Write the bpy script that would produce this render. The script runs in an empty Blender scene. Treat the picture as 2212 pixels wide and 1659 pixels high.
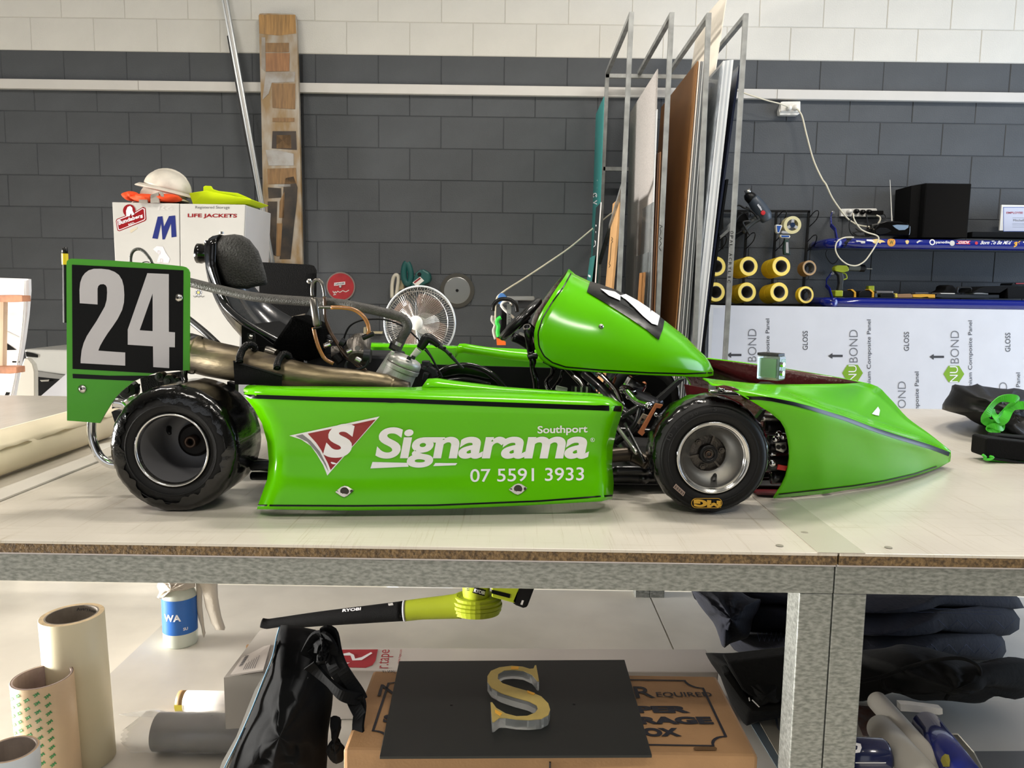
import bpy, bmesh, math, random
from mathutils import Vector, Matrix
from mathutils.bvhtree import BVHTree
from mathutils.geometry import tessellate_polygon
random.seed(7)
V = Vector
scene = bpy.context.scene
COL = scene.collection
# ---------------------------------------------------------------- camera
FPX, PITCH, ROLL, YAW = 1680.0, 0.115, 0.0145, 0.003
CAMZ, TAB, SHELF, WALL = 1.40, 0.95, 0.142, 5.13
RC = Matrix.Rotation(YAW, 3, 'Z') @ Matrix.Rotation(math.pi/2-PITCH, 3, 'X') @ Matrix.Rotation(ROLL, 3, 'Z')
cd = bpy.data.cameras.new('camera'); cam = bpy.data.objects.new('camera', cd); COL.objects.link(cam)
cam.location = (0, 0, CAMZ); cam.rotation_euler = RC.to_euler()
cd.sensor_width = 36; cd.lens = FPX/2212*36; cd.clip_start = 0.02
scene.camera = cam
# ---------------------------------------------------------------- light
scene.view_settings.view_transform = 'Standard'; scene.view_settings.look = 'None'
scene.view_settings.gamma = 1; scene.view_settings.use_curve_mapping = False
scene.view_settings.exposure = 0.0
w = bpy.data.worlds.new('world'); scene.world = w; w.use_nodes = True
w.node_tree.nodes['Background'].inputs[0].default_value = (0.80, 0.88, 1.0, 1)
w.node_tree.nodes['Background'].inputs[1].default_value = 0.42
def area(name, loc, rot, sx, sy, power, col, spread=None):
    l = bpy.data.lights.new(name, 'AREA'); l.shape = 'RECTANGLE'; l.size = sx; l.size_y = sy
    l.energy = power; l.color = col
    if spread: l.spread = spread
    o = bpy.data.objects.new(name, l); o.location = loc; o.rotation_euler = rot; COL.objects.link(o); return o
LAMPS = [(-2.7, 1.9), (0.3, 2.4), (2.6, 2.9), (-1.2, -1.2), (1.6, -1.0)]
for lx, ly in LAMPS:
    area('ceiling_lamp_light', (lx, ly, 4.28), (0, 0, 0), 0.9, 0.18, 56, (1.0, 0.95, 0.88))
area('roller_door_daylight', (6.6, 2.7, 1.9), (0, math.radians(90), 0), 3.2, 3.4, 235, (0.62, 0.78, 1.0))
area('added_left_light', (-7.2, 1.7, .55), (0, math.radians(-90), 0), 1.0, 2.6, 330, (1.0, 0.965, 0.90), math.radians(64))  # unseen opening invented for this light; kept low to reach under the bench
area('added_rear_fill', (-2.0, -4.6, 1.8), (math.radians(-90), 0, math.pi), 4.5, 3.2, 24, (1.0, 0.97, 0.93))  # frontal fill added behind the camera to lift what stands under the bench
# ---------------------------------------------------------------- rays
CAMP = V((0, 0, CAMZ))
def ray(px, py): return RC @ V((px-1106.0, 829.5-py, -FPX))
def P(px, py, Y):
    d = ray(px, py); return CAMP + d*(Y/d.y)
def PZ(px, py, z):
    d = ray(px, py); return CAMP + d*((z-CAMZ)/d.z)
def PP(px, py, p0, n):
    d = ray(px, py); return CAMP + d*((p0-CAMP).dot(n)/d.dot(n))
def S(ox, oy, k, pts): return [(ox+a/k, oy+b/k) for a, b in pts]
def mpp(Y): return Y/FPX   # metres per pixel, roughly
# ---------------------------------------------------------------- materials
def lin(h):
    h = h.lstrip('#'); c = [int(h[i:i+2], 16)/255 for i in (0, 2, 4)]
    return [x/12.92 if x <= 0.04045 else ((x+0.055)/1.055)**2.4 for x in c]
MATS = {}
def mat(name, hexc, r=0.5, m=0.0, coat=0.0, bump=0.0, bs=60.0, var=0.0, vs=6.0, trans=0.0, alpha=1.0, emit=0.0, spec=0.5, hex2=None, stretch=(1,1,1), detail=4):
    if name in MATS: return MATS[name]
    mt = bpy.data.materials.new(name); mt.use_nodes = True; nt = mt.node_tree
    b = nt.nodes['Principled BSDF']; c = lin(hexc)
    b.inputs['Base Color'].default_value = (*c, 1); b.inputs['Roughness'].default_value = r
    b.inputs['Metallic'].default_value = m; b.inputs['Coat Weight'].default_value = coat
    b.inputs['Coat Roughness'].default_value = 0.03
    b.inputs['Specular IOR Level'].default_value = spec
    b.inputs['Transmission Weight'].default_value = trans; b.inputs['Alpha'].default_value = alpha
    if emit: b.inputs['Emission Color'].default_value = (*c, 1); b.inputs['Emission Strength'].default_value = emit
    tc = nt.nodes.new('ShaderNodeTexCoord'); mp = nt.nodes.new('ShaderNodeMapping'); mp.inputs['Scale'].default_value = stretch
    nt.links.new(tc.outputs['Object'], mp.inputs[0])
    v2 = var if var else 0.015
    nz = nt.nodes.new('ShaderNodeTexNoise'); nz.inputs['Scale'].default_value = vs; nz.inputs['Detail'].default_value = detail
    nt.links.new(mp.outputs[0], nz.inputs['Vector'])
    mx = nt.nodes.new('ShaderNodeMix'); mx.data_type = 'RGBA'
    c2 = lin(hex2) if hex2 else [min(1, x*(1+v2*2)) for x in c]
    c1 = c if hex2 else [x*(1-v2) for x in c]
    mx.inputs[6].default_value = (*c1, 1); mx.inputs[7].default_value = (*c2, 1)
    rp = nt.nodes.new('ShaderNodeMapRange'); rp.inputs[1].default_value = 0.35; rp.inputs[2].default_value = 0.65
    nt.links.new(nz.outputs['Fac'], rp.inputs[0]); nt.links.new(rp.outputs[0], mx.inputs[0])
    nt.links.new(mx.outputs[2], b.inputs['Base Color'])
    if bump:
        n2 = nt.nodes.new('ShaderNodeTexNoise'); n2.inputs['Scale'].default_value = bs; n2.inputs['Detail'].default_value = detail
        nt.links.new(mp.outputs[0], n2.inputs['Vector'])
        bp = nt.nodes.new('ShaderNodeBump'); bp.inputs['Strength'].default_value = bump; bp.inputs['Distance'].default_value = 0.004
        nt.links.new(n2.outputs['Fac'], bp.inputs['Height']); nt.links.new(bp.outputs[0], b.inputs['Normal'])
    MATS[name] = mt; return mt
# ---------------------------------------------------------------- objects
def link(name, me, mats, parent=None, label=None, cat=None, group=None, kind=None, smooth=None, bevel=0, solid=0, auto=False):
    o = bpy.data.objects.new(name, me); COL.objects.link(o)
    for m_ in (mats if isinstance(mats, (list, tuple)) else [mats]):
        if m_ is not None and len(me.materials) < (len(mats) if isinstance(mats, (list, tuple)) else 1): me.materials.append(m_)
    if parent is not None: o.parent = parent
    if label: o['label'] = label
    if cat: o['category'] = cat
    if group: o['group'] = group
    if kind: o['kind'] = kind
    if smooth: me.polygons.foreach_set('use_smooth', [True]*len(me.polygons))
    if solid:
        s = o.modifiers.new('thick', 'SOLIDIFY'); s.thickness = abs(solid); s.offset = -1 if solid > 0 else 1
        if isinstance(mats, (list, tuple)) and len(mats) > 1: s.material_offset = 1; s.material_offset_rim = 0
    if bevel:
        bv = o.modifiers.new('bevel', 'BEVEL'); bv.width = bevel; bv.segments = 2; bv.limit_method = 'ANGLE'; bv.angle_limit = math.radians(40)
    return o
def thing(name, loc, label, cat, group=None):
    o = bpy.data.objects.new(name, None); COL.objects.link(o); o.location = loc; o.empty_display_size = 0.05
    o['label'] = label; o['category'] = cat
    if group: o['group'] = group
    o.hide_render = False
    return o
class MB:
    def __init__(s): s.v = []; s.f = []; s.m = []; s.cur = 0
    def add(s, vs, fs):
        n = len(s.v); s.v += [V(p) for p in vs]; s.f += [tuple(i+n for i in f) for f in fs]; s.m += [s.cur]*len(fs); return s
    def hexa(s, p):   # 8 points: bottom 4 ring, top 4 ring
        return s.add(p, [(3,2,1,0),(4,5,6,7),(0,1,5,4),(1,2,6,5),(2,3,7,6),(3,0,4,7)])
    def box(s, c, d, R=None):
        hx, hy, hz = [q/2 for q in d]; c = V(c)
        pts = [V((x*hx, y*hy, z*hz)) for z in (-1,1) for x, y in ((-1,-1),(1,-1),(1,1),(-1,1))]
        if R is not None: pts = [R @ p for p in pts]
        return s.hexa([c+p for p in pts])
    def bar(s, a, b, wx, wy, up=V((0,0,1))):  # rectangular bar from a to b
        a, b = V(a), V(b); t = (b-a).normalized(); u = t.cross(up)
        if u.length < 1e-4: u = t.cross(V((0,1,0)))
        u.normalize(); n = t.cross(u).normalized()
        q = [(-1,-1),(1,-1),(1,1),(-1,1)]
        return s.hexa([a+u*x*wx/2+n*y*wy/2 for x, y in q]+[b+u*x*wx/2+n*y*wy/2 for x, y in q])
    def ring(s, rows, closed_u=True, cap0=True, cap1=True):
        n = len(rows[0]); vs = [p for r in rows for p in r]; fs = []
        for i in range(len(rows)-1):
            for j in range(n if closed_u else n-1):
                k = (j+1) % n; fs.append((i*n+j, i*n+k, (i+1)*n+k, (i+1)*n+j))
        if cap0: fs.append(tuple(reversed(range(n))))
        if cap1: fs.append(tuple(range((len(rows)-1)*n, len(rows)*n)))
        return s.add(vs, fs)
    def grid(s, rows): return s.ring(rows, False, False, False)
    def tube(s, pts, r, seg=10, caps=True, smooth=0, closed=False):
        pts = [V(p) for p in pts]
        if smooth: pts, r = spline(pts, r, smooth)
        n = len(pts); rr = r if isinstance(r, (list, tuple)) else [r]*n
        rows = []; u = None
        for i, p in enumerate(pts):
            if closed: t = (pts[(i+1) % n]-pts[i-1]).normalized()
            else: t = (pts[min(i+1, n-1)]-pts[max(i-1, 0)]).normalized()
            if u is None:
                u = t.cross(V((0,0,1)));
                if u.length < 0.1: u = t.cross(V((0,1,0)))
            u = (u-t*u.dot(t)).normalized(); w_ = t.cross(u)
            rows.append([p+(u*math.cos(a)+w_*math.sin(a))*rr[i] for a in [2*math.pi*j/seg for j in range(seg)]])
        if closed: rows.append(rows[0]); return s.ring(rows, True, False, False)
        return s.ring(rows, True, caps, caps)
    def lathe(s, prof, o, axis=(0,0,1), seg=32, cap0=False, cap1=False):  # prof: (r, h)
        o = V(o); ax = V(axis).normalized(); u = ax.cross(V((0,0,1)))
        if u.length < 0.1: u = ax.cross(V((1,0,0)))
        u.normalize(); w_ = ax.cross(u)
        rows = [[o+ax*h+(u*math.cos(a)+w_*math.sin(a))*max(r, 1e-5) for a in [2*math.pi*j/seg for j in range(seg)]] for r, h in prof]
        return s.ring(rows, True, cap0, cap1)
    def prism(s, pts, vec):
        pts = [V(p) for p in pts]; vec = V(vec); n = len(pts)
        tri = tessellate_polygon([pts])
        fs = [tuple(t) for t in tri]+[tuple(i+n for i in reversed(t)) for t in tri]
        fs += [(i, (i+1) % n, n+(i+1) % n, n+i) for i in range(n)]
        return s.add(pts+[p+vec for p in pts], fs)
    def sphere(s, c, r, seg=16, rings=10):
        rx, ry, rz = r if isinstance(r, (list, tuple)) else (r, r, r); c = V(c); rows = []
        for i in range(rings+1):
            a = math.pi*i/rings; rows.append([c+V((rx*math.sin(a)*math.cos(b), ry*math.sin(a)*math.sin(b), -rz*math.cos(a))) for b in [2*math.pi*j/seg for j in range(seg)]])
        return s.ring(rows, True, False, False)
    def build(s, name, mats, parent=None, weld=True, normals=True, **k):
        me = bpy.data.meshes.new(name); org = parent.matrix_world.translation.copy() if parent is not None else None
        off = PORG.get(parent.name, V((0,0,0))) if parent is not None else V((0,0,0))
        me.from_pydata([p-off for p in s.v], [], s.f)
        me.polygons.foreach_set('material_index', s.m)
        if weld or normals:
            bm = bmesh.new(); bm.from_mesh(me)
            if weld: bmesh.ops.remove_doubles(bm, verts=bm.verts, dist=1e-5)
            if normals: bmesh.ops.recalc_face_normals(bm, faces=bm.faces)
            bm.to_mesh(me); bm.free()
        return link(name, me, mats, parent, **k)
PORG = {}
def TH(name, loc, label, cat, group=None):
    o = thing(name, loc, label, cat, group); PORG[o.name] = V(loc); return o
_build0 = MB.build
def _b(s, name, mats, parent=None, **k):
    o = _build0(s, name, mats, parent, **k)
    if parent is not None: PORG[o.name] = PORG.get(parent.name, V((0,0,0)))
    return o
MB.build = _b
def solo(mb, name, mats, label, cat, group=None, **k):
    """a top-level thing that is one mesh, its origin at its base"""
    xs = [p.x for p in mb.v]; ys = [p.y for p in mb.v]; zs = [p.z for p in mb.v]
    o0 = V(((min(xs)+max(xs))/2, (min(ys)+max(ys))/2, min(zs)))
    mb.v = [p-o0 for p in mb.v]
    o = _build0(mb, name, mats, None, label=label, cat=cat, group=group, **k); o.location = o0; PORG[o.name] = o0; return o
def spline(pts, r, k):
    out = []; ro = []; n = len(pts); rr = r if isinstance(r, (list, tuple)) else [r]*n
    for i in range(n-1):
        a, b, c, d = pts[max(i-1, 0)], pts[i], pts[i+1], pts[min(i+2, n-1)]
        for j in range(k):
            t = j/k
            out.append(0.5*((2*b)+(c-a)*t+(2*a-5*b+4*c-d)*t*t+(3*b-a-3*c+d)*t**3)); ro.append(rr[i]*(1-t)+rr[i+1]*t)
    out.append(pts[-1]); ro.append(rr[-1]); return out, ro
def resample(pts, n):   # 2-D polyline resampled by length
    pts = [V((*p, 0)) if len(p) == 2 else V(p) for p in pts]; L = [0]
    for i in range(1, len(pts)): L.append(L[-1]+(pts[i]-pts[i-1]).length)
    out = []
    for k in range(n):
        s_ = L[-1]*k/(n-1); i = 1
        while i < len(L)-1 and L[i] < s_: i += 1
        t = (s_-L[i-1])/max(L[i]-L[i-1], 1e-9); out.append(pts[i-1].lerp(pts[i], t))
    return out
def bvh(o, off=None):
    dg = bpy.context.evaluated_depsgraph_get(); me = o.data; org = PORG.get(o.name, V((0,0,0)))
    return BVHTree.FromPolygons([v.co+org for v in me.vertices], [tuple(p.vertices) for p in me.polygons])
def on_bvh(tree, off=0.0008, Yfb=None):
    def f(x, y):
        d = ray(x, y).normalized(); hit, n, i, dist = tree.ray_cast(CAMP, d)
        if hit is None:
            hit, n, i, dist = tree.find_nearest(P(x, y, Yfb))
            if hit is None: return P(x, y, Yfb)
            d = (hit-CAMP).normalized()
        if n.dot(d) > 0: n = -n
        return hit+n*off
    return f
def on_plane(p0, n, off=0.0008):
    n = V(n).normalized(); p0 = V(p0)
    if n.dot(p0-CAMP) > 0: n = -n
    return lambda x, y: PP(x, y, p0, n)+n*off
# ---- flat print: closed outlines (holes allowed) or lettering, laid on a surface
def fill2d(loops):
    cu = bpy.data.curves.new('tmp', 'CURVE'); cu.dimensions = '2D'; cu.fill_mode = 'BOTH'
    for lp in loops:
        sp = cu.splines.new('POLY'); sp.points.add(len(lp)-1); sp.use_cyclic_u = True
        for i, q in enumerate(lp): sp.points[i].co = (q[0], q[1], 0, 1)
    return c2m(cu)
def c2m(cu):
    o = bpy.data.objects.new('tmp', cu); COL.objects.link(o)
    dg = bpy.context.evaluated_depsgraph_get(); me = bpy.data.meshes.new_from_object(o.evaluated_get(dg))
    bpy.data.objects.remove(o); bpy.data.curves.remove(cu); return me
def printed(name, me, fn, m_, parent, cut=0, quad=None, **k):
    bm = bmesh.new(); bm.from_mesh(me); bpy.data.meshes.remove(me)
    if not bm.verts: bm.free(); return None
    bmesh.ops.remove_doubles(bm, verts=bm.verts, dist=1e-4)
    if quad:
        x0 = min(v.co.x for v in bm.verts); x1 = max(v.co.x for v in bm.verts); y0 = min(v.co.y for v in bm.verts); y1 = max(v.co.y for v in bm.verts)
        bl, br, tr, tl = [V((*q, 0)) for q in quad]
        for v in bm.verts:
            u = (v.co.x-x0)/(x1-x0); w_ = (v.co.y-y0)/(y1-y0)
            v.co = bl.lerp(br, u).lerp(tl.lerp(tr, u), w_)
    bmesh.ops.triangulate(bm, faces=bm.faces[:])
    if cut:
        x0 = min(v.co.x for v in bm.verts); x1 = max(v.co.x for v in bm.verts); y0 = min(v.co.y for v in bm.verts); y1 = max(v.co.y for v in bm.verts)
        x = x0+cut
        while x < x1:
            bmesh.ops.bisect_plane(bm, geom=bm.verts[:]+bm.edges[:]+bm.faces[:], plane_co=(x, 0, 0), plane_no=(1, 0, 0)); x += cut
        y = y0+cut
        while y < y1:
            bmesh.ops.bisect_plane(bm, geom=bm.verts[:]+bm.edges[:]+bm.faces[:], plane_co=(0, y, 0), plane_no=(0, 1, 0)); y += cut
    bmesh.ops.triangulate(bm, faces=bm.faces[:])
    off = PORG.get(parent.name, V((0,0,0)))
    for v in bm.verts: v.co = fn(v.co.x, v.co.y)-off
    o = bpy.data.meshes.new(name); bm.to_mesh(o); bm.free()
    if 'lab' in k: k['label'] = k.pop('lab')
    ob = link(name, o, m_, parent, **k); PORG[ob.name] = off; return ob
def shape(name, loops, fn, m_, parent, cut=0, **k): return printed(name, fill2d(loops), fn, m_, parent, cut, **k)
def text(name, s_, quad, fn, m_, parent, bold=0.0, cut=0, shear=0.0, font=None, space=1.0, **k):
    if s_ == 'I':
        a, b, c, d = [V((*q, 0)) for q in quad]; quad = [a.lerp(b, .36)[:2], a.lerp(b, .64)[:2], d.lerp(c, .64)[:2], d.lerp(c, .36)[:2]]
    cu = bpy.data.curves.new('tmp', 'FONT'); cu.body = s_; cu.offset = bold; cu.shear = shear; cu.resolution_u = 7 if bold > .02 else 4; cu.space_character = space; cu.fill_mode = 'BOTH'
    return printed(name, c2m(cu), fn, m_, parent, cut, quad, **k)
def rect(x0, y0, x1, y1): return [(x0, y0), (x1, y0), (x1, y1), (x0, y1)]
def circ(x, y, r, n=24, ry=None): return [(x+r*math.cos(2*math.pi*i/n), y+(ry or r)*math.sin(2*math.pi*i/n)) for i in range(n)]
def band(path, wid, n=40):   # ribbon outline along a path, width(s) in pixels
    pts = resample(path, n); ws = wid if isinstance(wid, (list, tuple)) else (wid, wid); a = []; b = []
    for i, p in enumerate(pts):
        t = (pts[min(i+1, n-1)]-pts[max(i-1, 0)]).normalized(); q = V((-t.y, t.x, 0))*(ws[0]+(ws[1]-ws[0])*i/(n-1))/2
        a.append((p+q)[:2]); b.append((p-q)[:2])
    return a+b[::-1]
def ribbon(name, path, wid, fn, m_, parent, n=40, **k):   # like band but as a quad strip
    pts = resample(path, n); ws = wid if isinstance(wid, (list, tuple)) else (wid, wid); rows = []
    for i, p in enumerate(pts):
        t = (pts[min(i+1, n-1)]-pts[max(i-1, 0)]).normalized(); q = V((-t.y, t.x, 0))*(ws[0]+(ws[1]-ws[0])*i/(n-1))/2
        rows.append([fn(*(p+q*a)[:2]) for a in (1, 0, -1)])
    mb = MB(); mb.grid(rows); return mb.build(name, m_, parent, normals=False, **k)
def roundrect(x0, y0, x1, y1, r, n=5):
    out = []
    for cx, cy, a0 in ((x1-r, y1-r, 0), (x0+r, y1-r, 90), (x0+r, y0+r, 180), (x1-r, y0+r, 270)):
        out += [(cx+r*math.cos(math.radians(a0+90*i/n)), cy+r*math.sin(math.radians(a0+90*i/n))) for i in range(n+1)]
    return out
def tubeP(name, pts, r, m_, parent, seg=10, smooth=4, **k):
    mb = MB(); mb.tube([P(*p) for p in pts], r, seg, True, smooth); return mb.build(name, m_, parent, smooth=True, **k)
# ================================================================ materials used in several places
M_white = mat('white_plastic', '#e8e6e0', .4)
M_black = mat('black_plastic', '#080809', .38, spec=.3)
M_blackg = mat('black_gloss', '#040405', .12, coat=.35)
M_blackm = mat('black_matte', '#070708', .8, spec=.2, bump=.3, bs=300)
M_steel = mat('steel', '#b9b7b2', .28, 1, var=.1, vs=20)
M_chrome = mat('chrome', '#d8d8d8', .08, 1)
M_galv = mat('galvanised_steel', '#727571', .45, .7, var=.3, vs=130, hex2='#989a96', bump=.05, bs=120, detail=3, stretch=(.6,1,1.6))
M_rackm = mat('rack_steel', '#8d8e8c', .45, .6, var=.15, vs=15)
M_green = mat('green_bodywork', '#5cbc00', .16, coat=.0, spec=.32)
M_greenin = mat('green_edge', '#6fc52a', .5)
M_red_in = mat('dark_red_fibreglass', '#4a0c10', .4, bump=.7, bs=90, coat=.3)
M_brown_in = mat('brown_fibreglass', '#3a2414', .5, bump=.6, bs=80)
M_print_w = mat('white_vinyl', '#ecebee', .3)
M_print_k = mat('black_vinyl', '#030303', .3, spec=.25)
M_print_r = mat('red_vinyl', '#8c1119', .3)
M_print_g = mat('grey_vinyl', '#7d7e80', .3)
# ================================================================ the setting
def structure(mb, name, m_, **k): return mb.build(name, m_, None, kind='structure', **k)
mb = MB(); mb.box((0, 1.0, -.05), (15, 12, .1)); fl = structure(mb, 'floor', mat('painted_floor', '#ece6d8', .35, var=.05, vs=3, bump=.05, bs=30))
mb = MB(); mb.box((0, 1.0, 4.45), (15, 12, .1)); structure(mb, 'ceiling', mat('ceiling_white', '#8a8884', .9))
mortar_d = mat('mortar_grey', '#43464a', .9, bump=.6, bs=60)
mortar_w = mat('mortar_white', '#bdbab2', .9, bump=.4, bs=60)
BZ = 2.893
mb = MB(); mb.box((0, WALL+.101, BZ/2), (15, .2, BZ)); mb.cur = 1; mb.box((0, WALL+.101, (BZ+4.4)/2), (15, .2, 4.4-BZ))
wallb = structure(mb, 'wall_back', [mortar_d, mortar_w], normals=True)
mb = MB(); mb.box((-7.4, 4.7, 2.2), (.2, 1.0, 4.4)); mb.box((-7.4, 2.4, 3.4), (.2, 3.6, 2.0)); mb.box((-7.4, -2.2, 2.2), (.2, 5.6, 4.4)); structure(mb, 'wall_left', mat('plaster', '#6d6b66', .85))  # opening made to give the added left light a source
# right wall with the open roller door, rear wall left open at the added fill light
mb = MB(); mb.box((7.4, 5.1, 2.2), (.2, 1.4, 4.4)); mb.box((7.4, 1.0, 4.05), (.2, 9.2, .7)); mb.box((7.4, -3.2, 2.2), (.2, 3.6, 4.4)); structure(mb, 'wall_right', MATS['plaster'])
mb = MB(); mb.box((-5.9, -4.9, 2.2), (3, .2, 4.4)); mb.box((4.0, -4.9, 2.2), (6.9, .2, 4.4)); mb.box((-2, -4.9, 3.9), (5.0, .2, 1.0)); structure(mb, 'wall_front', MATS['plaster'])
M_blk = mat('painted_block_grey', '#4b4e52', .72, bump=.55, bs=130, var=.08, vs=3, detail=6)
M_blw = mat('painted_block_white', '#d2d0ca', .75, bump=.45, bs=130, var=.03, vs=3, detail=6)
def block_mesh(wd, h, m_):
    bm = bmesh.new(); bmesh.ops.create_cube(bm, size=1)
    for v in bm.verts: v.co = V((v.co.x*(wd-.0035), v.co.y*.03, v.co.z*(h-.0035)))
    bmesh.ops.bevel(bm, geom=[e for e in bm.edges if all(v.co.y < 0 for v in e.verts)], offset=.003, segments=1, affect='EDGES')
    me = bpy.data.meshes.new('block'); bm.to_mesh(me); bm.free(); me.materials.append(m_); return me
rows = [(.52+.2*i, .2) for i in range(10)]+[(2.52, .19), (2.71, BZ-2.71), (BZ, .2), (BZ+.2, .2)]
X0 = -2.893; nblk = 0; rest = MB()
for ri, (z0, h) in enumerate(rows):
    white = z0 >= BZ-.001
    me = block_mesh(.4, h, M_blw if white else M_blk); par = (ri % 2)
    # joints: row starting at z=2.71 has them at X0+.4k, the next lower at X0-.2
    sh = 0 if (len(rows)-3-ri) % 2 == 0 else .2
    if abs(z0-.52) < 1e-6: pass
    for c in range(-2, 17):
        x = X0+sh+.4*c+.2
        if -3.75 < x < 3.85:
            o = bpy.data.objects.new('block', me); COL.objects.link(o); o.parent = wallb
            o.location = (x, WALL+.0125+random.uniform(-.0008, .0008), z0+h/2); nblk += 1
for z0 in [-.08+.2*i for i in range(3)]+[BZ+.4+.2*i for i in range(5)]:
    rest.cur = 1 if z0 > BZ-.01 else 0
    for c in range(-2, 17): rest.box((X0+.4*c+.2*(round(z0*5) % 2), WALL+.012, max(z0, 0)+.1), (.392, .03, .192))
for z0, h in rows:
    rest.cur = 1 if z0 > BZ-.01 else 0
    for c in range(9): 
        rest.box((3.95+.4*c+.2*(round(z0*5) % 2), WALL+.014, z0+h/2), (.392, .03, h-.008)); rest.box((-3.95-.4*c-.2*(round(z0*5) % 2), WALL+.014, z0+h/2), (.392, .03, h-.008))
rest.build('block_courses', [M_blk, M_blw], wallb, weld=False, normals=False, kind='stuff')
# control joint
mb = MB(); j0 = P(652, 120, WALL-.004); mb.box((j0.x, WALL+.006, 1.7), (.012, .03, 2.37)); mb.build('control_joint_sealant', mat('sealant', '#2b2c2e', .8, bump=.8, bs=200), wallb)
# white duct along the wall
za, zb = P(0, 170, WALL-.03).z, P(0, 191, WALL-.03).z
tr = MB(); tr.box((.0, WALL-.018, (za+zb)/2), (14.6, .036, za-zb)); tr0 = structure(tr, 'trim_1', mat('duct_white', '#cfccc8', .45), bevel=.004)
for jx in (299, 1680):
    mb = MB(); p = P(jx, 190, WALL-.036); mb.box((p.x, WALL-.037, (za+zb)/2), (.002, .003, za-zb)); mb.build('duct_joint', mat('duct_joint', '#8f8b85', .6), tr0)
# ceiling lamps
for lx, ly in LAMPS:
    t = TH('ceiling_lamp', (lx, ly, 4.4), 'white ceiling strip lamp above the workbenches', 'lamp', 'strip lamps on the ceiling')
    mb = MB(); mb.box((lx, ly, 4.36), (1.3, .36, .08)); mb.build('housing', M_white, t)
    mb = MB(); mb.box((lx, ly, 4.315), (1.2, .26, .01)); mb.build('diffuser', mat('lamp_diffuser', '#fff2dc', .5, emit=9), t)
# ================================================================ workbenches
M_lam = mat('laminate_top', '#c6bfb3', .3, var=.03, vs=5, coat=.0, spec=.4)
nt = M_lam.node_tree; b = nt.nodes['Principled BSDF']
tc = nt.nodes.new('ShaderNodeTexCoord'); mult = None   # fine cutting scratches running along and across the bench
prev = None
for sc, rz in (((1.5, 90, 1), .0), ((90, 1.5, 1), .04), ((60, 1.2, 1), -.25)):
    mp = nt.nodes.new('ShaderNodeMapping'); mp.inputs['Scale'].default_value = sc; mp.inputs['Rotation'].default_value = (0, 0, rz)
    nz = nt.nodes.new('ShaderNodeTexNoise'); nz.inputs['Scale'].default_value = 1.6; nz.inputs['Detail'].default_value = 5; nz.inputs['Roughness'].default_value = .75
    cr = nt.nodes.new('ShaderNodeMapRange'); cr.inputs[1].default_value = .58; cr.inputs[2].default_value = .72; cr.inputs[3].default_value = 0; cr.inputs[4].default_value = .8
    nt.links.new(tc.outputs['Object'], mp.inputs[0]); nt.links.new(mp.outputs[0], nz.inputs['Vector']); nt.links.new(nz.outputs['Fac'], cr.inputs[0])
    if prev is None: prev = cr.outputs[0]
    else:
        mx = nt.nodes.new('ShaderNodeMath'); mx.operation = 'MAXIMUM'; nt.links.new(prev, mx.inputs[0]); nt.links.new(cr.outputs[0], mx.inputs[1]); prev = mx.outputs[0]
src = b.inputs['Base Color'].links[0].from_socket
mx = nt.nodes.new('ShaderNodeMix'); mx.data_type = 'RGBA'; nt.links.new(prev, mx.inputs[0]); nt.links.new(src, mx.inputs[6]); mx.inputs[7].default_value = (*lin('#a2957f'), 1)
nt.links.new(mx.outputs[2], b.inputs['Base Color'])
M_chip = mat('chipboard_edge', '#43331f', .8, var=.4, vs=160, hex2='#7a6240', bump=.7, bs=200)
M_lip = mat('laminate_edge', '#c9c3c4', .35)
M_shelf = mat('shelf_white', '#d6d2c8', .45, var=.05, vs=4)
YF = PZ(1100, 1184, TAB).y; YB = PZ(2050, 884, TAB).y
SX = PZ(1812, 1195, TAB).x
LX = SX-3.7
print('table', YF, YB, SX)
def bench(x0, x1, lab):
    cx = (x0+x1)/2; t = TH('workbench', (cx, (YF+YB)/2, 0), lab, 'workbench')
    mb = MB(); mb.box((cx, (YF+YB)/2, TAB-.003), (x1-x0-.002, YB-YF, .006)); mb.build('laminate_top', M_lam, t, bevel=.002)
    mb = MB(); mb.box((cx, (YF+YB)/2, TAB-.0145), (x1-x0-.003, YB-YF-.004, .017)); mb.build('chipboard_core', M_chip, t)
    mb = MB(); mb.box((cx, (YF+YB)/2, TAB-.025), (x1-x0-.003, YB-YF-.012, .004)); mb.build('underside_sheet', M_lip, t)
    rt = TAB-.028; rb = rt-.052; L = .06
    for y in (YF+.012+.025, YB-.04):
        mb = MB(); mb.box((cx, y, (rt+rb)/2), (x1-x0-.001, .05, rt-rb)); 
        mb.build('front_rail' if y < 2 else 'back_rail', M_galv, t, bevel=.002)
    for x in (x0+.0305, x1-.0305):
        mb = MB(); mb.box((x, (YF+YB)/2, (rt+rb)/2), (.05, YB-YF-.14, rt-rb)); mb.build('end_rail', M_galv, t)
        for y in (YF+.012+.031, YB-.04):
            mb = MB(); mb.box((x, y, rb/2), (.06, .06, rb)); mb.build('leg', M_galv, t, bevel=.002)
    return t
b1 = bench(LX, SX, 'galvanised steel workbench with cream laminate top carrying the green kart')
b2 = bench(SX+.0005, SX+2.42, 'galvanised steel workbench butted on at the right, under the kart nose and black bag')
SLX = PZ(350, 1350, SHELF).x; print('shelf left', SLX)
for t, x0, x1 in ((b1, SLX, SX), (b2, SX+.006, SX+2.4)):
    cx = (x0+x1)/2
    mb = MB(); y0 = YF-.10; mb.box((cx, (y0+YB-.0)/2, SHELF-.008), (x1-x0, YB-y0-.0, .016)); mb.build('lower_shelf', M_shelf, t)
    mb = MB()
    for y in (YF+.5, YB-.12): mb.box((cx, y, SHELF-.041), (x1-x0, .05, .05))
    mb.build('shelf_bearer', M_galv, t)
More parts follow.
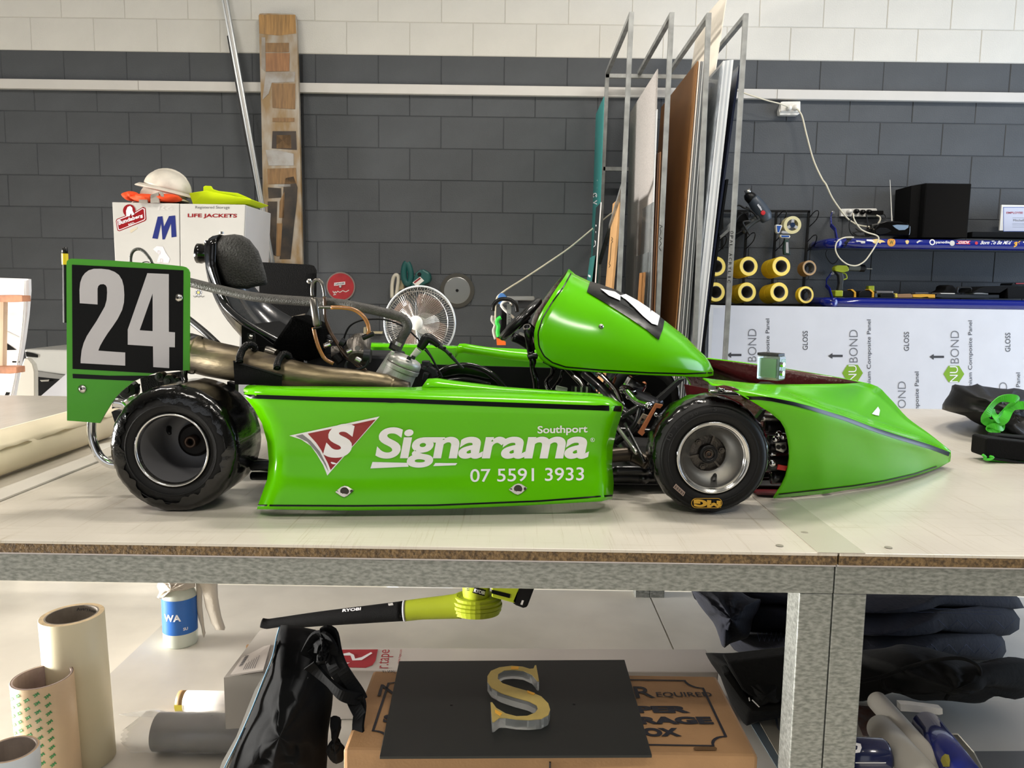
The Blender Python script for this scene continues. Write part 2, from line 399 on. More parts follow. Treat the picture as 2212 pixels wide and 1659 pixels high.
# aluminium sheet joint strip and rivets by the seam
for k, (a, c) in enumerate((((1756, 1140), (1816, 1195)), ((1806, 1140), (1871, 1195)))):
    pass
jx = PZ(1871, 1195, TAB).x
mb = MB(); mb.box(((SX-.0+jx)/2-.02, (YF+YB)/2, TAB+.0006), (.085, YB-YF, .0012)); 
solo(mb, 'joint_strip', mat('clear_strip', '#bab3a7', .22), 'thin pale strip laid over the joint between the two workbench tops', 'strip')
for q in ((1738, 1150), (1793, 1151), (1919, 1182), (1684, 1179), (1795, 1150)):
    pass
mb = MB()
for q in ((1738, 1150), (1684, 1178)):
    p = PZ(*q, TAB+.0012); mb.lathe([(.0001, .0004), (.0065, .0003), (.007, 0)], p, (0, 0, 1), 14)
mb.build('screw_cover', mat('screw_cover', '#8b8678', .5), b1)
mb = MB(); p = PZ(1919, 1182, TAB+.0012); mb.lathe([(.0001, .0004), (.0065, .0003), (.007, 0)], p, (0, 0, 1), 14); mb.build('screw_cover', MATS['screw_cover'], b2)
# ================================================================ the racing kart
YC = 2.07
KO = V((0.0, YC, TAB))
kart = TH('racing_kart', KO, 'green racing kart number 24 standing on the workbench', 'kart')
def mir(p): return V((p.x+.0, 2*YC-p.y, p.z))
# ---- sidepods
o_, k_ = (520, 800), 2.633
rowsP = [
 ([(560,1098),(760,1100),(975,1097),(1147,1089),(1300,1080),(1316,1077)], .035, 0),
 ([(555,1100),(760,1103),(975.8,1099),(1146.6,1091.5),(1300,1083),(1322,1078)], .0, 0),
 ([(557,1092),(760,1094),(975.8,1090),(1146.6,1083),(1300,1074),(1324,1070)], .0, 0),
 ([(577,1035),(760,1045),(975.8,1040),(1146.6,1036),(1300,1030),(1326,1043)], .022, 0),
 ([(580.8,997),(760,1000),(975.8,1000),(1146.6,998),(1300,996),(1322,1005)], .032, 0),
 ([(577,955),(760,960),(975.8,961),(1146.6,962),(1300,962),(1324,965)], .030, 0),
 ([(566,915),(760,920),(975.8,924),(1146.6,927),(1300,930),(1333,925)], .020, 0),
 ([(548,882),(760,888),(975.8,893),(1146.6,899),(1300,903),(1341,901)], .006, 0),
 ([(532,861),(700,867),(861.8,870),(1100,881),(1300,888),(1344,889)], -.002, 0),
 ([(527,850),(700,855),(861.8,858),(1100,868),(1300,876),(1347,879)], .000, 0),
 ([(526,840),(700,844),(861.8,848),(1100,856),(1310,864),(1342,871)], .018, 0),
 ([(533,833),(700,838),(861.8,841),(1100,847),(1300,856),(1330,864)], .06, 0),
 ([(539,831),(600,834),(700,834.5),(911,836.5),(927,832),(1090,842),(1298,853),(1324,860)], .125, 0)]
NP_ = 34; grid = []
for pts, dy, _ in rowsP:
    rs = resample(pts, NP_); r = []
    for i, q in enumerate(rs):
        s_ = i/(NP_-1); base = 1.500+.055*s_
        e = max(0, (s_-.955)/.045); e0 = max(0, (.03-s_)/.03)
        r.append(P(q.x, q.y, base+dy+.05*e*e+.02*e0*e0))
    grid.append(r)
def podmesh(f, name, lab=None):
    mb = MB(); mb.grid([[f(p) for p in r] for r in grid])
    return mb.build(name, [M_green, M_greenin], kart, smooth=True, solid=.003)
pod = podmesh(lambda p: p, 'sidepod'); podT = bvh(pod)
pod2 = podmesh(lambda p: mir(p)+V((0,.14,.016)), 'sidepod')
def flip_check(o):
    pass
# raised inner wall of the pod deck
def wallrow(f, nm='deck_lip'):
    top = resample([(911,836),(918,826),(926,815),(976,823),(1090,837),(1200,845),(1302,852)], 20)
    bot = resample([(911,837),(927,834),(1000,838),(1090,843),(1200,848),(1302,854)], 20)
    A = [P(q.x, q.y, 1.66+.04*i/19) for i, q in enumerate(top)]; B = [P(q.x, q.y, 1.625+.045*i/19) for i, q in enumerate(bot)]
    C_ = [p+V((0, .03, -.002)) for p in A]; D = [p+V((0, .035, -.03)) for p in A]
    mb = MB(); mb.grid([[f(p) for p in r] for r in (B, A, C_, D)]); return mb.build(nm, M_green, kart, smooth=True, solid=.002)
wallrow(lambda p: p); wallrow(lambda p: mir(p)+V((0,.14,.016)))
fp = on_bvh(podT, .0012, 1.53)
T1 = lambda pts: S(520, 800, 2.633, pts)
ribbon('stripe', [(528,856),(700,862),(861.8,865.3),(1100,874.5),(1300,881.5),(1342,883.5)], (8.5, 11), fp, M_print_k, pod, 60, smooth=True)
ribbon('pinstripe', [(558,1091.6),(760,1092.6),(937.8,1091.4),(1165.6,1082.3),(1322,1070.3)], 3, fp, M_print_k, pod, 60, smooth=True)
tri = T1([(277,370),(520,318),(790,260),(640,430),(493,598),(470,540),(435,480),(400,430),(345,392)])
shape('logo_backing', [tri], fp, M_print_w, pod, 12)
fp2 = on_bvh(podT, .0016, 1.53); fp3 = on_bvh(podT, .002, 1.53)
shape('logo_red', [T1([(382,358),(570,320),(768,277),(640,425),(512,567),(497,530),(460,455),(430,410)])], fp2, M_print_r, pod, 12)
shape('logo_grey', [T1([(312,371),(352,362),(400,400),(450,460),(485,530),(500,575),(497,572),(470,520),(430,462),(380,405)])], fp2, M_print_g, pod, 12)
text('logo_letter', 'S', T1([(462,496),(622,496),(660,296),(515,306)]), fp3, M_print_w, pod, .05, 12)
text('lettering', 'Signarama', T1([(752,553),(1962,556),(2008,318),(795,322)]), fp2, M_print_w, pod, .030, 14, space=.96)
shape('underline', [T1([(750,520),(948,525),(955,548),(738,558)])], fp2, M_print_w, pod, 14)
shape('underline', [T1([(1107,527),(1232,526),(1222,540),(1095,545)])], fp2, M_print_w, pod, 14)
text('lettering', 'Southport', T1([(1688,370),(1972,364),(1972,308),(1688,314)]), fp2, M_print_w, pod, .02, 14)
text('lettering', '07 5591 3933', T1([(1305,637),(1952,628),(1952,551),(1305,562)]), fp2, M_print_w, pod, .008, 14)
shape('trademark', [T1(circ(2000, 393, 12)), T1(circ(2000, 393, 10))], fp2, M_print_w, pod, 0)
text('trademark', 'R', T1([(1995,400),(2006,400),(2006,386),(1995,386)]), fp2, M_print_w, pod, .01, 0)
def disc(mb, c, n, prof, seg=20): mb.lathe(prof, c, n, seg)
for cx, cy in ((592,688),(1577,675)):
    q = T1([(cx-53,cy+3),(cx-20,cy-26),(cx,cy-33),(cx+20,cy-28),(cx+53,cy-6),(cx+20,cy+24),(cx,cy+33),(cx-20,cy+26)])
    pts = [fp2(*a) for a in q]; nrm = V((0, -1, 0))
    mb = MB(); mb.prism(pts, nrm*.0025); f = mb.build('turn_fastener', M_steel, pod, bevel=.0006)
    c = fp2(*T1([(cx, cy)])[0])+nrm*.0025
    mb = MB(); mb.lathe([(.0001,.002),(.0078,.002),(.0088,0)], c, (0,-1,0), 20); mb.box(c+V((0,-.0024,0)), (.011,.001,.0016), Matrix.Rotation(-.8, 3, 'Y'))
    for dx in (-1, 1): mb.lathe([(.0001,.001),(.0028,.001),(.003,-.001)], c+V((dx*.0142,-.0003,-dx*-.0012)), (0,-1,0), 10)
    mb.build('fastener_stud', mat('dark_steel','#4a4642',.35,.9), pod)
# ---- nose bodywork
ZB = TAB+.007
def yb(px, py): return PZ(px, py, ZB)
R0 = [(1518,816,1.66),(1559,821,1.66),(1639,828.6,1.68),(1700,830,1.71),(1751,830,1.76),(1820,829,1.88),(1880,829,2.07),(1920,858,2.07),(1960,902,2.07),(2009,938,2.07),(2054,974,2.07)]
R1 = [(1529,822,1.61),(1570,829,1.61),(1640,838,1.63),(1692,842,1.655),(1735,855,1.69),(1778,870,1.75),(1835,888,1.84),(1885,905,1.92),(1935,922,1.98),(2005,950,2.03),(2054,977,2.07)]
R2 = [(1540,829,1.565),(1583,839,1.56),(1640,849,1.565),(1700,858,1.59),(1755,873,1.62),(1800,887,1.665),(1840,901,1.71),(1885,917,1.77),(1940,937,1.85),(2006,959,1.95),(2054,980,2.07)]
R3 = [(1582,838,1.558),(1612,859,1.555),(1660,867,1.56),(1710,876,1.575),(1757,889,1.60),(1803,903,1.642),(1845,918,1.69),(1890,933,1.745),(1945,950,1.83),(2008,970,1.94),(2054.5,984,2.07)]
B4 = [(1672,1077),(1700,1074),(1740,1070),(1778,1067),(1815,1061),(1860,1054),(1900,1047),(1940,1038),(1985,1026),(2025,1012),(2052.5,997)]
R6 = [(*q, min(yb(*q).y, 2.06)) for q in B4]
print('nose bottom Y', [round(q[2], 3) for q in R6])
dY = [max(0, 0) for q in R6]
def lerpR(A, B, t, px0=None, bul=0.0):
    out = []
    for i, (a, b) in enumerate(zip(A, B)):
        n = len(A)-1
        x = a[0]+(b[0]-a[0])*t; y = a[1]+(b[1]-a[1])*t; Y = a[2]+(b[2]-a[2])*t-bul*math.sin(math.pi*t)*(1-i/n)
        out.append([x, y, Y])
    if px0: # replace the left end by the true wheel-arch outline, easing the shift out over the columns
        dx, dy = px0[0]-out[0][0], px0[1]-out[0][1]
        for i in range(len(out)):
            k = max(0, 1-i/6)**1.5; out[i][0] += dx*k; out[i][1] += dy*k
    return out
R4a = lerpR(R3, R6, .25, (1678,898), -.004); R4b = lerpR(R3, R6, .5, (1704,971), -.006); R4c = lerpR(R3, R6, .78, (1698,1030), -.003)
nrows = [R0, R1, R2, R3, R4a, R4b, R4c, R6]
def densify(rows_, k):
    out = []
    for r in rows_:
        pts = [P(*q) for q in r]; pts, _ = spline(pts, 0, k); out.append([V((p.x, min(p.y, YC), p.z)) for p in pts])
    cols = list(zip(*out)); res = []
    for c in cols: 
        s_, _ = spline(list(c), 0, 3); res.append([V((p.x, min(p.y, YC), p.z)) for p in s_])
    return list(zip(*res))
ng = densify(nrows, 4)
mb = MB(); mb.grid(ng); nose_part = MB(); nose_part.v = list(mb.v); nose_part.f = list(mb.f); nose_part.m = list(mb.m)
nose_part.grid([[mir(p) for p in r] for r in ng])
nose = nose_part.build('nose_cone', [M_green, M_red_in], kart, smooth=True, solid=.004)
nT = bvh(nose); fn_ = on_bvh(nT, .0012, 1.7); fn2_ = on_bvh(nT, .0018, 1.7)
T3 = lambda pts: S(1480, 640, 3.022, pts)
ribbon('stripe', T3([(345,655),(400,662),(480,664),(560,674),(700,702),(830,736),(1040,800),(1200,860),(1400,925),(1600,985),(1722,1032)]), (7, 8.5), fn_, M_print_k, nose, 60, smooth=True)
ribbon('pinstripe', T3([(608,1291),(850,1264),(1100,1235),(1300,1203),(1500,1158),(1640,1110)]), 2.6, fn_, M_print_k, nose, 50)
shape('sticker', [T3([(1215,770),(1255,722),(1268,745),(1262,782),(1240,778)])], fn2_, M_print_w, nose, 6)
# hatch print on the far fender
for q in ([(150,385),(165,390),(195,413),(175,413)], [(185,392),(205,397),(235,415),(215,414)], [(225,402),(240,405),(262,416),(248,416)]): shape('hatch_print', [T3(q)], on_bvh(nT, .002, 2.5), M_print_w, nose, 6)
# floor of the nose, dark red, and inner far wall
mb = MB(); fl_ = [yb(*q)+V((-.004,.006,0)) for q in ((1640,1070),(1690,1072),(1760,1064),(1850,1050))]; fl2 = [mir(p) for p in fl_]
mb.prism(fl_+fl2[::-1], (0,0,.004)); mb.build('nose_floor', mat('red_tray', '#5b1318', .35, coat=.3, bump=.3), kart)
# ---- steering fairing
Tf = [(1229,581),(1243,593),(1273,607.5),(1329,626),(1405,669),(1435.4,692),(1481,727),(1506,752.7),(1529,774),(1541,800)]
Bf = [(1210,797),(1232,800),(1260,802),(1304,805.5),(1370,809),(1420,811.5),(1470,813.3),(1500,814.5),(1525,814.5),(1541,811)]
S0 = [(1229,581),(1221,596),(1206,617),(1187,646),(1165,682),(1154,717),(1156,752),(1167,775),(1186,789),(1210,797)]
gj = [0, .42, .66, .81, .91, .97, 1.0, 1.0, .99, .98]; wj = [0, .10, .2, .32, .46, .6, .73, .84, .93, 1.0]
Tr = resample(Tf, 22); Br = resample(Bf, 22); fr = []
for i in range(22):
    t = i/21; W_ = .215*math.sqrt(max(0, 1-t**2.2)); r = []
    for j in range(10):
        lp = Tr[i].lerp(Br[i], wj[j]); b0 = V((*S0[j], 0))-V((*S0[0], 0)).lerp(V((*S0[9], 0)), wj[j])
        q = lp+b0*(1-t)**1.6
        r.append(P(q.x, q.y, YC-W_*gj[j]-.006*(0 if i else 0)))
    r, _ = spline(r, 0, 2); fr.append(r+[]) 
arch = [[mir(p) for p in r[::-1]][:-1]+list(r) for r in fr]
mb = MB(); mb.grid(arch); fair = mb.build('steering_fairing', [M_green, M_brown_in], kart, smooth=True, solid=.004)
fair.data.flip_normals()
fT = bvh(fair); ff = on_bvh(fT, .0012, 1.95); ff1 = on_bvh(fT, .003, 1.95); ff2 = on_bvh(fT, .0055, 1.95)
T4 = lambda pts: S(1000, 540, 3.95, pts)
ribbon('pinstripe', [(1233,591),(1217,620),(1192,654),(1172,687),(1162,719),(1164,748),(1175,769),(1193,783),(1222,792.5),(1300,799.5),(1400,805),(1480,807),(1538,805)], 2.8, ff, M_print_k, fair, 80)
shape('number_panel', [T4([(1082,276),(1160,298),(1300,348),(1450,418),(1600,518),(1714,606),(1700,680),(1665,772),(1560,685),(1420,590),(1250,482),(1055,365),(1068,320)])], ff1, M_print_k, fair, 10, smooth=True)
shape('number_2', [T4([(1128,294),(1150,291),(1260,330),(1380,390),(1490,450),(1588,516),(1592,546),(1480,492),(1360,425),(1290,372),(1225,338),(1300,378),(1335,402),(1333,446),(1240,405),(1165,345)])], ff2, M_print_w, fair, 8, smooth=True)
shape('number_2', [T4([(1340,402),(1420,440),(1590,547),(1600,528),(1670,576),(1650,656),(1600,640),(1530,580),(1440,490)])], ff2, M_print_w, fair, 8, smooth=True)
def screw(px, py, fn, par, r=.008, n=(0,-1,0)):
    c = fn(px, py); mb = MB(); mb.lathe([(.0001,.0035),(r*.6,.0035),(r*.75,.002),(r,.0015),(r*1.02,0)], c, n, 20)
    f = mb.build('screw', M_steel, par, smooth=True)
    mb = MB()
    for a in (.5, 2.07): mb.box(c+V(n)*.0036, (r*.8, .0006, r*.18), Matrix.Rotation(a, 3, 'Y'))
    return mb.build('screw_slot', M_black, par)
screw(1298, 706, ff, fair, .0062)
# ---- rear number plate
p0 = P(146, 740, 1.575); p1 = P(408, 740, 1.635); nP = (p1-p0).cross(V((0,0,1)) if False else (P(146,600,1.575)-p0)).normalized()
fpl = on_plane(p0, nP, 0); T2 = lambda pts: S(100, 480, 3.687, pts)
outl = T2([(160,335),(163,312),(175,298),(200,290),(500,303),(900,332),(1080,350),(1110,358),(1130,375),(1141,400),(1140,700),(1138,1180),(1020,1183),(900,1192),(800,1225),(745,1245),(690,1272),(600,1345),(555,1392),(520,1440),(470,1520),(425,1600),(300,1590),(165,1580)])
def plate(f, m1, nm):
    mb = MB(); mb.prism([f(fpl(*q)) for q in outl], (0, .004, 0)); return mb.build(nm, m1, kart)
M_pl = mat('green_plate', '#3d9405', .35, coat=.15)
pl1 = plate(lambda p: p, M_pl, 'number_plate')
f1 = on_plane(p0, nP, .0008); f2 = on_plane(p0, nP, .0016)
shape('plate_panel', [T2([(205,338),(600,358),(1093,383),(1088,1180),(1000,1183),(900,1192),(858,1203),(500,1183),(210,1168)])], f1, mat('plate_black', '#030303', .42, spec=.2, bump=.1, bs=400), pl1)
shape('plate_stripe', [T2([(210,1207),(500,1222),(812,1222),(745,1245),(700,1263),(212,1242)])], f1, M_print_k, pl1)
M_dig = mat('number_vinyl', '#bebbbd', .4)
shape('number_2', [T2([(275,1122),(275,1095),(283,1020),(300,960),(325,905),(360,850),(400,790),(440,720),(468,670),(482,620),(486,560),(484,520),(475,502),(458,493),(432,495),(416,508),(410,530),(410,655),(268,645),(266,540),(272,480),(288,435),(310,405),(340,383),(380,371),(440,371),(500,378),(545,395),(580,420),(605,460),(618,510),(623,580),(620,640),(605,700),(570,770),(530,830),(490,885),(455,940),(430,985),(416,1022),(520,1030),(630,1037),(630,1142)])], f2, M_dig, pl1)
shape('number_4', [T2([(806,406),(977,413),(977,873),(1026,877),(1025,996),(980,994),(980,1162),(853,1153),(851,988),(650,975),(650,855)]), T2([(848,568),(745,860),(848,867)])], f2, M_dig, pl1)
for a in ((1055,602),(287,1327)): screw(*T2([a])[0], f1, pl1, .0082)
# far side plate seen from behind: black
mb = MB(); yq = 2.53
mb.prism([P(*q, yq) for q in ((560,566),(600,568),(668,571.5),(678,574),(683.5,584),(683,640),(663,676),(560,700))], (0,.004,0))
pl2 = mb.build('number_plate', M_blackm, kart, label='black back of the far number plate')
mb = MB(); mb.prism([P(*q, yq-.003) for q in ((660.5,592),(674,592),(674.5,640),(666,640))], (0,-.003,0)); mb.build('plate_bracket', mat('black_bracket','#161616',.3,.5), pl2)
screw(668, 607.5, lambda x, y: P(x, y, yq-.007), pl2, .008)
# ---- wheels
M_rub = mat('tyre_rubber', '#080808', .6, spec=.3, bump=.15, bs=200)
M_wrap = mat('black_wrap_film', '#030303', .16, coat=.3, spec=.4, bump=.45, bs=16, detail=5, stretch=(3,.8,3))
M_wrap.node_tree.nodes['Bump'].inputs['Distance'].default_value = .006
def wheel(c, s_, R, Wd, rear, first, wrap):
    """c: centre of outer face; s_: -1 outer side towards camera"""
    ax = V((0, s_, 0)); Wf = -ax   # profile heights measured outward along ax; 0 = outer face
    c = V(c)
    prof = [(.074,-.006),(.080,.001),(.092,.004),(.104,.002),(R-.012,-.003),(R-.004,-.012),(R,-.025),(R,-Wd+.02),(R-.006,-Wd+.006),(.1,-Wd-.002),(.08,-Wd+.002),(.074,-Wd+.01)]
    mb = MB(); mb.lathe(prof, c, ax, 56); t = mb.build('wheel', M_rub, kart, smooth=True, label='rear wheel' if rear else 'front wheel')
    mb = MB(); mb.lathe([(.0905,.0055),(.092,.0065),(.0935,.005)], c, ax, 48); mb.lathe([(.108,.003),(.1095,.004),(.111,.002)], c, ax, 48); mb.build('sidewall_rib', M_rub, t, smooth=True)
    if rear:
        mb = MB(); mb.lathe([(.0745,-.006),(.0755,.0025),(.0735,.004),(.071,.003),(.0695,-.002),(.068,-.008)], c, ax, 56); mb.build('rim_lip', mat('polished_rim','#cfcecb',.16,1), t, smooth=True)
        mb = MB(); mb.lathe([(.069,-.004),(.0655,-.03),(.064,-.10),(.060,-.118),(.034,-.125),(.0001,-.125)], c, ax, 48); mb.build('rim_barrel', mat('rim_inner','#77777a',.5,.35), t, smooth=True)
        mb = MB(); mb.lathe([(.0001,-.124),(.036,-.124),(.036,-.112),(.030,-.108),(.0001,-.108)], c, ax, 32); mb.build('hub', mat('hub_dark','#1a1715',.5,.6), t)
        mb = MB(); mb.lathe([(.007,-.10),(.007,-.085),(.013,-.085),(.013,-.108)], c, ax, 24); mb.build('axle_end', mat('axle_steel','#5a4a40',.4,.9), t, smooth=True)
    else:
        mb = MB(); mb.lathe([(.0745,-.006),(.0755,.003),(.073,.0045),(.0705,.0035),(.0695,0),(.068,.0005),(.067,-.003),(.0645,-.006)], c, ax, 64); mb.build('rim_lip', mat('polished_rim','#cfcecb',.16,1), t, smooth=True)
        mb = MB(); mb.lathe([(.0645,-.006),(.062,-.016),(.048,-.034),(.038,-.044)], c, ax, 64); mb.build('rim_dish', mat('polished_dish','#d6d5d1',.24,.92,var=.1,vs=8), t, smooth=True)
        mb = MB(); mb.lathe([(.038,-.044),(.0365,-.054),(.020,-.052),(.019,-.040),(.012,-.040),(.0001,-.041)], c, ax, 48); mb.build('hub', mat('cast_hub','#5a554f',.45,.8,bump=.4,bs=250), t)
        mb = MB(); mb.lathe([(.0195,-.050),(.0195,-.036),(.0175,-.034),(.0115,-.034),(.0115,-.045)], c, ax, 32); mb.build('bearing_cover', M_black, t, smooth=True)
        mb = MB(); mb.lathe([(.0068,-.042),(.0068,-.033),(.0052,-.033),(.0052,-.045)], c, ax, 20); mb.build('axle_end', mat('axle_steel','#5a4a40',.4,.9), t, smooth=True)
        for k in range(3):
            a = math.radians(12+120*k); d = V((math.cos(a), 0, math.sin(a)))*.0305
            mb = MB(); mb.lathe([(.0001,-.040),(.0035,-.040),(.0035,-.044),(.0066,-.044),(.0066,-.052)], c+d, ax, 6); mb.build('wheel_nut', mat('nut_dark','#55504a',.4,.8), t)
            d2 = V((math.cos(a+1.05), 0, math.sin(a+1.05)))
            mb = MB(); mb.bar(c+d2*.019+ax*-.047, c+d2*.039+ax*-.047, .004, .008, up=V((0,1,0))); mb.build('hub_rib', MATS['cast_hub'], t)
    a = math.radians(-78 if not rear else 145); d = V((math.cos(a), 0, math.sin(a)))
    dep = -.03 if not rear else -.085
    mb = MB(); mb.tube([c+d*.052+ax*dep, c+d*.046+ax*(dep+.012), c+d*.038+ax*(dep+.022)], [.006,.0055,.0035], 12, True, 3); mb.build('valve', M_black, t, smooth=True)
    if wrap:
        mb = MB(); rows_ = []
        for h, r in ((.0045,R-.024),(.0025,R-.012),(-.004,R-.002),(-.014,R+.003),(-.03,R+.0035),(-Wd*.5,R+.003),(-Wd+.02,R+.003),(-Wd+.004,R-.004),(-Wd-.002,R-.02)):
            row = []
            for j in range(96):
                a = 2*math.pi*j/96; q = .0008*math.sin(17*a+h*90)*math.sin(3*a)+.0006*math.sin(37*a+2+h*200)
                rr = r+(q if h > -.02 else q*.5)
                if h > .004: rr = r+.006*math.sin(3*a+1)+.004*math.sin(11*a)+.003*math.sin(29*a)
                row.append(c+ax*(h+.0012)+V((math.cos(a)*rr, 0, math.sin(a)*rr)))
            rows_.append(row)
        mb.ring(rows_, True, False, False); mb.build('tyre_wrap', M_wrap, t, smooth=True, label='crinkled glossy black film over the tread')
    return t
cR = P(372, 986, 1.535); cR.z = TAB+.1285
cF = P(1540, 993, 1.57); cF.z = TAB+.1225
RR, RF = .1265, .120
w1 = wheel(cR, -1, RR, .175, True, True, True); w2 = wheel(cF, -1, RF, .115, False, True, False)
wheel(mir(cR), 1, RR, .175, True, False, True); w4 = wheel(mir(cF), 1, RF, .115, False, False, False)
# front near tyre: film on the tread only
for t_, cc, s_ in ((w2, cF, -1), (w4, mir(cF), 1)):
    mb = MB(); rows_ = []
    for h, r in ((-.010,RF-.006),(-.016,RF-.001),(-.026,RF+.0022),(-.06,RF+.002),(-.09,RF+.0022),(-.108,RF-.003)):
        rows_.append([cc+V((0,s_*h,0))+V((math.cos(2*math.pi*j/96), 0, math.sin(2*math.pi*j/96)))*(r+.0012*math.sin(19*2*math.pi*j/96+h*99)) for j in range(96)])
    mb.ring(rows_, True, False, False); mb.build('tyre_wrap', M_wrap, t_, smooth=True)
fF = on_plane(cF+V((0,-.0068,0)), (0,-1,0), 0); fFs = on_plane(cF+V((0,-.0052,0)), (0,-1,0), 0)
T5 = lambda pts: S(1260, 780, 4.424, pts)
M_gold = mat('gold_print', '#c79a2e', .5)
shape('tyre_badge', [T5(roundrect(1032,1310,1328,1405,46)), T5(roundrect(1037,1315,1323,1400,42))], fF, M_gold, w2)
text('tyre_badge', 'MG', T5([(1315,1335),(1055,1318),(1055,1392),(1315,1402)]), fF, M_gold, w2, .07)
q = T5([(885,1172),(975,1255),(955,1292),(858,1208)]); shape('tyre_sticker', [q], fF, mat('label_tan','#a08c80',.5), w2)
for i in range(9):
    t_ = .08+i*.1; a = V((*q[0],0)).lerp(V((*q[1],0)), t_); b_ = V((*q[3],0)).lerp(V((*q[2],0)), t_); d = (V((*q[1],0))-V((*q[0],0))).normalized()*(.9 if i % 2 else 1.6)
    a2, b2_ = a.lerp(b_, .2), a.lerp(b_, .85); shape('tyre_sticker_bar', [[a2[:2], (a2+d)[:2], (b2_+d)[:2], b2_[:2]]], on_plane(cF+V((0,-.0076,0)), (0,-1,0), 0), M_print_k, w2)
M_emb = mat('embossed_rubber', '#232324', .45)
for tx, a0, rr_ in (('10 X 4.50 - 5', 158, .1015),):
    for i, ch in enumerate(tx):
        if ch in ' .-': continue
        a = math.radians(a0-i*5.6); cc = cF+V((math.cos(a)*rr_, -.006, math.sin(a)*rr_)); u = V((math.sin(a), 0, -math.cos(a)))*.0035; v_ = V((math.cos(a), 0, math.sin(a)))*.0042
        cu = bpy.data.curves.new('tmp', 'FONT'); cu.body = ch; cu.resolution_u = 2
        printed('embossed_lettering', c2m(cu), lambda x, y: cc+u*(x)+v_*y, M_emb, w2, 0, [(-1,-1),(1,-1),(1,1),(-1,1)] if ch != '1' else [(-.3,-1),(.3,-1),(.3,1),(-.3,1)])
# ---- chassis
M_tube = mat('chassis_black', '#121213', .3, .3, coat=.4)
def chas(name, pts, r, m_=None, smooth=4, seg=10, **k): return tubeP(name, pts, r, m_ or M_tube, kart, seg, smooth, **k)
zt = TAB+.035
mb = MB(); mb.tube([V((cR.x-.05,1.72,zt+.05)), V((cR.x+.2,1.74,zt+.01)), V((-.2,1.74,zt)), V((.30,1.76,zt)), V((.55,1.82,zt)), V((.78,1.85,zt+.01))], .014, 12, True, 4); mb.build('chassis_rail', M_tube, kart, smooth=True)
mb = MB(); mb.tube([mir(p) for p in [V((cR.x-.05,1.72,zt+.05)), V((cR.x+.2,1.74,zt+.01)), V((-.2,1.74,zt)), V((.30,1.76,zt)), V((.55,1.82,zt)), V((.78,1.85,zt+.01))]], .014, 12, True, 4); mb.build('chassis_rail', M_tube, kart, smooth=True)
mb = MB(); mb.tube([V((cR.x,1.66,cR.z)), V((cR.x,2.48,cR.z))], .0165, 14); mb.build('rear_axle', M_steel, kart, smooth=True)
for x in (-.45, .0, .3, .72):
    mb = MB(); mb.tube([V((x,1.74,zt)), V((x,2.40,zt))], .012, 10); mb.build('cross_member', M_tube, kart, smooth=True)
mb = MB(); mb.box((.13, 2.07, TAB+.018), (1.0, .62, .003)); mb.build('floor_tray', mat('tray_black','#1b1a1a',.5,bump=.2), kart)
# tubes in the gap ahead of the rear wheel and behind the front wheel
chas('side_bar', [(545,1006,1.66),(600,1004,1.64)], .011, mat('bar_grey','#4b4c50',.35,.7))
chas('side_bar', [(545,1028,1.66),(600,1028,1.64)], .009)
chas('side_bar', [(1310,985,1.72),(1352,981,1.72),(1370,984,1.72),(1400,1000,1.70)], .0165, mat('bar_bronze','#3c352d',.35,.8))
chas('side_bar', [(1320,1016,1.74),(1400,1016,1.74)], .012)
chas('side_bar', [(1315,1035,1.78),(1420,1030,1.8)], .016)
chas('tie_rod', [(1330,918,1.8),(1375,978,1.68)], .005, M_steel); chas('tie_rod', [(1350,915,1.75),(1392,998,1.66)], .004)
chas('frame_tube', [(1262,806,1.95),(1300,838,1.9),(1338,880,1.83),(1390,925,1.8)], .012)
chas('frame_tube', [(1296,806,1.99),(1330,842,1.93),(1345,876,1.86)], .006, M_chrome)
chas('suspension_arm', [(1352,843,1.85),(1375,868,1.8),(1403,877,1.75)], .008, M_chrome)
chas('suspension_arm', [(1375,850,2.0),(1425,872,1.9)], .011, MATS['bar_grey'])
chas('suspension_arm', [(1340,905,1.82),(1390,875,1.8)], .010); chas('suspension_arm', [(1330,955,1.82),(1372,920,1.8),(1385,880,1.8)], .009)
mb = MB(); mb.prism([P(*q_, 1.86) for q_ in ((1466,820),(1482,816),(1434,864),(1426,867),(1420,860))], (0,.02,0)); mb.build('support_strut', mat('strut_grey','#2c2c2d',.4,.3), kart, bevel=.001)
M_cop = mat('copper_bracket', '#9a5a34', .42, .3)
mb = MB(); mb.prism([P(*q_, 1.64) for q_ in T5([(697,408),(762,420),(735,452),(700,447),(583,668),(590,684),(562,716),(527,690),(560,640)])], (0,.012,0)); mb.build('brake_bracket', M_cop, kart)
mb = MB(); mb.prism([P(*q_, 1.66) for q_ in T5([(520,600),(575,505),(640,530),(590,620),(560,600),(590,560),(560,545),(540,610)])], (0,.012,0)); mb.build('brake_caliper', mat('caliper_tan','#6e6356',.5,.4), kart, bevel=.001)
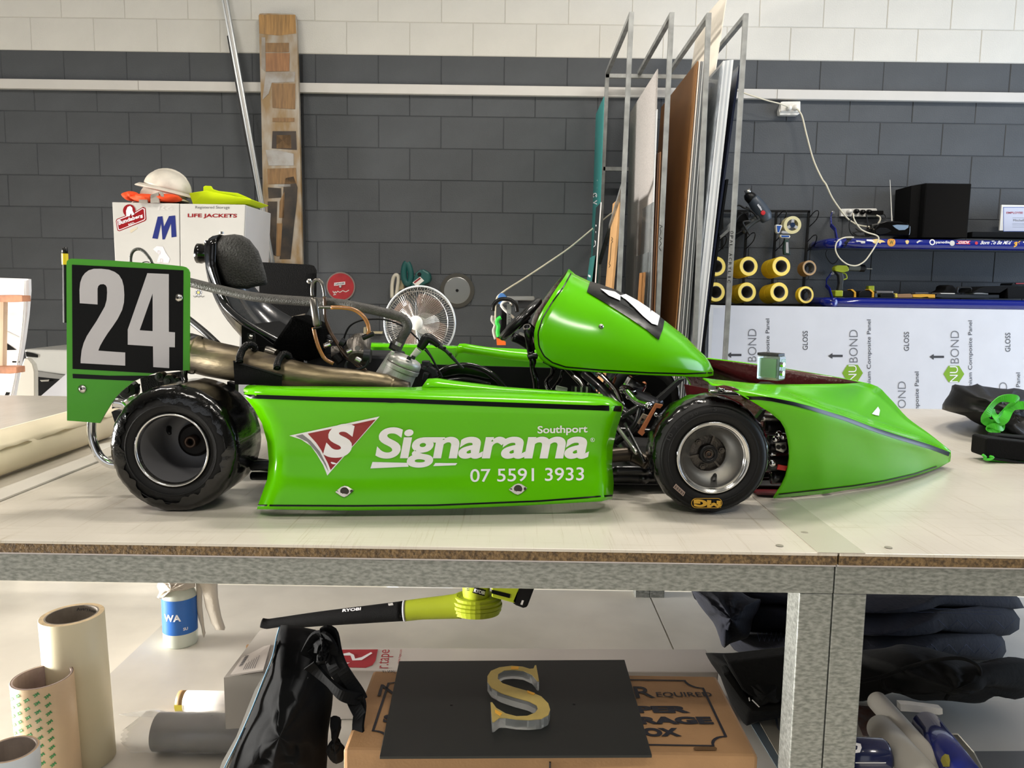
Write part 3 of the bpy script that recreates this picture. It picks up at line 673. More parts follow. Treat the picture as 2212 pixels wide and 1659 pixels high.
# battery / cap and cluster near the pedals
for i in range(7):
    mb = MB(); p = P(1237+i*6, 841+(i % 2)*1, 1.9); mb.box(p, (.0045,.02,.016)); mb.build('terminal_block', M_steel if i % 2 else M_black, kart)
mb = MB(); mb.box(P(1213,840,1.93), (.028,.02,.01), Matrix.Rotation(.2,3,'Y')); mb.build('cable_clamp', mat('pale_plastic','#a8b8a0',.5), kart)
for a, b_, m_, r_ in (((1258,806),(1300,840),M_chrome,.003),((1275,806),(1300,850),M_cop,.004),((1290,807),(1320,835),mat('white_wire','#b5b1aa',.4),.003),((1270,830),(1290,812),MATS['white_wire'],.003),((1310,815),(1290,848),M_chrome,.003),((1330,815),(1312,850),M_cop,.003),((1345,840),(1365,850),M_chrome,.012),((1240,812),(1262,838),M_steel,.005)):
    chas('brake_line', [(*a, 2.02), ((a[0]+b_[0])/2+3, (a[1]+b_[1])/2-2, 2.0), (*b_, 1.98)], r_, m_)
# brake disc hub at the far front wheel
fc = mir(cF); mb = MB(); c_ = V((fc.x, fc.y-.15, fc.z)); mb.lathe([(.03,.0),(.085,.0),(.085,.004),(.03,.004)], c_, (0,1,0), 40)
mb.build('brake_disc', mat('disc_dark','#18181a',.4,.8), kart)
for k in range(5):
    a = 2*math.pi*k/5+.4; mb = MB(); mb.sphere(c_+V((math.cos(a)*.055, -.004, math.sin(a)*.055)), .008, 10, 6); mb.build('disc_bolt', M_cop if k % 2 else M_chrome, kart, smooth=True)
chas('stub_axle', [(1440,905,1.72),(1500,930,1.72),(1640,940,1.75)], .014)
mb = MB(); mb.box(P(1370,835,2.05), (.05,.05,.04), Matrix.Rotation(.5,3,'Y')); mb.build('master_cylinder', M_chrome, kart, bevel=.006)
# mechanism between front wheel and nose
T6 = T3
for (x0,y0,x1,y1,r_,m_) in ((490,790,620,795,.010,M_steel),(520,850,660,852,.014,M_black),(480,880,690,880,.004,mat('red_bar','#7c1216',.35)),(540,940,670,940,.012,MATS['bar_grey']),(540,985,680,985,.013,M_black),(540,1030,700,1028,.008,M_chrome),(520,1090,690,1092,.020,M_tube),(560,1140,700,1130,.006,M_steel),(560,1180,690,1178,.016,M_tube)):
    a, b_ = T6([(x0,y0),(x1,y1)]); chas('steering_link', [(*a, 1.70), (*b_, 1.70)], r_, m_)
mb = MB(); mb.prism([P(*q_, 1.66) for q_ in T6([(590,960),(660,955),(665,1000),(640,1020),(595,1005)])], (0,.006,0)); mb.build('slotted_plate', M_steel, kart)
for q_ in ((610,985),(640,985)):
    mb = MB(); mb.lathe([(.0001,.001),(.005,.001),(.005,0)], P(*T6([q_])[0], 1.659), (0,-1,0), 10); mb.build('slot', M_black, kart)
for q_ in ((570,1090),(610,900),(590,930),(640,915)):
    mb = MB(); mb.sphere(P(*T6([q_])[0], 1.66), .008, 10, 6); mb.build('link_bolt', M_chrome, kart, smooth=True)
mb = MB(); mb.prism([P(*q_, 1.665) for q_ in T6([(610,1100),(668,1110),(655,1140),(600,1130)])], (0,.005,0)); mb.build('red_clip', mat('bright_red','#b0261c',.4), kart)
mb = MB(); mb.prism([P(*q_, 1.68) for q_ in T6([(510,745),(530,740),(500,800),(475,865),(465,800)])], (0,.02,0)); mb.build('mount_foot', M_black, kart)
mb = MB(); mb.prism([P(*q_, 1.75) for q_ in T6([(158,580),(200,582),(200,630),(160,630)])], (0,.01,0)); mb.build('alloy_tab', M_steel, kart)
chas('nose_bar', [(1533,846,1.72),(1560,848,1.70),(1600,850,1.68)], .006, M_chrome); mb = MB(); mb.sphere(P(1558,842,1.69), .008, 12, 8); mb.build('nose_bolt', M_chrome, kart, smooth=True)
mb = MB(); mb.prism([P(*q_, 1.9) for q_ in ((1478,830),(1540,842),(1600,870),(1650,930),(1690,1000),(1690,1040),(1640,1060),(1500,930))], (0,.006,0)); mb.build('front_bulkhead', mat('red_tray','#5b1318',.35), kart)
# ---- seat
M_seat = mat('seat_shell', '#141518', .2, .0, coat=.6, bump=.1, bs=30)
E_ = [(458,520),(459,560),(468,600),(480,628),(496,657),(530,687),(570,712),(620,738),(690,772),(760,805),(800,818)]
wd = [.085,.10,.115,.13,.15,.17,.18,.185,.19,.19,.18]; dp = [.02,.03,.035,.04,.045,.06,.075,.085,.09,.09,.07]
rows_ = []; n = len(E_)
for i, (x, y) in enumerate(E_):
    a, b_ = V((*E_[max(i-1,0)],0)), V((*E_[min(i+1,n-1)],0)); t = (b_-a).normalized(); q = V((-t.y, t.x, 0))   # towards lower left
    c = P(x, y, YC-wd[i]); c.y = YC
    pl_ = P(x+q.x*100, y+q.y*100, YC-wd[i])-P(x, y, YC-wd[i]); pl_.y = 0; pl_.normalize()
    r = []
    for j in range(13):
        u = -1+j/6; yy = wd[i]*(1 if abs(u) > .999 else (abs(u)**.8))*(-1 if u < 0 else 1); d = dp[i]*(1-abs(u)**4)
        r.append(c+V((0, yy, 0))+pl_*d)
    r = [r[0]+V((0,-.018,0))+pl_*.012, r[0]+V((0,-.012,0))]+r+[r[-1]+V((0,.012,0)), r[-1]+V((0,.018,0))+pl_*.012]
    rows_.append(r)
rows2 = list(zip(*[spline(list(c), 0, 3)[0] for c in zip(*rows_)]))
mb = MB(); mb.grid(rows2); seat = mb.build('seat', M_seat, kart, smooth=True, solid=-.006)
# near flange
T2 = lambda pts: S(100, 480, 3.687, pts)
fl_o = T2([(1275,150),(1270,330),(1310,450),(1345,530),(1380,600),(1440,720),(1500,780),(1560,828),(1700,912),(1850,990),(2100,1110)])
fl_i = T2([(1350,130),(1340,330),(1385,500),(1415,570),(1450,640),(1480,690),(1540,740),(1600,785),(1720,850),(1850,915),(2100,1040)])
a = resample(fl_o, 30); b_ = resample(fl_i, 30); mb = MB()
mb.ring([[P(q.x,q.y,YC-.135-.05*i/29) for i, q in enumerate(a)], [P(q.x,q.y,YC-.14-.05*i/29) for i, q in enumerate(b_)]][::1], False, False, False)
mb.build('seat_flange', M_blackg, kart, smooth=True, solid=.004)
# headrest
pad = T2([(1350,150),(1400,106),(1500,95),(1560,105),(1620,140),(1690,230),(1725,330),(1748,410),(1763,480),(1752,500),(1700,508),(1650,517),(1600,533),(1560,530),(1480,520),(1425,490),(1390,420),(1360,330),(1345,250)])
pr = [V((*q,0)) for q in pad]; cen = sum(pr, V())/len(pr); mb = MB(); rr_ = []
for k_, dy in ((.80,-.018),(.93,-.013),(1.0,.0),(1.0,.02),(.97,.16),(.9,.175)):
    rr_.append([P(*(cen+(q-cen)*k_)[:2], 1.98+dy) for q in pr])
mb.ring(rr_, True, True, True); mb.build('headrest', mat('grey_fleece', '#393836', .95, bump=1.0, bs=220, var=.25, vs=260), kart, smooth=True)
sh_ = T2([(1385,95),(1320,110),(1290,130),(1272,170),(1268,330),(1300,430),(1395,500),(1370,420),(1345,330),(1340,220),(1350,160)])
mb = MB(); mb.prism([P(*q, 1.965) for q in sh_], (0,.21,0)); mb.build('headrest_shell', M_blackg, kart, bevel=.003)
mb = MB(); p = P(437, 548, 2.07); d = (P(455,549,2.07)-P(430,547,2.07)).normalized()
mb.lathe([(.026,-.012),(.026,.0),(.023,.004),(.022,.03)], p-d*0.0, d, 28, True, False); mb.build('headrest_tube', M_blackg, kart, smooth=True)
mb = MB(); p = P(478.5, 505.5, 2.05); mb.lathe([(.0001,.006),(.006,.006),(.006,0)], p, (0,0,1), 8); mb.build('headrest_bolt', M_steel, kart)
# seat stay and rear struts
chas('seat_stay', [(408,690,2.0),(440,716,1.95),(470,744,1.9)], .009, MATS['strut_grey'])
mb = MB(); mb.prism([P(*q, 1.86) for q in T2([(1555,820),(1700,900),(2060,1150),(2060,1240),(1900,1200),(1620,1080),(1555,1000)])], (0,.3,0)); mb.build('seat_mount', M_blackm, kart)
mb = MB(); mb.prism([P(*q, 1.82) for q in T2([(1600,885),(1660,885),(1668,1000),(1600,1000)])], (0,.004,0)); mb.build('mount_lug', M_black, kart); screw(542,728, lambda x,y: P(x,y,1.815), kart, .005)
# ---- exhaust
M_exh = mat('exhaust_bare_metal', '#4c443b', .42, .85, var=.3, vs=9, hex2='#7d7158', bump=.15, bs=60, stretch=(1,2,4))
ex = [(300,745,1.90),(380,757,1.80),(412,763,1.74),(455,775,1.72),(500,784,1.70),(540,792,1.69),(614,807,1.68),(660,815,1.68),(702,820,1.68),(755,824,1.69),(791,826,1.70),(850,834,1.71),(880,842,1.72)]
exr = [40,40.5,40.5,39.5,38.5,37.5,34,31,29,28,26,22,18]
mb = MB(); mb.tube([P(*q) for q in ex], [mpp(q[2])*r for q, r in zip(ex, exr)], 32, True, 3); exo = mb.build('exhaust', M_exh, kart, smooth=True)
for i, (x, y, r) in enumerate(((424,766,41),(566,797,37.2),(706,821,28.4),(785,826,23.8),(848,834,18))):
    a, b_ = P(x-2, y-.4, 1.70), P(x+2, y+.4, 1.70); mb = MB(); mb.tube([a, b_], mpp(1.70)*r, 32, False)
    mb.build('weld_seam', M_exh, exo, smooth=True)
mb = MB(); mb.tube([P(404,761,1.742), P(424,767,1.735)], mpp(1.74)*43, 32, True); mb.build('exhaust_sleeve', mat('sleeve_dark','#171513',.5,.3), exo, smooth=True)
M_spr = mat('spring_black', '#141312', .3, .7)
for pts in (T2([(1540,1115),(1538,1080),(1560,1020),(1595,980),(1628,974),(1655,990),(1662,1020)]), T2([(1838,1165),(1838,1140),(1855,1090),(1880,1055),(1905,1050),(1928,1062),(1934,1090)])):
    q = resample(pts, 40); c_ = [P(a.x, a.y, 1.625+ .06*(i/39)) for i, a in enumerate(q)]
    mb = MB(); mb.tube(c_, .0045, 8); core = mb.build('tension_spring', M_spr, kart, smooth=True)
    mb = MB(); co = []
    for i in range(39*8):
        u = i/8; a = c_[int(u)].lerp(c_[min(int(u)+1, 39)], u-int(u)); t = (c_[min(int(u)+1,39)]-c_[max(int(u)-1,0)]).normalized(); s1 = t.cross(V((0,1,0))).normalized(); s2 = t.cross(s1)
        an = i*2*math.pi/8*.72; co.append(a+(s1*math.cos(an)+s2*math.sin(an))*.0068)
    mb.tube(co, .0013, 4); mb.build('spring_coil', M_spr, core, smooth=True)
mb = MB(); mb.prism([P(*q, 1.635) for q in T2([(1490,1112),(1520,1125),(1878,1220),(1872,1300),(1500,1292)])], (0,.003,0)); mb.build('exhaust_guard', M_blackm, kart)
mb = MB(); mb.bar(P(504,780,1.634), P(609,811,1.634), .003, .003); mb.build('guard_edge', MATS['sleeve_dark'], kart)
mb = MB(); mb.prism([P(*q, 1.70) for q in T2([(1440,1270),(1505,1290),(1505,1380),(1440,1360)])], (0,.02,0)); mb.build('exhaust_stay', M_black, kart)
# ---- radiator hose
T7 = lambda pts: S(500, 540, 3.95, pts)
M_hose = mat('rubber_hose', '#3a3834', .5, bump=.5, bs=350, var=.15, vs=50)
hp = [(395,606)]+[(410,610),(480,627),(561,643)]+T7([(660,440),(900,455),(1050,480),(1200,510),(1400,560),(1470,590),(1503,640),(1490,690),(1460,740),(1440,785)])
mb = MB(); mb.tube([P(x, y, 1.80-.06*min(1, i/6)) for i, (x, y) in enumerate(hp)], mpp(1.76)*10.3, 16, True, 6); mb.build('radiator_hose', M_hose, kart, smooth=True)
# ---- loop hose above the plate
chas('breather_hose', [(*q, 1.75) for q in T2([(672,320),(672,280),(685,240),(710,218),(745,215),(780,235),(810,270),(830,300),(840,325)])], .0035, M_hose)
chas('breather_wire', [(*q, 1.75) for q in T2([(765,322),(795,315),(830,322),(860,330)])], .001, M_black)
# ---- catch tank and fuel hoses
M_tank = mat('tank_metal', '#6e6a64', .3, .9)
ax0, ax1 = P(*T7([(700,410)])[0], 1.70), P(*T7([(735,650)])[0], 1.70)
mb = MB(); mb.tube([ax0+(ax0-ax1)*.03, ax0, ax0.lerp(ax1,.05), ax0.lerp(ax1,.95), ax1, ax1+(ax1-ax0)*.04], [.004,.007,.0093,.0093,.007,.005], 20, True); mb.build('catch_tank', M_tank, kart, smooth=True)
M_amb = mat('amber_hose', '#8a5a28', .25, coat=.4, var=.2, vs=20); M_brh = mat('brown_hose', '#4a3526', .25, coat=.4, var=.25, vs=15)
chas('fuel_hose', [(*q, 1.70) for q in T7([(692,395),(688,330),(700,275),(735,255),(772,285),(790,350),(795,400)])], .0040, MATS['tank_metal'])
chas('fuel_hose', [(*q, 1.74) for q in T7([(797,400),(797,500),(806,590),(835,680),(880,760),(960,880),(1060,970),(1150,1030)])], .0042, M_brh)
chas('fuel_hose', [(*q, 1.69) for q in T7([(700,660),(722,760),(752,850),(800,930),(870,970)])], .0042, M_amb)
chas('fuel_hose', [(*q, 1.69) for q in T7([(745,487),(800,488),(850,490)])], .0036, M_tank)
chas('fuel_hose', [(*q, 1.69) for q in T7([(850,490),(960,493),(1050,512),(1120,560),(1162,630),(1172,700),(1150,745)])], .0044, M_amb)
chas('throttle_cable', [(*q, 1.8) for q in T7([(955,780),(970,725),(1010,650),(1090,605),(1200,590),(1330,598),(1480,660),(1600,770),(1700,900),(1760,1020),(1800,1090)])], .0022, M_black)
chas('cable_tie', [(*q, 1.685) for q in T7([(695,670),(735,665),(770,655)])], .002, M_black)
# ---- air filter
q = T7([(520,553),(735,655),(722,900),(650,960),(335,835),(350,800)])
mb = MB(); mb.prism([P(*a, 1.72) for a in q], (0,.12,0)); mb.build('air_filter', mat('filter_foam', '#030303', 1.0, spec=.05, bump=1., bs=260), kart, bevel=.008)
chas('filter_end', [(*a, 1.78) for a in T7([(290,860),(330,870),(380,890)])], .012, MATS['tank_metal'])
# ---- carburettor
def cylP(name, a, b_, r0, r1, m_, Y0, Y1=None, seg=24, par=None, rim=True):
    A, B = P(*T7([a])[0], Y0), P(*T7([b_])[0], Y1 or Y0); d = B-A; mb = MB()
    mb.tube([A, A+d*.06, A+d*.94, B] if rim else [A, B], [r0*.9, r0, r1, r1*.9] if rim else [r0, r1], seg, True); return mb.build(name, m_, par or kart, smooth=False, bevel=0)
M_cast = mat('cast_metal', '#6b6660', .45, .8, bump=.4, bs=150, var=.2, vs=40); M_alu = mat('cast_aluminium', '#b6b5b0', .42, .55, bump=.12, bs=260, var=.04, vs=20)
cylP('carburettor', (1105,760), (1085,930), .024, .024, M_cast, 1.76, 1.72)
cylP('carburettor_body', (1060,800), (1010,900), .02, .018, M_cast, 1.73, 1.76)
cylP('carburettor_cap', (1130,900), (1190,905), .015, .015, mat('dark_alloy','#25262a',.45,.5), 1.71)
cylP('intake_stub', (880,900), (930,960), .014, .012, M_black, 1.74); cylP('intake_stub', (790,820), (850,800), .007, .006, M_chrome, 1.72)
cylP('idle_screw', (840,770), (835,800), .007, .003, M_chrome, 1.72); cylP('idle_screw', (985,870), (1030,850), .005, .005, M_chrome, 1.71)
cylP('throttle_housing', (930,780), (970,800), .010, .008, MATS['dark_alloy'], 1.73); cylP('throttle_housing', (860,880), (940,870), .016, .014, M_cast, 1.76)
cylP('carburettor_bolt', (1060,925), (1105,950), .006, .006, M_steel, 1.70); cylP('hose_clip', (1120,750), (1215,712), .006, .005, M_black, 1.69)
mb = MB(); mb.lathe([(.0001,.001),(.0045,.001),(.0045,0),(.006,0),(.006,-.002)], P(*T7([(1075,838)])[0], 1.70), (0,-1,0), 14); mb.build('mixture_port', M_tank, kart)
chas('overflow_loop', [(*a, 1.70) for a in T7([(990,950),(975,985),(990,1020),(1030,1030),(1130,1000),(1160,960),(1170,930)])], .003, MATS['dark_alloy'])
# engine mass in the dark behind
mb = MB(); mb.box(P(770,800,1.86), (.22,.14,.09)); mb.build('crankcase', MATS['dark_alloy'], kart, bevel=.01)
mb = MB(); mb.box(P(745,775,1.83), (.12,.06,.07), Matrix.Rotation(.5,3,'Y')); mb.build('reed_block', MATS['dark_alloy'], kart, bevel=.006)
# ---- cylinder and head
top = P(*T7([(1500,905)])[0], 1.74); bot = P(*T7([(1395,1150)])[0], 1.74); d = (top-bot).normalized(); L = (top-bot).length
mb = MB(); mb.lathe([(.036,0),(.036,L*.5),(.039,L*.52),(.040,L*.66),(.036,L*.68)], bot, d, 40, True, False); mb.build('engine_cylinder', M_alu, kart, bevel=.001)
mb = MB(); mb.lathe([(.0375,L*.69),(.0385,L*.72),(.0385,L*.84),(.034,L*.93),(.018,L*1.0),(.0001,L*1.0)], bot, d, 40); mb.build('cylinder_head', M_alu, kart, smooth=True)
mb = MB(); mb.lathe([(.0392,L*.675),(.0392,L*.69),(.030,L*.69)], bot, d, 40); mb.build('head_gasket', M_cast, kart)
mb = MB(); mb.prism([P(*a, 1.73) for a in T7([(1225,1050),(1290,950),(1340,875),(1375,880),(1370,960),(1330,1060),(1300,1080)])], (0,.05,0)); mb.build('water_jacket', M_alu, kart, bevel=.004)
for a in ((1510,935),(1545,930),(1640,1020),(1365,890),(1690,990)):
    cylP('head_bolt', a, (a[0]+12, a[1]-26), .005, .0045, MATS['dark_alloy'] if a[0] != 1365 else M_alu, 1.705)
cylP('water_outlet', (1400,850), (1440,775), .0125, .0115, M_hose, 1.74); cylP('hose_clamp', (1412,810), (1426,780), .0135, .0135, M_steel, 1.74)
cylP('thermostat', (1370,850), (1395,790), .009, .010, MATS['dark_alloy'], 1.75)
cylP('spark_plug', (1540,915), (1600,850), .006, .008, mat('plug_ceramic','#c9c8c0',.3), 1.72)
tubeP('plug_cap', [(*a, 1.72) for a in T7([(1608,840),(1640,790),(1668,752),(1715,768),(1770,815)])], [.0085,.0105,.0115,.0095,.007], M_black, kart, 14)
tubeP('plug_lead', [(*a, 1.72) for a in T7([(1770,815),(1830,860),(1880,910),(1930,965),(1980,1012)])], [.006,.004,.0045,.0032,.0028], MATS['dark_alloy'], kart)
for a in ((1820,835),(1870,888)): 
    mb = MB(); mb.sphere(P(*T7([a])[0], 1.715), .0035, 8, 6); mb.build('lead_tie', M_black, kart)
chas('lead_wire', [(*a, 1.75) for a in T7([(1650,850),(1700,910),(1740,980),(1780,1050),(1800,1090)])], .0022, M_black)
for i, a in enumerate(((1660,970),(1700,1020),(1730,1050),(1660,1080))):
    mb = MB(); mb.box(P(*T7([a])[0], 1.80), (.018,.02,.014), Matrix.Rotation(.6*i,3,'Y')); mb.build('ignition_coil_part', MATS['dark_alloy'], kart, bevel=.002)
# ---- black knee guard hoops behind the pod lip
for pts, r in (([(938,812),(965,795),(1010,788),(1050,800),(1078,822),(1092,838)], .006), ([(944,826),(1000,818),(1060,830)], .004)):
    chas('guard_hoop', [(*a, 1.86) for a in pts], r, M_blackg)
mb = MB(); mb.prism([P(*q, 1.90) for q in ((940,815),(965,797),(1010,791),(1048,803),(1075,824),(1090,845),(940,845))], (0,.02,0)); mb.build('knee_guard', M_blackg, kart, bevel=.004)
mb = MB(); mb.prism([P(*q, 2.30) for q in ((880,786),(1230,796),(1270,803),(1270,850),(880,850))], (0,.01,0)); mb.build('inner_panel', M_black, kart)
# ---- steering wheel
M_lea = mat('black_leather', '#0d0d0e', .3, coat=.4, bump=.2, bs=90)
A, B = P(1166, 650, 2.0), P(1084, 732, 2.0); A.y = B.y = YC; c_ = (A+B)/2; u = (B-A)/2; pts = []
for i in range(48):
    a = 2*math.pi*i/48; pts.append(c_+u*math.cos(a)*.97+V((0, .10*math.sin(a), 0)))
mb = MB(); mb.tube(pts, .0100, 12, closed=True); sw = mb.build('steering_wheel', M_lea, kart, smooth=True)
mb = MB(); nrm = u.cross(V((0,1,0))).normalized(); nrm = nrm if nrm.x > 0 else -nrm
for a in (0, math.pi, math.pi/2): mb.tube([c_+nrm*.01, c_+u*math.cos(a)*.9+V((0,.095*math.sin(a),0))], .007, 8)
mb.lathe([(.0001,.012),(.022,.012),(.024,0),(.0001,0)], c_+nrm*.005, nrm, 20); mb.build('wheel_spoke', M_black, sw)
mb = MB(); mb.tube([c_+nrm*.01, c_+nrm*.09, P(1290,860,2.05)], .011, 12, True, 3); mb.build('steering_column', M_tube, kart, smooth=True)
chas('steering_arm', [(1108,728,1.96),(1125,735,1.97),(1150,752,2.0)], .012)
# ---- gear lever
mb = MB(); a, b_ = P(1138,706,1.865), P(1147,762,1.92); mb.tube([a, b_], .0092, 20, False); gl = mb.build('gear_lever', M_tube, kart, smooth=True, solid=.0012)
mb = MB(); d = (a-b_).normalized(); mb.lathe([(.0070,.0),(.0070,.0008),(.0098,.0008),(.0098,-.002)], a, d, 24); mb.build('lever_rim', M_chrome, gl)
chas('lever_clamp', [(1140,772,1.89),(1152,768,1.89),(1162,770,1.89)], .007)
chas('lever_rod', [(1147,760,1.9),(1151,780,1.9),(1150,795,1.9),(1157,820,1.9),(1158,842,1.9)], [.008,.009,.0065,.0085,.007], M_wrap)
chas('cable_loom', [(1195,792,1.98),(1192,810,1.97),(1180,826,1.96),(1187,845,1.95)], .006, M_wrap); chas('cable_loom', [(1215,800,2.0),(1210,820,2.0),(1190,846,1.98)], .005, M_wrap)
chas('cable_loom', [(1175,777,1.94),(1190,785,1.94),(1200,795,1.95)], .008, M_wrap)
# ---- rear bumper and pieces behind the plate
T8 = lambda pts: S(0, 560, 2.911, pts)
chas('rear_bumper', [(*a, 1.66) for a in T8([(582,960),(576,1030),(580,1130),(620,1230),(680,1280),(735,1292)])], .0095, M_chrome, seg=16)
chas('rear_bumper_tube', [(*a, 1.75) for a in T8([(720,900),(770,905),(800,925),(835,960)])], .012, M_chrome, seg=14)
chas('rear_bumper_tube', [(*a, 1.72) for a in T8([(820,870),(845,905),(860,930)])], .016, M_steel, seg=14)
for a, r in (((795,822),.024),((1062,765),.016),((1000,740),.012),((1110,770),.010)):
    mb = MB(); mb.lathe([(.0001,.004),(r*.3,.004),(r*.35,.001),(r*.8,0),(r,-.008),(r*.9,-.02)], P(*T8([a])[0], 1.72), (0,-1,0), 20); mb.build('rubber_mount', M_black, kart)
mb = MB(); mb.prism([P(*a, 1.80) for a in T8([(880,740),(1150,705),(1165,790),(1100,800),(960,830),(900,880)])], (0,.02,0)); mb.build('rear_guard', M_blackm, kart)
mb = MB(); mb.prism([P(*a, 1.75) for a in T8([(700,880),(790,800),(850,790),(830,850),(740,910),(700,945)])], (0,.03,0)); mb.build('bumper_bracket', MATS['dark_alloy'], kart, bevel=.003)
chas('breather_stub', [(400,800,1.70),(398,815,1.69),(402,830,1.67),(398,850,1.62)], [.006,.007,.005,.003], M_wrap)
mb = MB(); mb.prism([P(*a, 1.78) for a in T8([(700,960),(720,950),(780,960),(740,1020),(735,1070)])], (0,.02,0)); mb.build('wheel_guard', M_black, kart)
# marker pole behind the plate
po = MB(); po.tube([P(*T2([(147,200)])[0], 1.70), P(*T2([(148,250)])[0], 1.70)], [.0055,.0062], 14, True); 
pole = po.build('marker_pole', M_black, kart, smooth=True)
mb = MB(); mb.tube([P(*T2([(148,250)])[0],1.70), P(*T2([(150,338)])[0],1.70)], .0065, 14); mb.build('pole_band', mat('yellow_tape','#e8c81c',.4), pole)
mb = MB(); mb.tube([P(*T2([(150,338)])[0],1.70), P(*T2([(155,800)])[0],1.70)], .0052, 12); mb.build('pole_shaft', M_black, pole)
# ---- action camera on the nose
cmb = TH('action_camera', P(1667,830,1.72), 'small action camera in a clear housing stuck on the green nose', 'camera')
c0 = P(1666,794,1.72)
R_ = Matrix.Rotation(-.8, 3, 'Z'); M_clr = mat('clear_plastic', '#d8efe0', .08, trans=.85, alpha=.75)
mb = MB(); mb.box(c0, (.052,.034,.054), R_); mb.build('clear_housing', M_clr, cmb, bevel=.004)
mb = MB(); mb.box(c0+R_@V((0,.0,0)), (.040,.024,.042), R_); mb.build('camera_body', mat('camera_green', '#1d4a22', .2, .3, coat=.6), cmb, bevel=.002)
mb = MB(); mb.box(c0+R_@V((-.002,-.0005,.0295)), (.050,.030,.006), R_); mb.build('top_latch', M_black, cmb, bevel=.001)
for dz in (.009,-.010):
    mb = MB(); mb.lathe([(.0001,.006),(.0055,.006),(.0065,0)], c0+R_@V((.0265,-.006,dz)), R_@V((1,0,0)), 6); mb.build('housing_button', M_chrome, cmb)
mb = MB(); mb.box(c0+R_@V((0,-.0175,0)), (.040,.001,.042), R_); mb.box(c0+R_@V((.0265,.004,0)), (.001,.018,.04), R_); mb.build('housing_frame', mat('pale_green_glass','#9fd0a4',.15,alpha=.35), cmb)
mb = MB(); mb.prism([P(*q,1.71) for q in T3([(500,590),(530,572),(590,572),(640,612),(480,598)])], (0,.045,0)); mb.build('mount_foot', M_black, cmb, bevel=.002)
# ================================================================ things against the back wall
def flat(*a, **k): return on_plane(*a, **k)
def yplane(Y, off=.0008): return on_plane(V((0, Y, 1)), (0,-1,0), off)
def prismP(mb, pts, Y, dy): mb.prism([P(x, y, Y) for x, y in pts], (0, dy, 0)); return mb
T1c = lambda pts: S(0, 0, 2.963, pts)
# ---- locker
YL = 4.2
lk = TH('storage_locker', V((P(380,700,YL).x, YL+.2, 0)), 'white double-door storage locker with stickers behind the kart seat', 'locker')
def boxpx(mb, x0t, x0b, x1t, x1b, yt0, yt1, zb_, Y, D):
    a, b_ = P(x0t, yt0, Y), P(x1t, yt1, Y); c_, d_ = P(x0b, 700, Y), P(x1b, 700, Y)
    def ext(t, b2): k = (zb_-t.z)/(b2.z-t.z); return t+(b2-t)*k
    c_ = ext(a, c_); d_ = ext(b_, d_)
    mb.hexa([c_, d_, d_+V((0,D,0)), c_+V((0,D,0)), a, b_, b_+V((0,D,0)), a+V((0,D,0))]); return mb
M_lock = mat('locker_white', '#c3c1bc', .38); M_lside = mat('locker_side', '#d0cecf', .4)
mb = MB(); boxpx(mb, 243, 256, 532, 522, 438, 443, .02, YL+.012, .42); mb.build('body', M_lside, lk, bevel=.004)
mb = MB(); boxpx(mb, 242, 255, 387, 390, 436.5, 439.5, .05, YL, .012); d1 = mb.build('door', M_lock, lk, bevel=.003)
mb = MB(); boxpx(mb, 388.5, 391.5, 530, 520, 440, 442, .05, YL, .012); d2 = mb.build('door', M_lock, lk, bevel=.003)
f0 = yplane(YL, .001); f1_ = yplane(YL, .0018); f2_ = yplane(YL, .0026); f3_ = yplane(YL, .0034)
M_navy = mat('navy_vinyl', '#16246e', .4)
shape('sticker_shield', [T1c([(742,1415),(748,1402),(860,1358),(915,1325),(932,1332),(937,1405),(928,1415),(765,1480),(752,1475)])], f0, M_print_r, d1)
shape('sticker_shield', [T1c(circ(828,1348,40))], f1_, M_print_r, d1)
shape('sticker_outline', [T1c([(748,1417),(753,1406),(862,1363),(913,1332),(927,1337),(931,1402),(924,1410),(766,1474),(757,1470)]), T1c([(752,1418),(757,1410),(864,1367),(913,1337),(922,1341),(927,1399),(921,1406),(768,1469),(761,1466)])], f1_, M_print_w, d1)
shape('sticker_emblem', [T1c([(810,1385),(808,1350),(818,1325),(835,1318),(848,1330),(850,1350),(862,1372),(845,1382),(840,1365),(830,1385)])], f2_, M_print_w, d1)
text('sticker_lettering', 'Bundaberg', T1c([(762,1450),(918,1392),(912,1368),(758,1412)]), f2_, M_print_w, d1, .03)
text('sticker_lettering', 'RED', T1c([(826,1445),(862,1431),(858,1420),(822,1434)]), f2_, M_print_w, d1, .01)
text('lettering', 'R6', T1c([(1005,1346),(1105,1346),(1112,1316),(1015,1316)]), f0, mat('pale_print','#c9c6c2',.5), d1, .03)
shape('letter_m', [T1c([(975,1525),(1010,1387),(1040,1384),(1050,1450),(1082,1383),(1122,1379),(1130,1515),(1098,1520),(1095,1430),(1055,1532),(1040,1533),(1032,1430),(1010,1530)])], f0, M_navy, d1)
shape('tape_scrap', [T1c([(832,1480),(838,1470),(878,1453),(880,1462),(838,1492)])], f0, mat('tan_tape','#c9bda4',.6), d1)
text('lettering', 'Registered Storage', T1c([(1250,1340),(1470,1342),(1470,1318),(1250,1318)]), f0, mat('grey_print','#6f6f70',.5), d2, .005)
text('lettering', 'LIFE JACKETS', T1c([(1202,1397),(1515,1400),(1518,1369),(1202,1367)]), f0, M_print_r, d2, .03)
shape('faint_sticker', [T2([(850,215),(880,190),(930,195),(950,240),(985,290),(975,325),(880,318),(900,260)])], f0, mat('faint_print','#d9d4da',.5), d1)
for s_, q in (('D',(895,255)),('D',(915,320))): text('faint_lettering', s_, T2([(q[0]-8,q[1]+2),(q[0]+14,q[1]+2),(q[0]+14,q[1]-30),(q[0]-8,q[1]-30)]), f1_, MATS['pale_print'], d1)
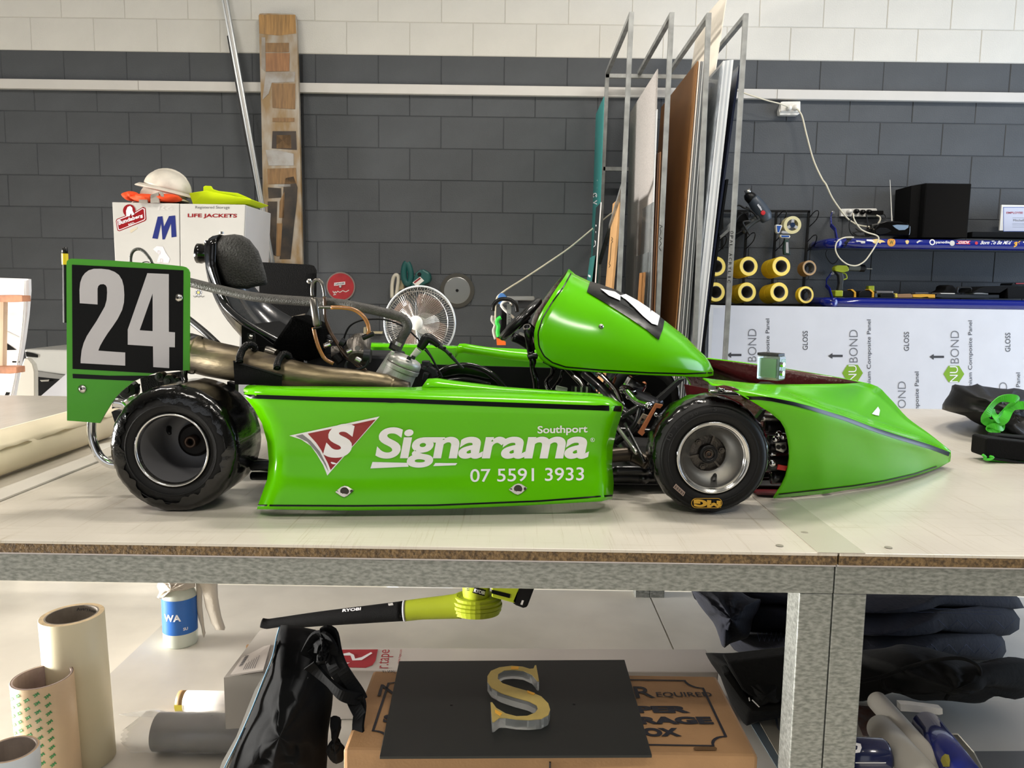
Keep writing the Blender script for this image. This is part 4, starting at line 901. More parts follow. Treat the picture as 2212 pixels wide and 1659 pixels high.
for i in range(8):
    a = i*math.pi/4; cx, cy = 1213, 560
    shape('flower_sticker', [T2(circ(cx+math.cos(a)*18, cy+math.sin(a)*16, 10, 10))], f0, mat('pale_blue_print','#b9bcc4',.5), d2)
shape('flower_sticker', [T2(circ(1213,560,10))], f1_, mat('pale_yellow','#d8c870',.5), d2); ribbon('scribbled_print', T2([(1170,585),(1185,598),(1200,585),(1215,598),(1230,585),(1245,598),(1258,586)]), 1.2, f1_, MATS['grey_print'], d2, 24)
shape('badge_sticker', [T2([(1480,790),(1500,775),(1528,795),(1530,830),(1505,850),(1485,835)])], f0, mat('badge_tan','#a39a86',.5), d2); shape('badge_sticker', [T2(circ(1507,806,13))], f1_, mat('badge_red','#c23a3a',.5), d2)
# hinges/latch on the side face
mb = MB(); 
for (y0, y1) in ((1372,1425),(1485,1520)):
    a, b_ = P(*T1c([(1592,y0)])[0], YL+.25), P(*T1c([(1594,y1)])[0], YL+.25); mb.tube([a+V((.012,0,0)), b_+V((.012,0,0))], .004, 6)
mb.build('side_clips', M_black, lk, kind='stuff')
# ---- helmets, vest and tray on the locker
zt_ = P(388, 439, YL).z
M_hat = mat('hard_hat_white', '#d8d0c2', .45, var=.08, vs=15)
def hat(c, r, tilt, lab):
    t = TH('hard_hat', c, lab, 'hard hat', 'hard hats stacked on the locker'); R_ = Matrix.Rotation(tilt, 3, 'Y')
    rows_ = []
    for i in range(13):
        a = math.pi/2*i/12; rows_.append([c+R_@V((r*math.cos(a)*math.cos(b)*1.12, r*math.cos(a)*math.sin(b), r*math.sin(a)**.9*.95+.004*(abs(math.sin(b)) < .25)*math.sin(a))) for b in [2*math.pi*j/36 for j in range(36)]])
    mb = MB(); mb.ring(rows_, True, False, False); mb.build('shell', M_hat, t, smooth=True, solid=.004)
    br = [[c+R_@V((r*k*1.12*math.cos(b)*(1+.22*max(0,-math.cos(b))), r*k*math.sin(b), z)) for b in [2*math.pi*j/36 for j in range(36)]] for k, z in ((.99,.004),(1.1,-.008),(1.14,-.014))]
    mb = MB(); mb.ring(br, True, False, False); mb.build('brim', M_hat, t, smooth=True, solid=.004)
    mb = MB(); mb.tube([c+R_@V((-r*1.05,0,.01)), c+R_@V((-r*.75,0,r*.72)), c+R_@V((0,0,r*.97)), c+R_@V((r*.75,0,r*.72)), c+R_@V((r*1.05,0,.01))], .008, 8, True, 4); mb.build('crown_ridge', M_hat, t, smooth=True)
    mb = MB(); mb.tube([c+R_@V((r*.95*math.cos(b), r*.9*math.sin(b), -.012)) for b in [2*math.pi*j/24 for j in range(24)]], .009, 6, closed=True); mb.build('headband', M_black, t, smooth=True)
    return t
hat(P(352,432,YL+.16)+V((0,0,0)), .108, -.05, 'lower white hard hat, under the tilted one')
hat(P(362,410,YL+.18), .112, .22, 'upper white hard hat, tilted on top of the other')
vest = TH('hi_vis_vest', P(330,436,YL+.08), 'crumpled orange hi-vis vest with grey reflective strips on the locker', 'vest')
M_or = mat('orange_fabric', '#f2501a', .7, bump=.5, bs=60)
def lump(name, cx, cy, Y, w_, h_, d_, m_, par, seed=0, amp=.25, seg=28, rings=14):
    c = P(cx, cy, Y); rows_ = []
    for i in range(rings+1):
        a = math.pi*i/rings; r = []
        for j in range(seg):
            b = 2*math.pi*j/seg; n_ = 1+amp*(math.sin(3*b+seed)*math.sin(2*a+seed)+.6*math.sin(5*b+2*seed+3*a)+.4*math.sin(9*b+4*a))*math.sin(a)*.6
            r.append(c+V((w_*math.sin(a)*math.cos(b)*n_, d_*math.sin(a)*math.sin(b)*n_, -h_*math.cos(a)*(.8+.2*n_))))
        rows_.append(r)
    mb = MB(); mb.ring(rows_, True, False, False); return mb.build(name, m_, par, smooth=True)
lump('fabric_fold', 285, 424, YL+.07, .042, .026, .06, M_or, vest, 1); lump('fabric_fold', 318, 429, YL+.05, .075, .024, .08, M_or, vest, 2); lump('fabric_fold', 362, 428, YL+.05, .07, .022, .07, M_or, vest, 3)
M_ref = mat('reflective_tape', '#a8a39a', .35, .3)
for q in ([(325,421),(342,415),(344,438),(325,438)], [(300,431),(318,431),(318,438),(300,438)], [(344,414),(350,414),(354,425),(348,426)]):
    mb = MB(); prismP(mb, q, YL-.02, .01); mb.build('reflective_strip', M_ref, vest)
M_yel = mat('fluoro_yellow', '#d8ee00', .5, spec=.3)
ty = TH('yellow_tray', P(478,440,YL+.2), 'fluorescent yellow plastic tub standing on the right of the locker', 'tub')
b0 = [P(*q, YL+.1) for q in T1c([(1235,1306),(1590,1306)])]; t0 = [P(*q, YL+.06) for q in T1c([(1212,1238),(1610,1280)])]; up = V((0,.26,0))
m1 = P(*T1c([(1330,1225)])[0], YL+.06); m2 = P(*T1c([(1345,1306)])[0], YL+.1)
mb = MB(); mb.add([b0[0], m2, b0[1], b0[1]+up*.8, b0[0]+up*.8, t0[0], m1+V((0,-.02,0)), t0[1], t0[1]+up*1.1+V((0,0,.0)), t0[0]+up*1.1+V((0,0,.03))], [(0,4,3,2,1),(0,1,6,5),(1,2,7,6),(2,3,8,7),(3,4,9,8),(4,0,5,9)])
mb.build('tub', M_yel, ty, solid=.004)
mb = MB(); prismP(mb, T1c([(1300,1222),(1300,1195),(1312,1188),(1350,1190),(1362,1210),(1400,1222),(1520,1235),(1600,1270),(1610,1282),(1500,1252),(1340,1228)]), YL+.10, .012); mb.build('rim', M_yel, ty, bevel=.003)
# ---- painted plank
pk = TH('painted_plank', P(610,700,4.9), 'tall spray-stained wooden plank leaning on the wall', 'plank')
p_a = P(598, 30, 5.07); p_b = P(612, 560, 4.93); nn = V((1,0,0)).cross(p_b-p_a).normalized()
fk = on_plane(p_a, nn, 0); fk1 = on_plane(p_a, nn, .0012); fk2 = on_plane(p_a, nn, .002)
M_ply = mat('plank_wood', '#8f744c', .5, var=.2, vs=14, hex2='#a9a196', stretch=(1,1,.35), bump=.2, bs=120)
q = T1c([(1655,100),(1662,88),(1680,85),(1875,88),(1892,97),(1897,130),(1915,700),(1935,1659)]); q2 = [(659,760), (580,760)]
mb = MB(); mb.prism([fk(*a) for a in q+q2+T1c([(1690,1659),(1672,700)])], (0,.03,0)); plank = mb.build('board', M_ply, pk)
M_b1 = mat('brown_stencil', '#80603a', .5, var=.15, vs=30, stretch=(3,1,.3)); M_b2 = mat('dark_stencil', '#2c2018', .5, var=.3, vs=12); M_b3 = mat('pale_overspray', '#a9a7a6', .5, var=.2, vs=10, hex2='#8d8274'); M_b4 = mat('black_overspray', '#1c1815', .5, var=.3, vs=9, hex2='#46382a')
shape('raw_end', [T1c([(1658,95),(1890,95),(1896,215),(1780,228),(1660,215)])], fk1, mat('varnished_wood','#96703a',.45,var=.2,vs=20,stretch=(4,1,.3)), plank)
for q, m_ in (([(1700,275),(1850,275),(1850,335),(1700,335)],M_b1),([(1700,340),(1855,340),(1852,455),(1702,458)],mat('brown_stencil_b','#8d623c',.5,var=.15,vs=30,stretch=(3,1,.3))),([(1740,535),(1890,535),(1890,700),(1745,690)],M_b1),([(1745,755),(1885,755),(1885,780),(1745,780)],M_b1),([(1745,840),(1895,840),(1900,960),(1740,950)],M_b2),([(1770,865),(1862,865),(1865,950),(1770,950)],M_b1),([(1712,1080),(1895,1075),(1900,1175),(1715,1180)],M_b1),([(1715,1200),(1800,1205),(1800,1265),(1720,1270)],M_b4),([(1715,1290),(1775,1290),(1765,1640),(1712,1600)],M_b4),([(1830,1140),(1880,1130),(1905,1200),(1900,1290),(1880,1470),(1860,1659),(1790,1659),(1800,1500),(1810,1350),(1815,1200)],M_b4),([(1790,1290),(1822,1225),(1818,1395),(1786,1395)],M_b1),([(1772,1430),(1808,1430),(1795,1640),(1768,1640)],M_b1),([(1675,240),(1698,240),(1698,460),(1675,440)],M_b3),([(1702,460),(1890,460),(1885,525),(1740,530),(1720,600),(1680,640)],M_b3),([(1700,960),(1765,960),(1880,985),(1880,1060),(1720,1060)],M_b3),([(1780,1180),(1860,1180),(1860,1195),(1780,1195)],M_b3)):
    shape('stencil_mark', [T1c(q)], fk2, m_, plank)
# ---- aluminium channel and black strip leaning
def barP(name, pts, w_, m_, label, cat, par=None, group=None):
    mb = MB(); a, b_ = P(*pts[0]), P(*pts[1]); mb.bar(a, b_, w_, w_, up=V((0,1,0))); return solo(mb, name, m_, label, cat, group) if par is None else mb.build(name, m_, par)
M_alch = mat('channel_aluminium', '#a9adb0', .35, .7)
ch = TH('aluminium_channel', V((P(570,470,5.0).x, 5.0, 0)), 'long aluminium channel leaning on the wall left of the plank', 'channel')
for dx, m_ in ((-4.5, M_alch), (0, mat('channel_white','#cfccc8',.4)), (4.5, M_alch)):
    a, b_ = P(486+dx, 0, 5.08), P(573+dx*.8, 480, 4.95); a = a+(a-b_)*.15; b_ = b_+(b_-a)*.5
    mb = MB(); mb.bar(a, b_, .009 if dx else .016, .02 if dx else .006, up=V((0,1,0))); mb.build('flange' if dx else 'web', m_, ch)
mb = MB(); a, b_ = P(*T1c([(1463,230)])[0], 5.10), P(*T1c([(1690,1390)])[0], 4.97); m_ = P(*T1c([(1575,870)])[0], 5.03); mb.bar(a, m_, .018, .012, up=V((0,1,0))); mb.bar(m_, b_+(b_-a)*.4, .018, .012, up=V((0,1,0)))
solo(mb, 'black_strip', M_black, 'thin black edging strip behind the aluminium channel', 'strip')
# ---- steel rack with four dividers
rk = TH('sheet_rack', V((P(1450,400,4.4).x, 4.5, 0)), 'grey welded steel rack with tall dividers holding sheets upright', 'rack')
YFt = [((1364,27),(1337,624)), ((1451,28),(1423,624)), ((1531,29),(1506,624)), ((1611,30),(1573,660))]
YR0, YR1 = 3.98, 4.98; tw = .023
for i, (a, b_) in enumerate(YFt):
    A, B = P(*a, YR0), P(*b_, YR0); B = B+(B-A)*((B.z-.05)/(A.z-B.z)); zt2 = A.z
    Ab, Bb = V((A.x, YR1, A.z)), V((B.x, YR1, .05))
    mb = MB(); mb.bar(A+V((0,0,.0)), B, tw, tw, up=V((0,1,0))); up_ = mb.build('divider_post', M_rackm, rk, bevel=.001)
    mb = MB(); mb.bar(A+V((0,0,-tw/2)), Ab+V((0,0,-tw/2)), tw, tw); mb.build('top_arm', M_rackm, rk)
    if i in (0, 3): 
        mb = MB(); mb.bar(Ab, Bb, tw, tw, up=V((0,1,0))); mb.build('back_post', M_rackm, rk)
    c1, c2 = A.lerp(B, .36), Ab.lerp(Bb, .52)
    if i in (0, 3):
        mb = MB(); mb.bar(A.lerp(B, .30) if i == 0 else A.lerp(B,.37), Ab.lerp(Bb, .43), tw*.9, tw*.9); mb.build('brace', M_rackm, rk)
A = P(*YFt[0][0], YR0); Bq = P(*YFt[3][0], YR0)
for z in (A.z-.03, P(1310, 365, YR1).z, .35):
    mb = MB(); mb.bar(V((A.x-.01, YR1, z)), V((Bq.x+.01, YR1, z)), tw, tw); mb.build('back_rail', M_rackm, rk)
mb = MB(); mb.box(((A.x+Bq.x)/2, 4.5, .22), (Bq.x-A.x+.04, 1.0, .02)); mb.build('base_deck', M_rackm, rk)
rp = on_plane(P(1573, 600, YR0)+V((0,-.0125,0)), (0,-1,0), .0005)
for i, ch_ in enumerate('OPAL ACRYLIC'):
    if ch_ == ' ': continue
    y0 = 502+i*9.6; x0 = 1581-i*.55; text('marker_lettering', ch_, [(x0-3.5,y0-3),(x0-3.5,y0+3.5),(x0+3,y0+3.5),(x0+3,y0-3)][0:4], rp, M_print_k, rk, .0)
rp1 = on_plane(P(1430, 600, YR0)+V((0,-.0125,0)), (0,-1,0), .0005)
ribbon('marker_scribble', [(1424,486),(1431,489),(1425,493),(1428,500),(1424,512),(1430,515),(1424,519),(1429,526),(1423,534),(1428,542)], 1.1, rp1, M_print_k, rk, 30)
# ---- sheets
def sheet(name, ft, fb, th_, Yf, Yb, m_, lab, group=None, zb_=.24, cat='sheet', dzb=0, mb_only=False, Yfb=None, solid_edge=None):
    A = P(*ft, Yf); B = P(*fb, Yfb or Yf); B = A+(B-A)*((A.z-zb_)/(A.z-B.z)); th = V((th_,0,0)); d = V((0,Yb-Yf,0))
    mb = MB(); mb.hexa([B, B+th, B+th+d, B+d, A, A+th, A+th+d+V((0,0,dzb)), A+d+V((0,0,dzb))])
    return solo(mb, name, m_, lab, cat, group)
G = 'sheets standing in the rack'
M_teal = mat('teal_panel', '#2c7a78', .35); M_dk = mat('dark_panel', '#20282a', .4); M_card = mat('cardboard', '#b0885a', .7, var=.06, vs=8); M_kraft = mat('kraft_face', '#8e6236', .5, var=.06, vs=3)
M_mesh = mat('mesh_film', '#a8a29e', .5, var=.1, vs=60, stretch=(1,1,6)); M_acr = mat('clear_acrylic', '#bfc6c8', .1, trans=.7, alpha=.55); M_cream = mat('cream_panel', '#ded4c4', .5); M_whs = mat('white_board', '#dfe0e2', .4); M_film = mat('plastic_film', '#aab0b6', .15, bump=1., bs=12, coat=.6, detail=5, var=.2, vs=12)
s = sheet('panel_sheet', (1304,209), (1296,437), .005, 4.62, 5.06, M_teal, 'tall narrow teal panel with white lettering at the left of the rack', G)
fs = on_plane(P(1295,300,4.9), (-1,0,0), .0)
tx = P(1304,209,4.62).x
fs = on_plane(V((tx-.003, 4.8, 1.8)), (-1,0,0), .001)
def sideletters(s_, y0, step, x0, fn, par, h=4.5):
    for i, c in enumerate(s_): text('lettering', c, [(x0-5,y0+i*step-h),(x0-5,y0+i*step+h),(x0+4,y0+i*step+h-1),(x0+4,y0+i*step-h-1)], fn, M_print_w, par, .02)
tb = bvh(s); fs = on_bvh(tb, .001, 4.8); sideletters('IICV', 390, 16, 1286, fs, s, 5)
s = sheet('panel_sheet', (1298,437), (1286,611), .007, 4.45, 4.72, mat('dark_panel_edge','#20282a',.4), 'dark green-black panel with a white crown emblem, at the left of the rack', G)
fs = on_bvh(bvh(s), .001, 4.6); q = S(1240, 350, 4.74, [(165,835),(168,805),(185,800),(198,840),(212,800),(225,810),(222,850),(205,860),(198,875),(185,858)])
shape('crown_emblem', [q], fs, M_print_w, s); sideletters('U', 495, 16, 1283, fs, s, 9)
mb = MB(); mb.bar(P(1298.5,437,4.444), P(1285.8,615,4.444), .006, .006); mb.build('white_edge', M_whs, s)
s = sheet('panel_sheet', (1284,552), (1277,605), .005, 4.45, 4.72, mat('teal_panel_small','#2e6f6c',.4), 'short teal panel with a white letter, lowest at the left of the rack', G); fs = on_bvh(bvh(s), .001, 4.5); sideletters('UI', 566, 30, 1267, fs, s, 8)
s = sheet('cardboard_sheet', (1339,426), (1321,625), .012, 4.15, 4.45, M_card, 'brown cardboard sheet leaning left of the first rack divider', G); fs = on_bvh(bvh(s), .001, 4.3)
ribbon('marker_scribble', S(1240,350,4.74,[(385,770),(398,790),(380,800),(400,815),(382,830),(370,1010),(360,1040),(372,1060),(358,1080)]), 1.3, fs, mat('brown_marker','#4a3a20',.6), s, 30)
sheet('patterned_sheet', (1420,149), (1407,600), .004, 4.02, 4.95, M_mesh, 'tall grey mesh-patterned sheet between the first two rack dividers', G)
mb = None
sheet('clear_sheet', (1411,436), (1402,640), .004, 3.98, 4.32, M_acr, 'taller clear acrylic offcut standing before the patterned sheet', G)
sheet('clear_sheet', (1404,544), (1397,665), .004, 3.97, 4.42, M_acr, 'shorter clear acrylic offcut standing before the patterned sheet', G)
sheet('timber_offcut', (1393,588), (1388,660), .006, 3.95, 4.12, mat('timber_strip','#8a6138',.5,var=.3,vs=10,stretch=(1,30,1)), 'small brown timber offcut in front of the clear offcuts', G)
sheet('white_edged_sheet', (1419,236), (1404,640), .004, 4.00, 4.03, M_whs, 'thin white-edged sheet just left of the second rack divider', G)
for i, (a, b_, m_, l_) in enumerate((((1421,330),(1408,640),mat('brown_board','#5a3a26',.5),'dark brown board, first of the thin boards by the second divider'),((1425,328),(1413,650),mat('tan_board','#8a5f3c',.5),'tan board, second of the thin boards by the second divider'))):
    sheet('thin_board', a, b_, .007, 4.01, 4.8, m_, l_, G)
sheet('kraft_faced_sheet', (1506,132), (1459,700), .006, 4.02, 4.98, M_kraft, 'large brown kraft-faced sheet between the second and third rack dividers', G, zb_=.3)
for i, (dx, col) in enumerate(((4,'#e0d4c8'),(8,'#7e7f80'),(12,'#b8b8b6'),(15,'#55585a'),(19,'#a4a6a6'),(23,'#6b6e70'))):
    sheet('stacked_board', (1506+dx,132+.2*i), (1460+dx*1.15,700), .0065, 4.02+.002*i, 4.98, mat('edge_%d' % i, col, .45), ('%s board edge, number %s right of the brown kraft sheet' % (['cream','mid grey','pale grey','dark grey','light grey','slate grey'][i], ['one','two','three','four','five','six'][i])).replace('number one', 'next').replace('number two','second').replace('number three','third').replace('number four','fourth').replace('number five','fifth').replace('number six','sixth'), G, zb_=.3)
mb = MB(); A = [P(*q, 4.98) for q in ((1523,0),(1516,12),(1512,28),(1508,60),(1490,132),(1484,180))]; Bq = [P(*q, 4.25) for q in ((1570,-10),(1553,110),(1535,190))]
top_ = V((P(1569,0,4.3).x, 4.3, 3.45)); bt = P(1522,260,4.3); bt = top_+(bt-top_)*1.0; dd = V((0,.68,0)); th = V((.005,0,0))
a0 = P(1571,-20,4.3); a1 = P(1540,180,4.3); a1 = a0+(a1-a0)*((a0.z-.3)/(a0.z-a1.z))
mb.hexa([a1, a1+th, a1+th+dd, a1+dd, a0, a0+th, a0+th+dd+V((0,0,.05)), a0+dd+V((0,0,.05))]); solo(mb, 'tall_cream_sheet', M_cream, 'tallest cream sheet rising past the top of the rack', 'sheet', G)
# wrapped stack of white boards
for i in range(5):
    sheet('white_board', (1562.5+i*4.4,131-.5*i), (1504+i*3.4,690), .0105, 4.03, 4.98, mat('white_board_%d' % (i % 2), ['#e4e5e6','#c3c6ca'][i % 2], .4), ['first','second','third','fourth','fifth'][i]+' white board from the left in the wrapped stack by the last rack divider', G, zb_=.3)
sheet('wrapping_film', (1560,140), (1500,690), .002, 4.01, 4.99, M_film, 'crinkled clear plastic film over the white boards in the rack', None, zb_=.3, cat='plastic film')
sheet('dark_sheet', (1596,141), (1519,700), .010, 4.05, 4.99, mat('navy_sheet','#141a2c',.25,coat=.3), 'glossy black-navy sheet leaning right of the wrapped white boards', G, zb_=.3)
sheet('dark_sheet', (1569,387), (1527,680), .012, 4.2, 4.45, M_blackm, 'matte black sheet, shorter, beside the last rack divider', G, zb_=.3)
# ---- round saw blades on the wall
def blade(px, py, rpx, name, m_, lab, Y=WALL-.012, teeth=60):
    c = P(px, py, Y); r = rpx*mpp(Y)*.985; t = TH(name, c, lab, 'saw blade'); mb = MB(); pts = []
    for i in range(teeth*2):
        a = math.pi*i/teeth; q = r*(1.0 if i % 2 else .965); pts.append(c+V((q*math.cos(a), 0, q*math.sin(a))))
    mb.prism(pts, (0,.002,0)); mb.build('toothed_disc', m_, t); return t, c, r
t, c, r = blade(736, 619, 32, 'circular_saw_blade', mat('blade_grey','#8c7f78',.4,.5), 'red circular saw blade hanging on the wall behind the seat')
mb = MB(); mb.lathe([(.0001,.001),(r*.9,.001),(r*.9,0)], c+V((0,-.001,0)), (0,-1,0), 48); rd = mb.build('red_face', mat('blade_red','#9c1f26',.45,var=.1,vs=20), t)
fb_ = on_plane(c+V((0,-.0022,0)), (0,-1,0), .001); T7 = lambda pts: S(500, 540, 3.95, pts)
shape('label', [T7([(878,280),(970,270),(970,295),(876,305)])], fb_, M_print_w, t); text('label_lettering', 'DANGER', T7([(882,300),(966,291),(966,275),(884,284)]), on_plane(c+V((0,-.0022,0)), (0,-1,0), .0018), M_print_k, t, .02)
ribbon('scribbled_print', T7([(865,350),(878,372),(885,352),(895,368),(905,350),(925,362),(950,346),(975,358),(1003,342)]), 1.6, fb_, MATS['pale_print'], t, 30); ribbon('scribbled_print', T7([(870,385),(888,376),(890,384)]), 1.6, fb_, MATS['pale_print'], t, 10)
mb = MB(); mb.lathe([(.0001,.012),(.007,.012),(.010,.004),(.010,0)], c+V((0,-.002,0)), (0,-1,0), 16); mb.build('hook', M_steel, t)
t, c, r = blade(987.5, 627.5, 38, 'circular_saw_blade', mat('blade_steel','#55524c',.35,.7), 'bare steel circular saw blade hanging on the wall right of the fan', teeth=72)
mb = MB(); mb.lathe([(.0001,.001),(r*.74,.001),(r*.76,0)], c+V((0,-.001,0)), (0,-1,0), 48); mb.build('ground_face', mat('blade_bright','#8f8f8c',.3,.9), t)
mb = MB(); mb.lathe([(.0001,.012),(.008,.012),(.010,.004),(.010,0)], c+V((0,-.002,0)), (0,-1,0), 16); mb.build('hook', M_black, t)
# ---- fan
YFn = 3.55; c = P(906, 698, YFn); r = 80*mpp(YFn)*.99
fan = TH('pedestal_fan', V((c.x, YFn+.1, 0)), 'white wire-caged pedestal fan behind the kart engine', 'fan')
M_cage = mat('chrome_wire', '#c9c7c4', .2, .9); nF = V((-.18,-1,.05)).normalized(); uu = nF.cross(V((0,0,1))).normalized(); ww = uu.cross(nF)
def circ3(o, rr_, n=64): return [o+(uu*math.cos(2*math.pi*i/n)+ww*math.sin(2*math.pi*i/n))*rr_ for i in range(n)]
mb = MB(); mb.tube(circ3(c, r), .0045, 8, closed=True); mb.build('cage_rim', mat('fan_rim','#d9dde0',.3,.3), fan, smooth=True)
mb = MB(); mb.tube(circ3(c+nF*.035, r*.86), .0016, 5, closed=True); mb.tube(circ3(c-nF*.06, r*.9), .0016, 5, closed=True); mb.build('cage_ring', M_cage, fan, kind='stuff')
hub = c+nF*.055-ww*.0
mb = MB()
for i in range(90):
    a = 2*math.pi*i/90; d = uu*math.cos(a)+ww*math.sin(a)
    mb.tube([hub+d*.03, c+nF*.05+d*r*.55, c+nF*.032+d*r*.88, c+d*r], .0009, 4, False)
for i in range(60):
    a = 2*math.pi*i/60; d = uu*math.cos(a)+ww*math.sin(a); mb.tube([c-nF*.085+d*.04, c-nF*.07+d*r*.7, c+d*r], .0009, 4, False)
mb.build('cage_wires', M_cage, fan, weld=False, normals=False, kind='stuff')
mb = MB(); mb.lathe([(.0001,.012),(.024,.010),(.032,.002),(.033,0)], hub, nF, 28); mb.build('badge_boss', M_white, fan, smooth=True)
M_bl = mat('fan_blade_clear', '#957a6c', .2, alpha=.5, coat=.4)
for k in range(4):
    a0 = k*math.pi/2+.5; rows_ = []
    for i in range(7):
        rr_ = .03+(r*.80-.03)*i/6; sp = .35+.35*math.sin(math.pi*i/6*.8)
        rows_.append([c+nF*(.02-.05*j/5+.01)+(uu*math.cos(a0+sp*(j/5-.5)*1.6)+ww*math.sin(a0+sp*(j/5-.5)*1.6))*rr_ for j in range(6)])
    mb = MB(); mb.grid(rows_); mb.build('blade', M_bl, fan, smooth=True, solid=.002)
mb = MB(); mb.lathe([(.045,.01),(.05,-.02),(.045,-.12),(.02,-.15),(.0001,-.15)], c-nF*.06, nF, 24, True); mb.build('motor_housing', M_white, fan, smooth=True)
mb = MB(); mb.tube([c-nF*.12, V((c.x, YFn+.12, .03))], .014, 12); mb.lathe([(.0001,.03),(.17,.02),(.18,0)], (c.x, YFn+.12, .0), (0,0,1), 32); mb.build('stand', M_white, fan)
# ---- teal bottle and beige jug on hooks
tb_ = TH('sander', P(905,600,4.6), 'teal power tool with a pale rating label hanging above the fan', 'power tool')
M_tl = mat('teal_plastic', '#14504e', .45)
tubeP('handle', [(*a, 5.02) for a in T7([(1497,105),(1478,140),(1470,200),(1478,260),(1500,290),(1525,270),(1530,200),(1515,140),(1500,110)])], .020, M_tl, tb_)
mb = MB(); prismP(mb, T7([(1525,310),(1545,270),(1570,195),(1600,170),(1640,165),(1690,195),(1700,240),(1690,275),(1600,315)]), 5.00, .09); mb.build('motor_body', M_tl, tb_, bevel=.012)
shape('rating_label', [T7([(1545,278),(1610,228),(1645,262),(1580,312)])], yplane(5.00, .003), M_white, tb_); shape('label_red_bar', [T7([(1556,275),(1608,234),(1618,244),(1564,286)])], yplane(5.00, .004), M_print_r, tb_)
mb = MB(); mb.lathe([(.0001,.004),(.010,.004),(.012,0)], P(*T7([(1603,207)])[0], 4.995), (0,-1,0), 14); mb.build('vent_plug', M_black, tb_)
jug = TH('beige_bracket', P(860,615,5.05), 'beige plastic hook bracket left of the teal power tool', 'bracket'); M_bg = mat('beige_plastic', '#b9ad8c', .5)
tubeP('frame', [(*a, 5.05) for a in T7([(1370,410),(1370,300),(1385,230),(1410,212),(1425,240),(1415,330),(1405,400)])], .012, mat('beige_clear','#c9c4b4',.3), jug)
mb = MB(); prismP(mb, T7([(1420,255),(1470,262),(1470,330),(1440,340),(1420,350)]), 5.06, .05); mb.build('block', M_bg, jug, bevel=.004)
mb = MB(); prismP(mb, T7([(1128,660),(1145,655),(1150,745),(1125,745)]), 5.09, .03); mb.build('lower_clip', M_bg, jug); mb = MB(); prismP(mb, T7([(1150,695),(1290,695),(1285,715),(1150,712)]), 5.09, .02); mb.build('lower_arm', M_bg, jug)
# ---- step stand with harness behind the steering wheel
st = TH('folding_step', V((P(1120,700,4.5).x, 4.5, 0)), 'grey folding step stand hung with gear behind the steering wheel', 'step stand')
M_gr = mat('grey_frame', '#8e8f8f', .4, .4); T4 = lambda pts: S(1000, 540, 3.95, pts)
mb = MB(); prismP(mb, T4([(375,395),(610,395),(615,425),(590,432),(420,430),(375,420)]), 4.4, .25); mb.build('top_tread', M_gr, st, bevel=.005)
mb = MB(); prismP(mb, T4([(470,430),(610,430),(600,500),(470,495)]), 4.45, .2); mb.build('dark_tread', mat('dark_tread','#2c2e31',.6), st)
tubeP('bent_frame', [(*a, 4.35) for a in T4([(435,580),(328,478),(375,430),(410,445),(405,470)])], .008, M_white, st)
mb = MB(); prismP(mb, T4([(375,460),(412,462),(408,610),(372,640)]), 4.33, .03); lp_ = mb.build('label_plate', M_gr, st); 
for i, c_ in enumerate('ACDL'): text('lettering', c_, T4([(385,540+i*26),(385,560+i*26),(402,560+i*26),(402,540+i*26)]), yplane(4.33, .002), M_print_k, lp_)
tubeP('black_strap', [(*a, 4.3) for a in T4([(255,520),(262,470),(300,430),(350,418),(410,430),(450,470),(462,530)])], .011, M_black, st)
mb = MB(); prismP(mb, T4([(300,390),(320,365),(350,370),(375,400),(370,430),(320,470),(295,450)]), 4.4, .1); mb.build('blue_pouch', mat('blue_cloth','#3c6fae',.7), st, bevel=.006)
tubeP('green_strap', [(*a, 4.3) for a in T4([(325,575),(300,590),(290,620),(302,650),(296,700),(305,740)])], .012, mat('bright_green','#2fc43e',.5), st)
mb = MB(); prismP(mb, T4([(330,510),(372,505),(372,640),(345,720),(300,760),(325,640)]), 4.36, .08); mb.build('black_pack', M_blackm, st, bevel=.006)
mb = MB(); prismP(mb, T4([(285,750),(320,760),(365,785),(365,812),(290,812)]), 4.3, .03); mb.build('orange_tag', mat('orange_tag','#e0651a',.5), st); mb = MB(); prismP(mb, T4([(480,700),(540,720),(540,760),(470,745)]), 4.4, .05); mb.build('side_shelf', M_gr, st)
tubeP('grey_hose', [(*a, 4.34) for a in T4([(255,560),(250,600),(275,640),(262,690),(280,760)])], .010, mat('pale_hose','#b5b0aa',.4), st)
# ---- cables
M_cab = mat('cream_cable', '#d9d2bd', .5)
def cable(name, pts, r_, m_, lab, cat='cable', sm=6):
    mb = MB(); mb.tube([P(*p) for p in pts], r_, 8, True, sm); return solo(mb, name, m_, lab, cat, smooth=True)
cable('extension_lead', [(1070,700,4.6),(1072,650,4.6),(1085,632,4.6),(1130,603,4.7),(1180,570,4.8),(1228,537,4.9),(1272,501,5.0),(1318,463,5.0),(1340,452,5.02)], .0055, M_cab, 'cream power cord rising from the step stand to the rack')
# ================================================================ right of the rack
T9 = lambda pts: S(1500, 350, 5.028, pts); TA = lambda pts: S(1760, 350, 4.878, pts); TB = lambda pts: S(1240, 0, 4.254, pts)
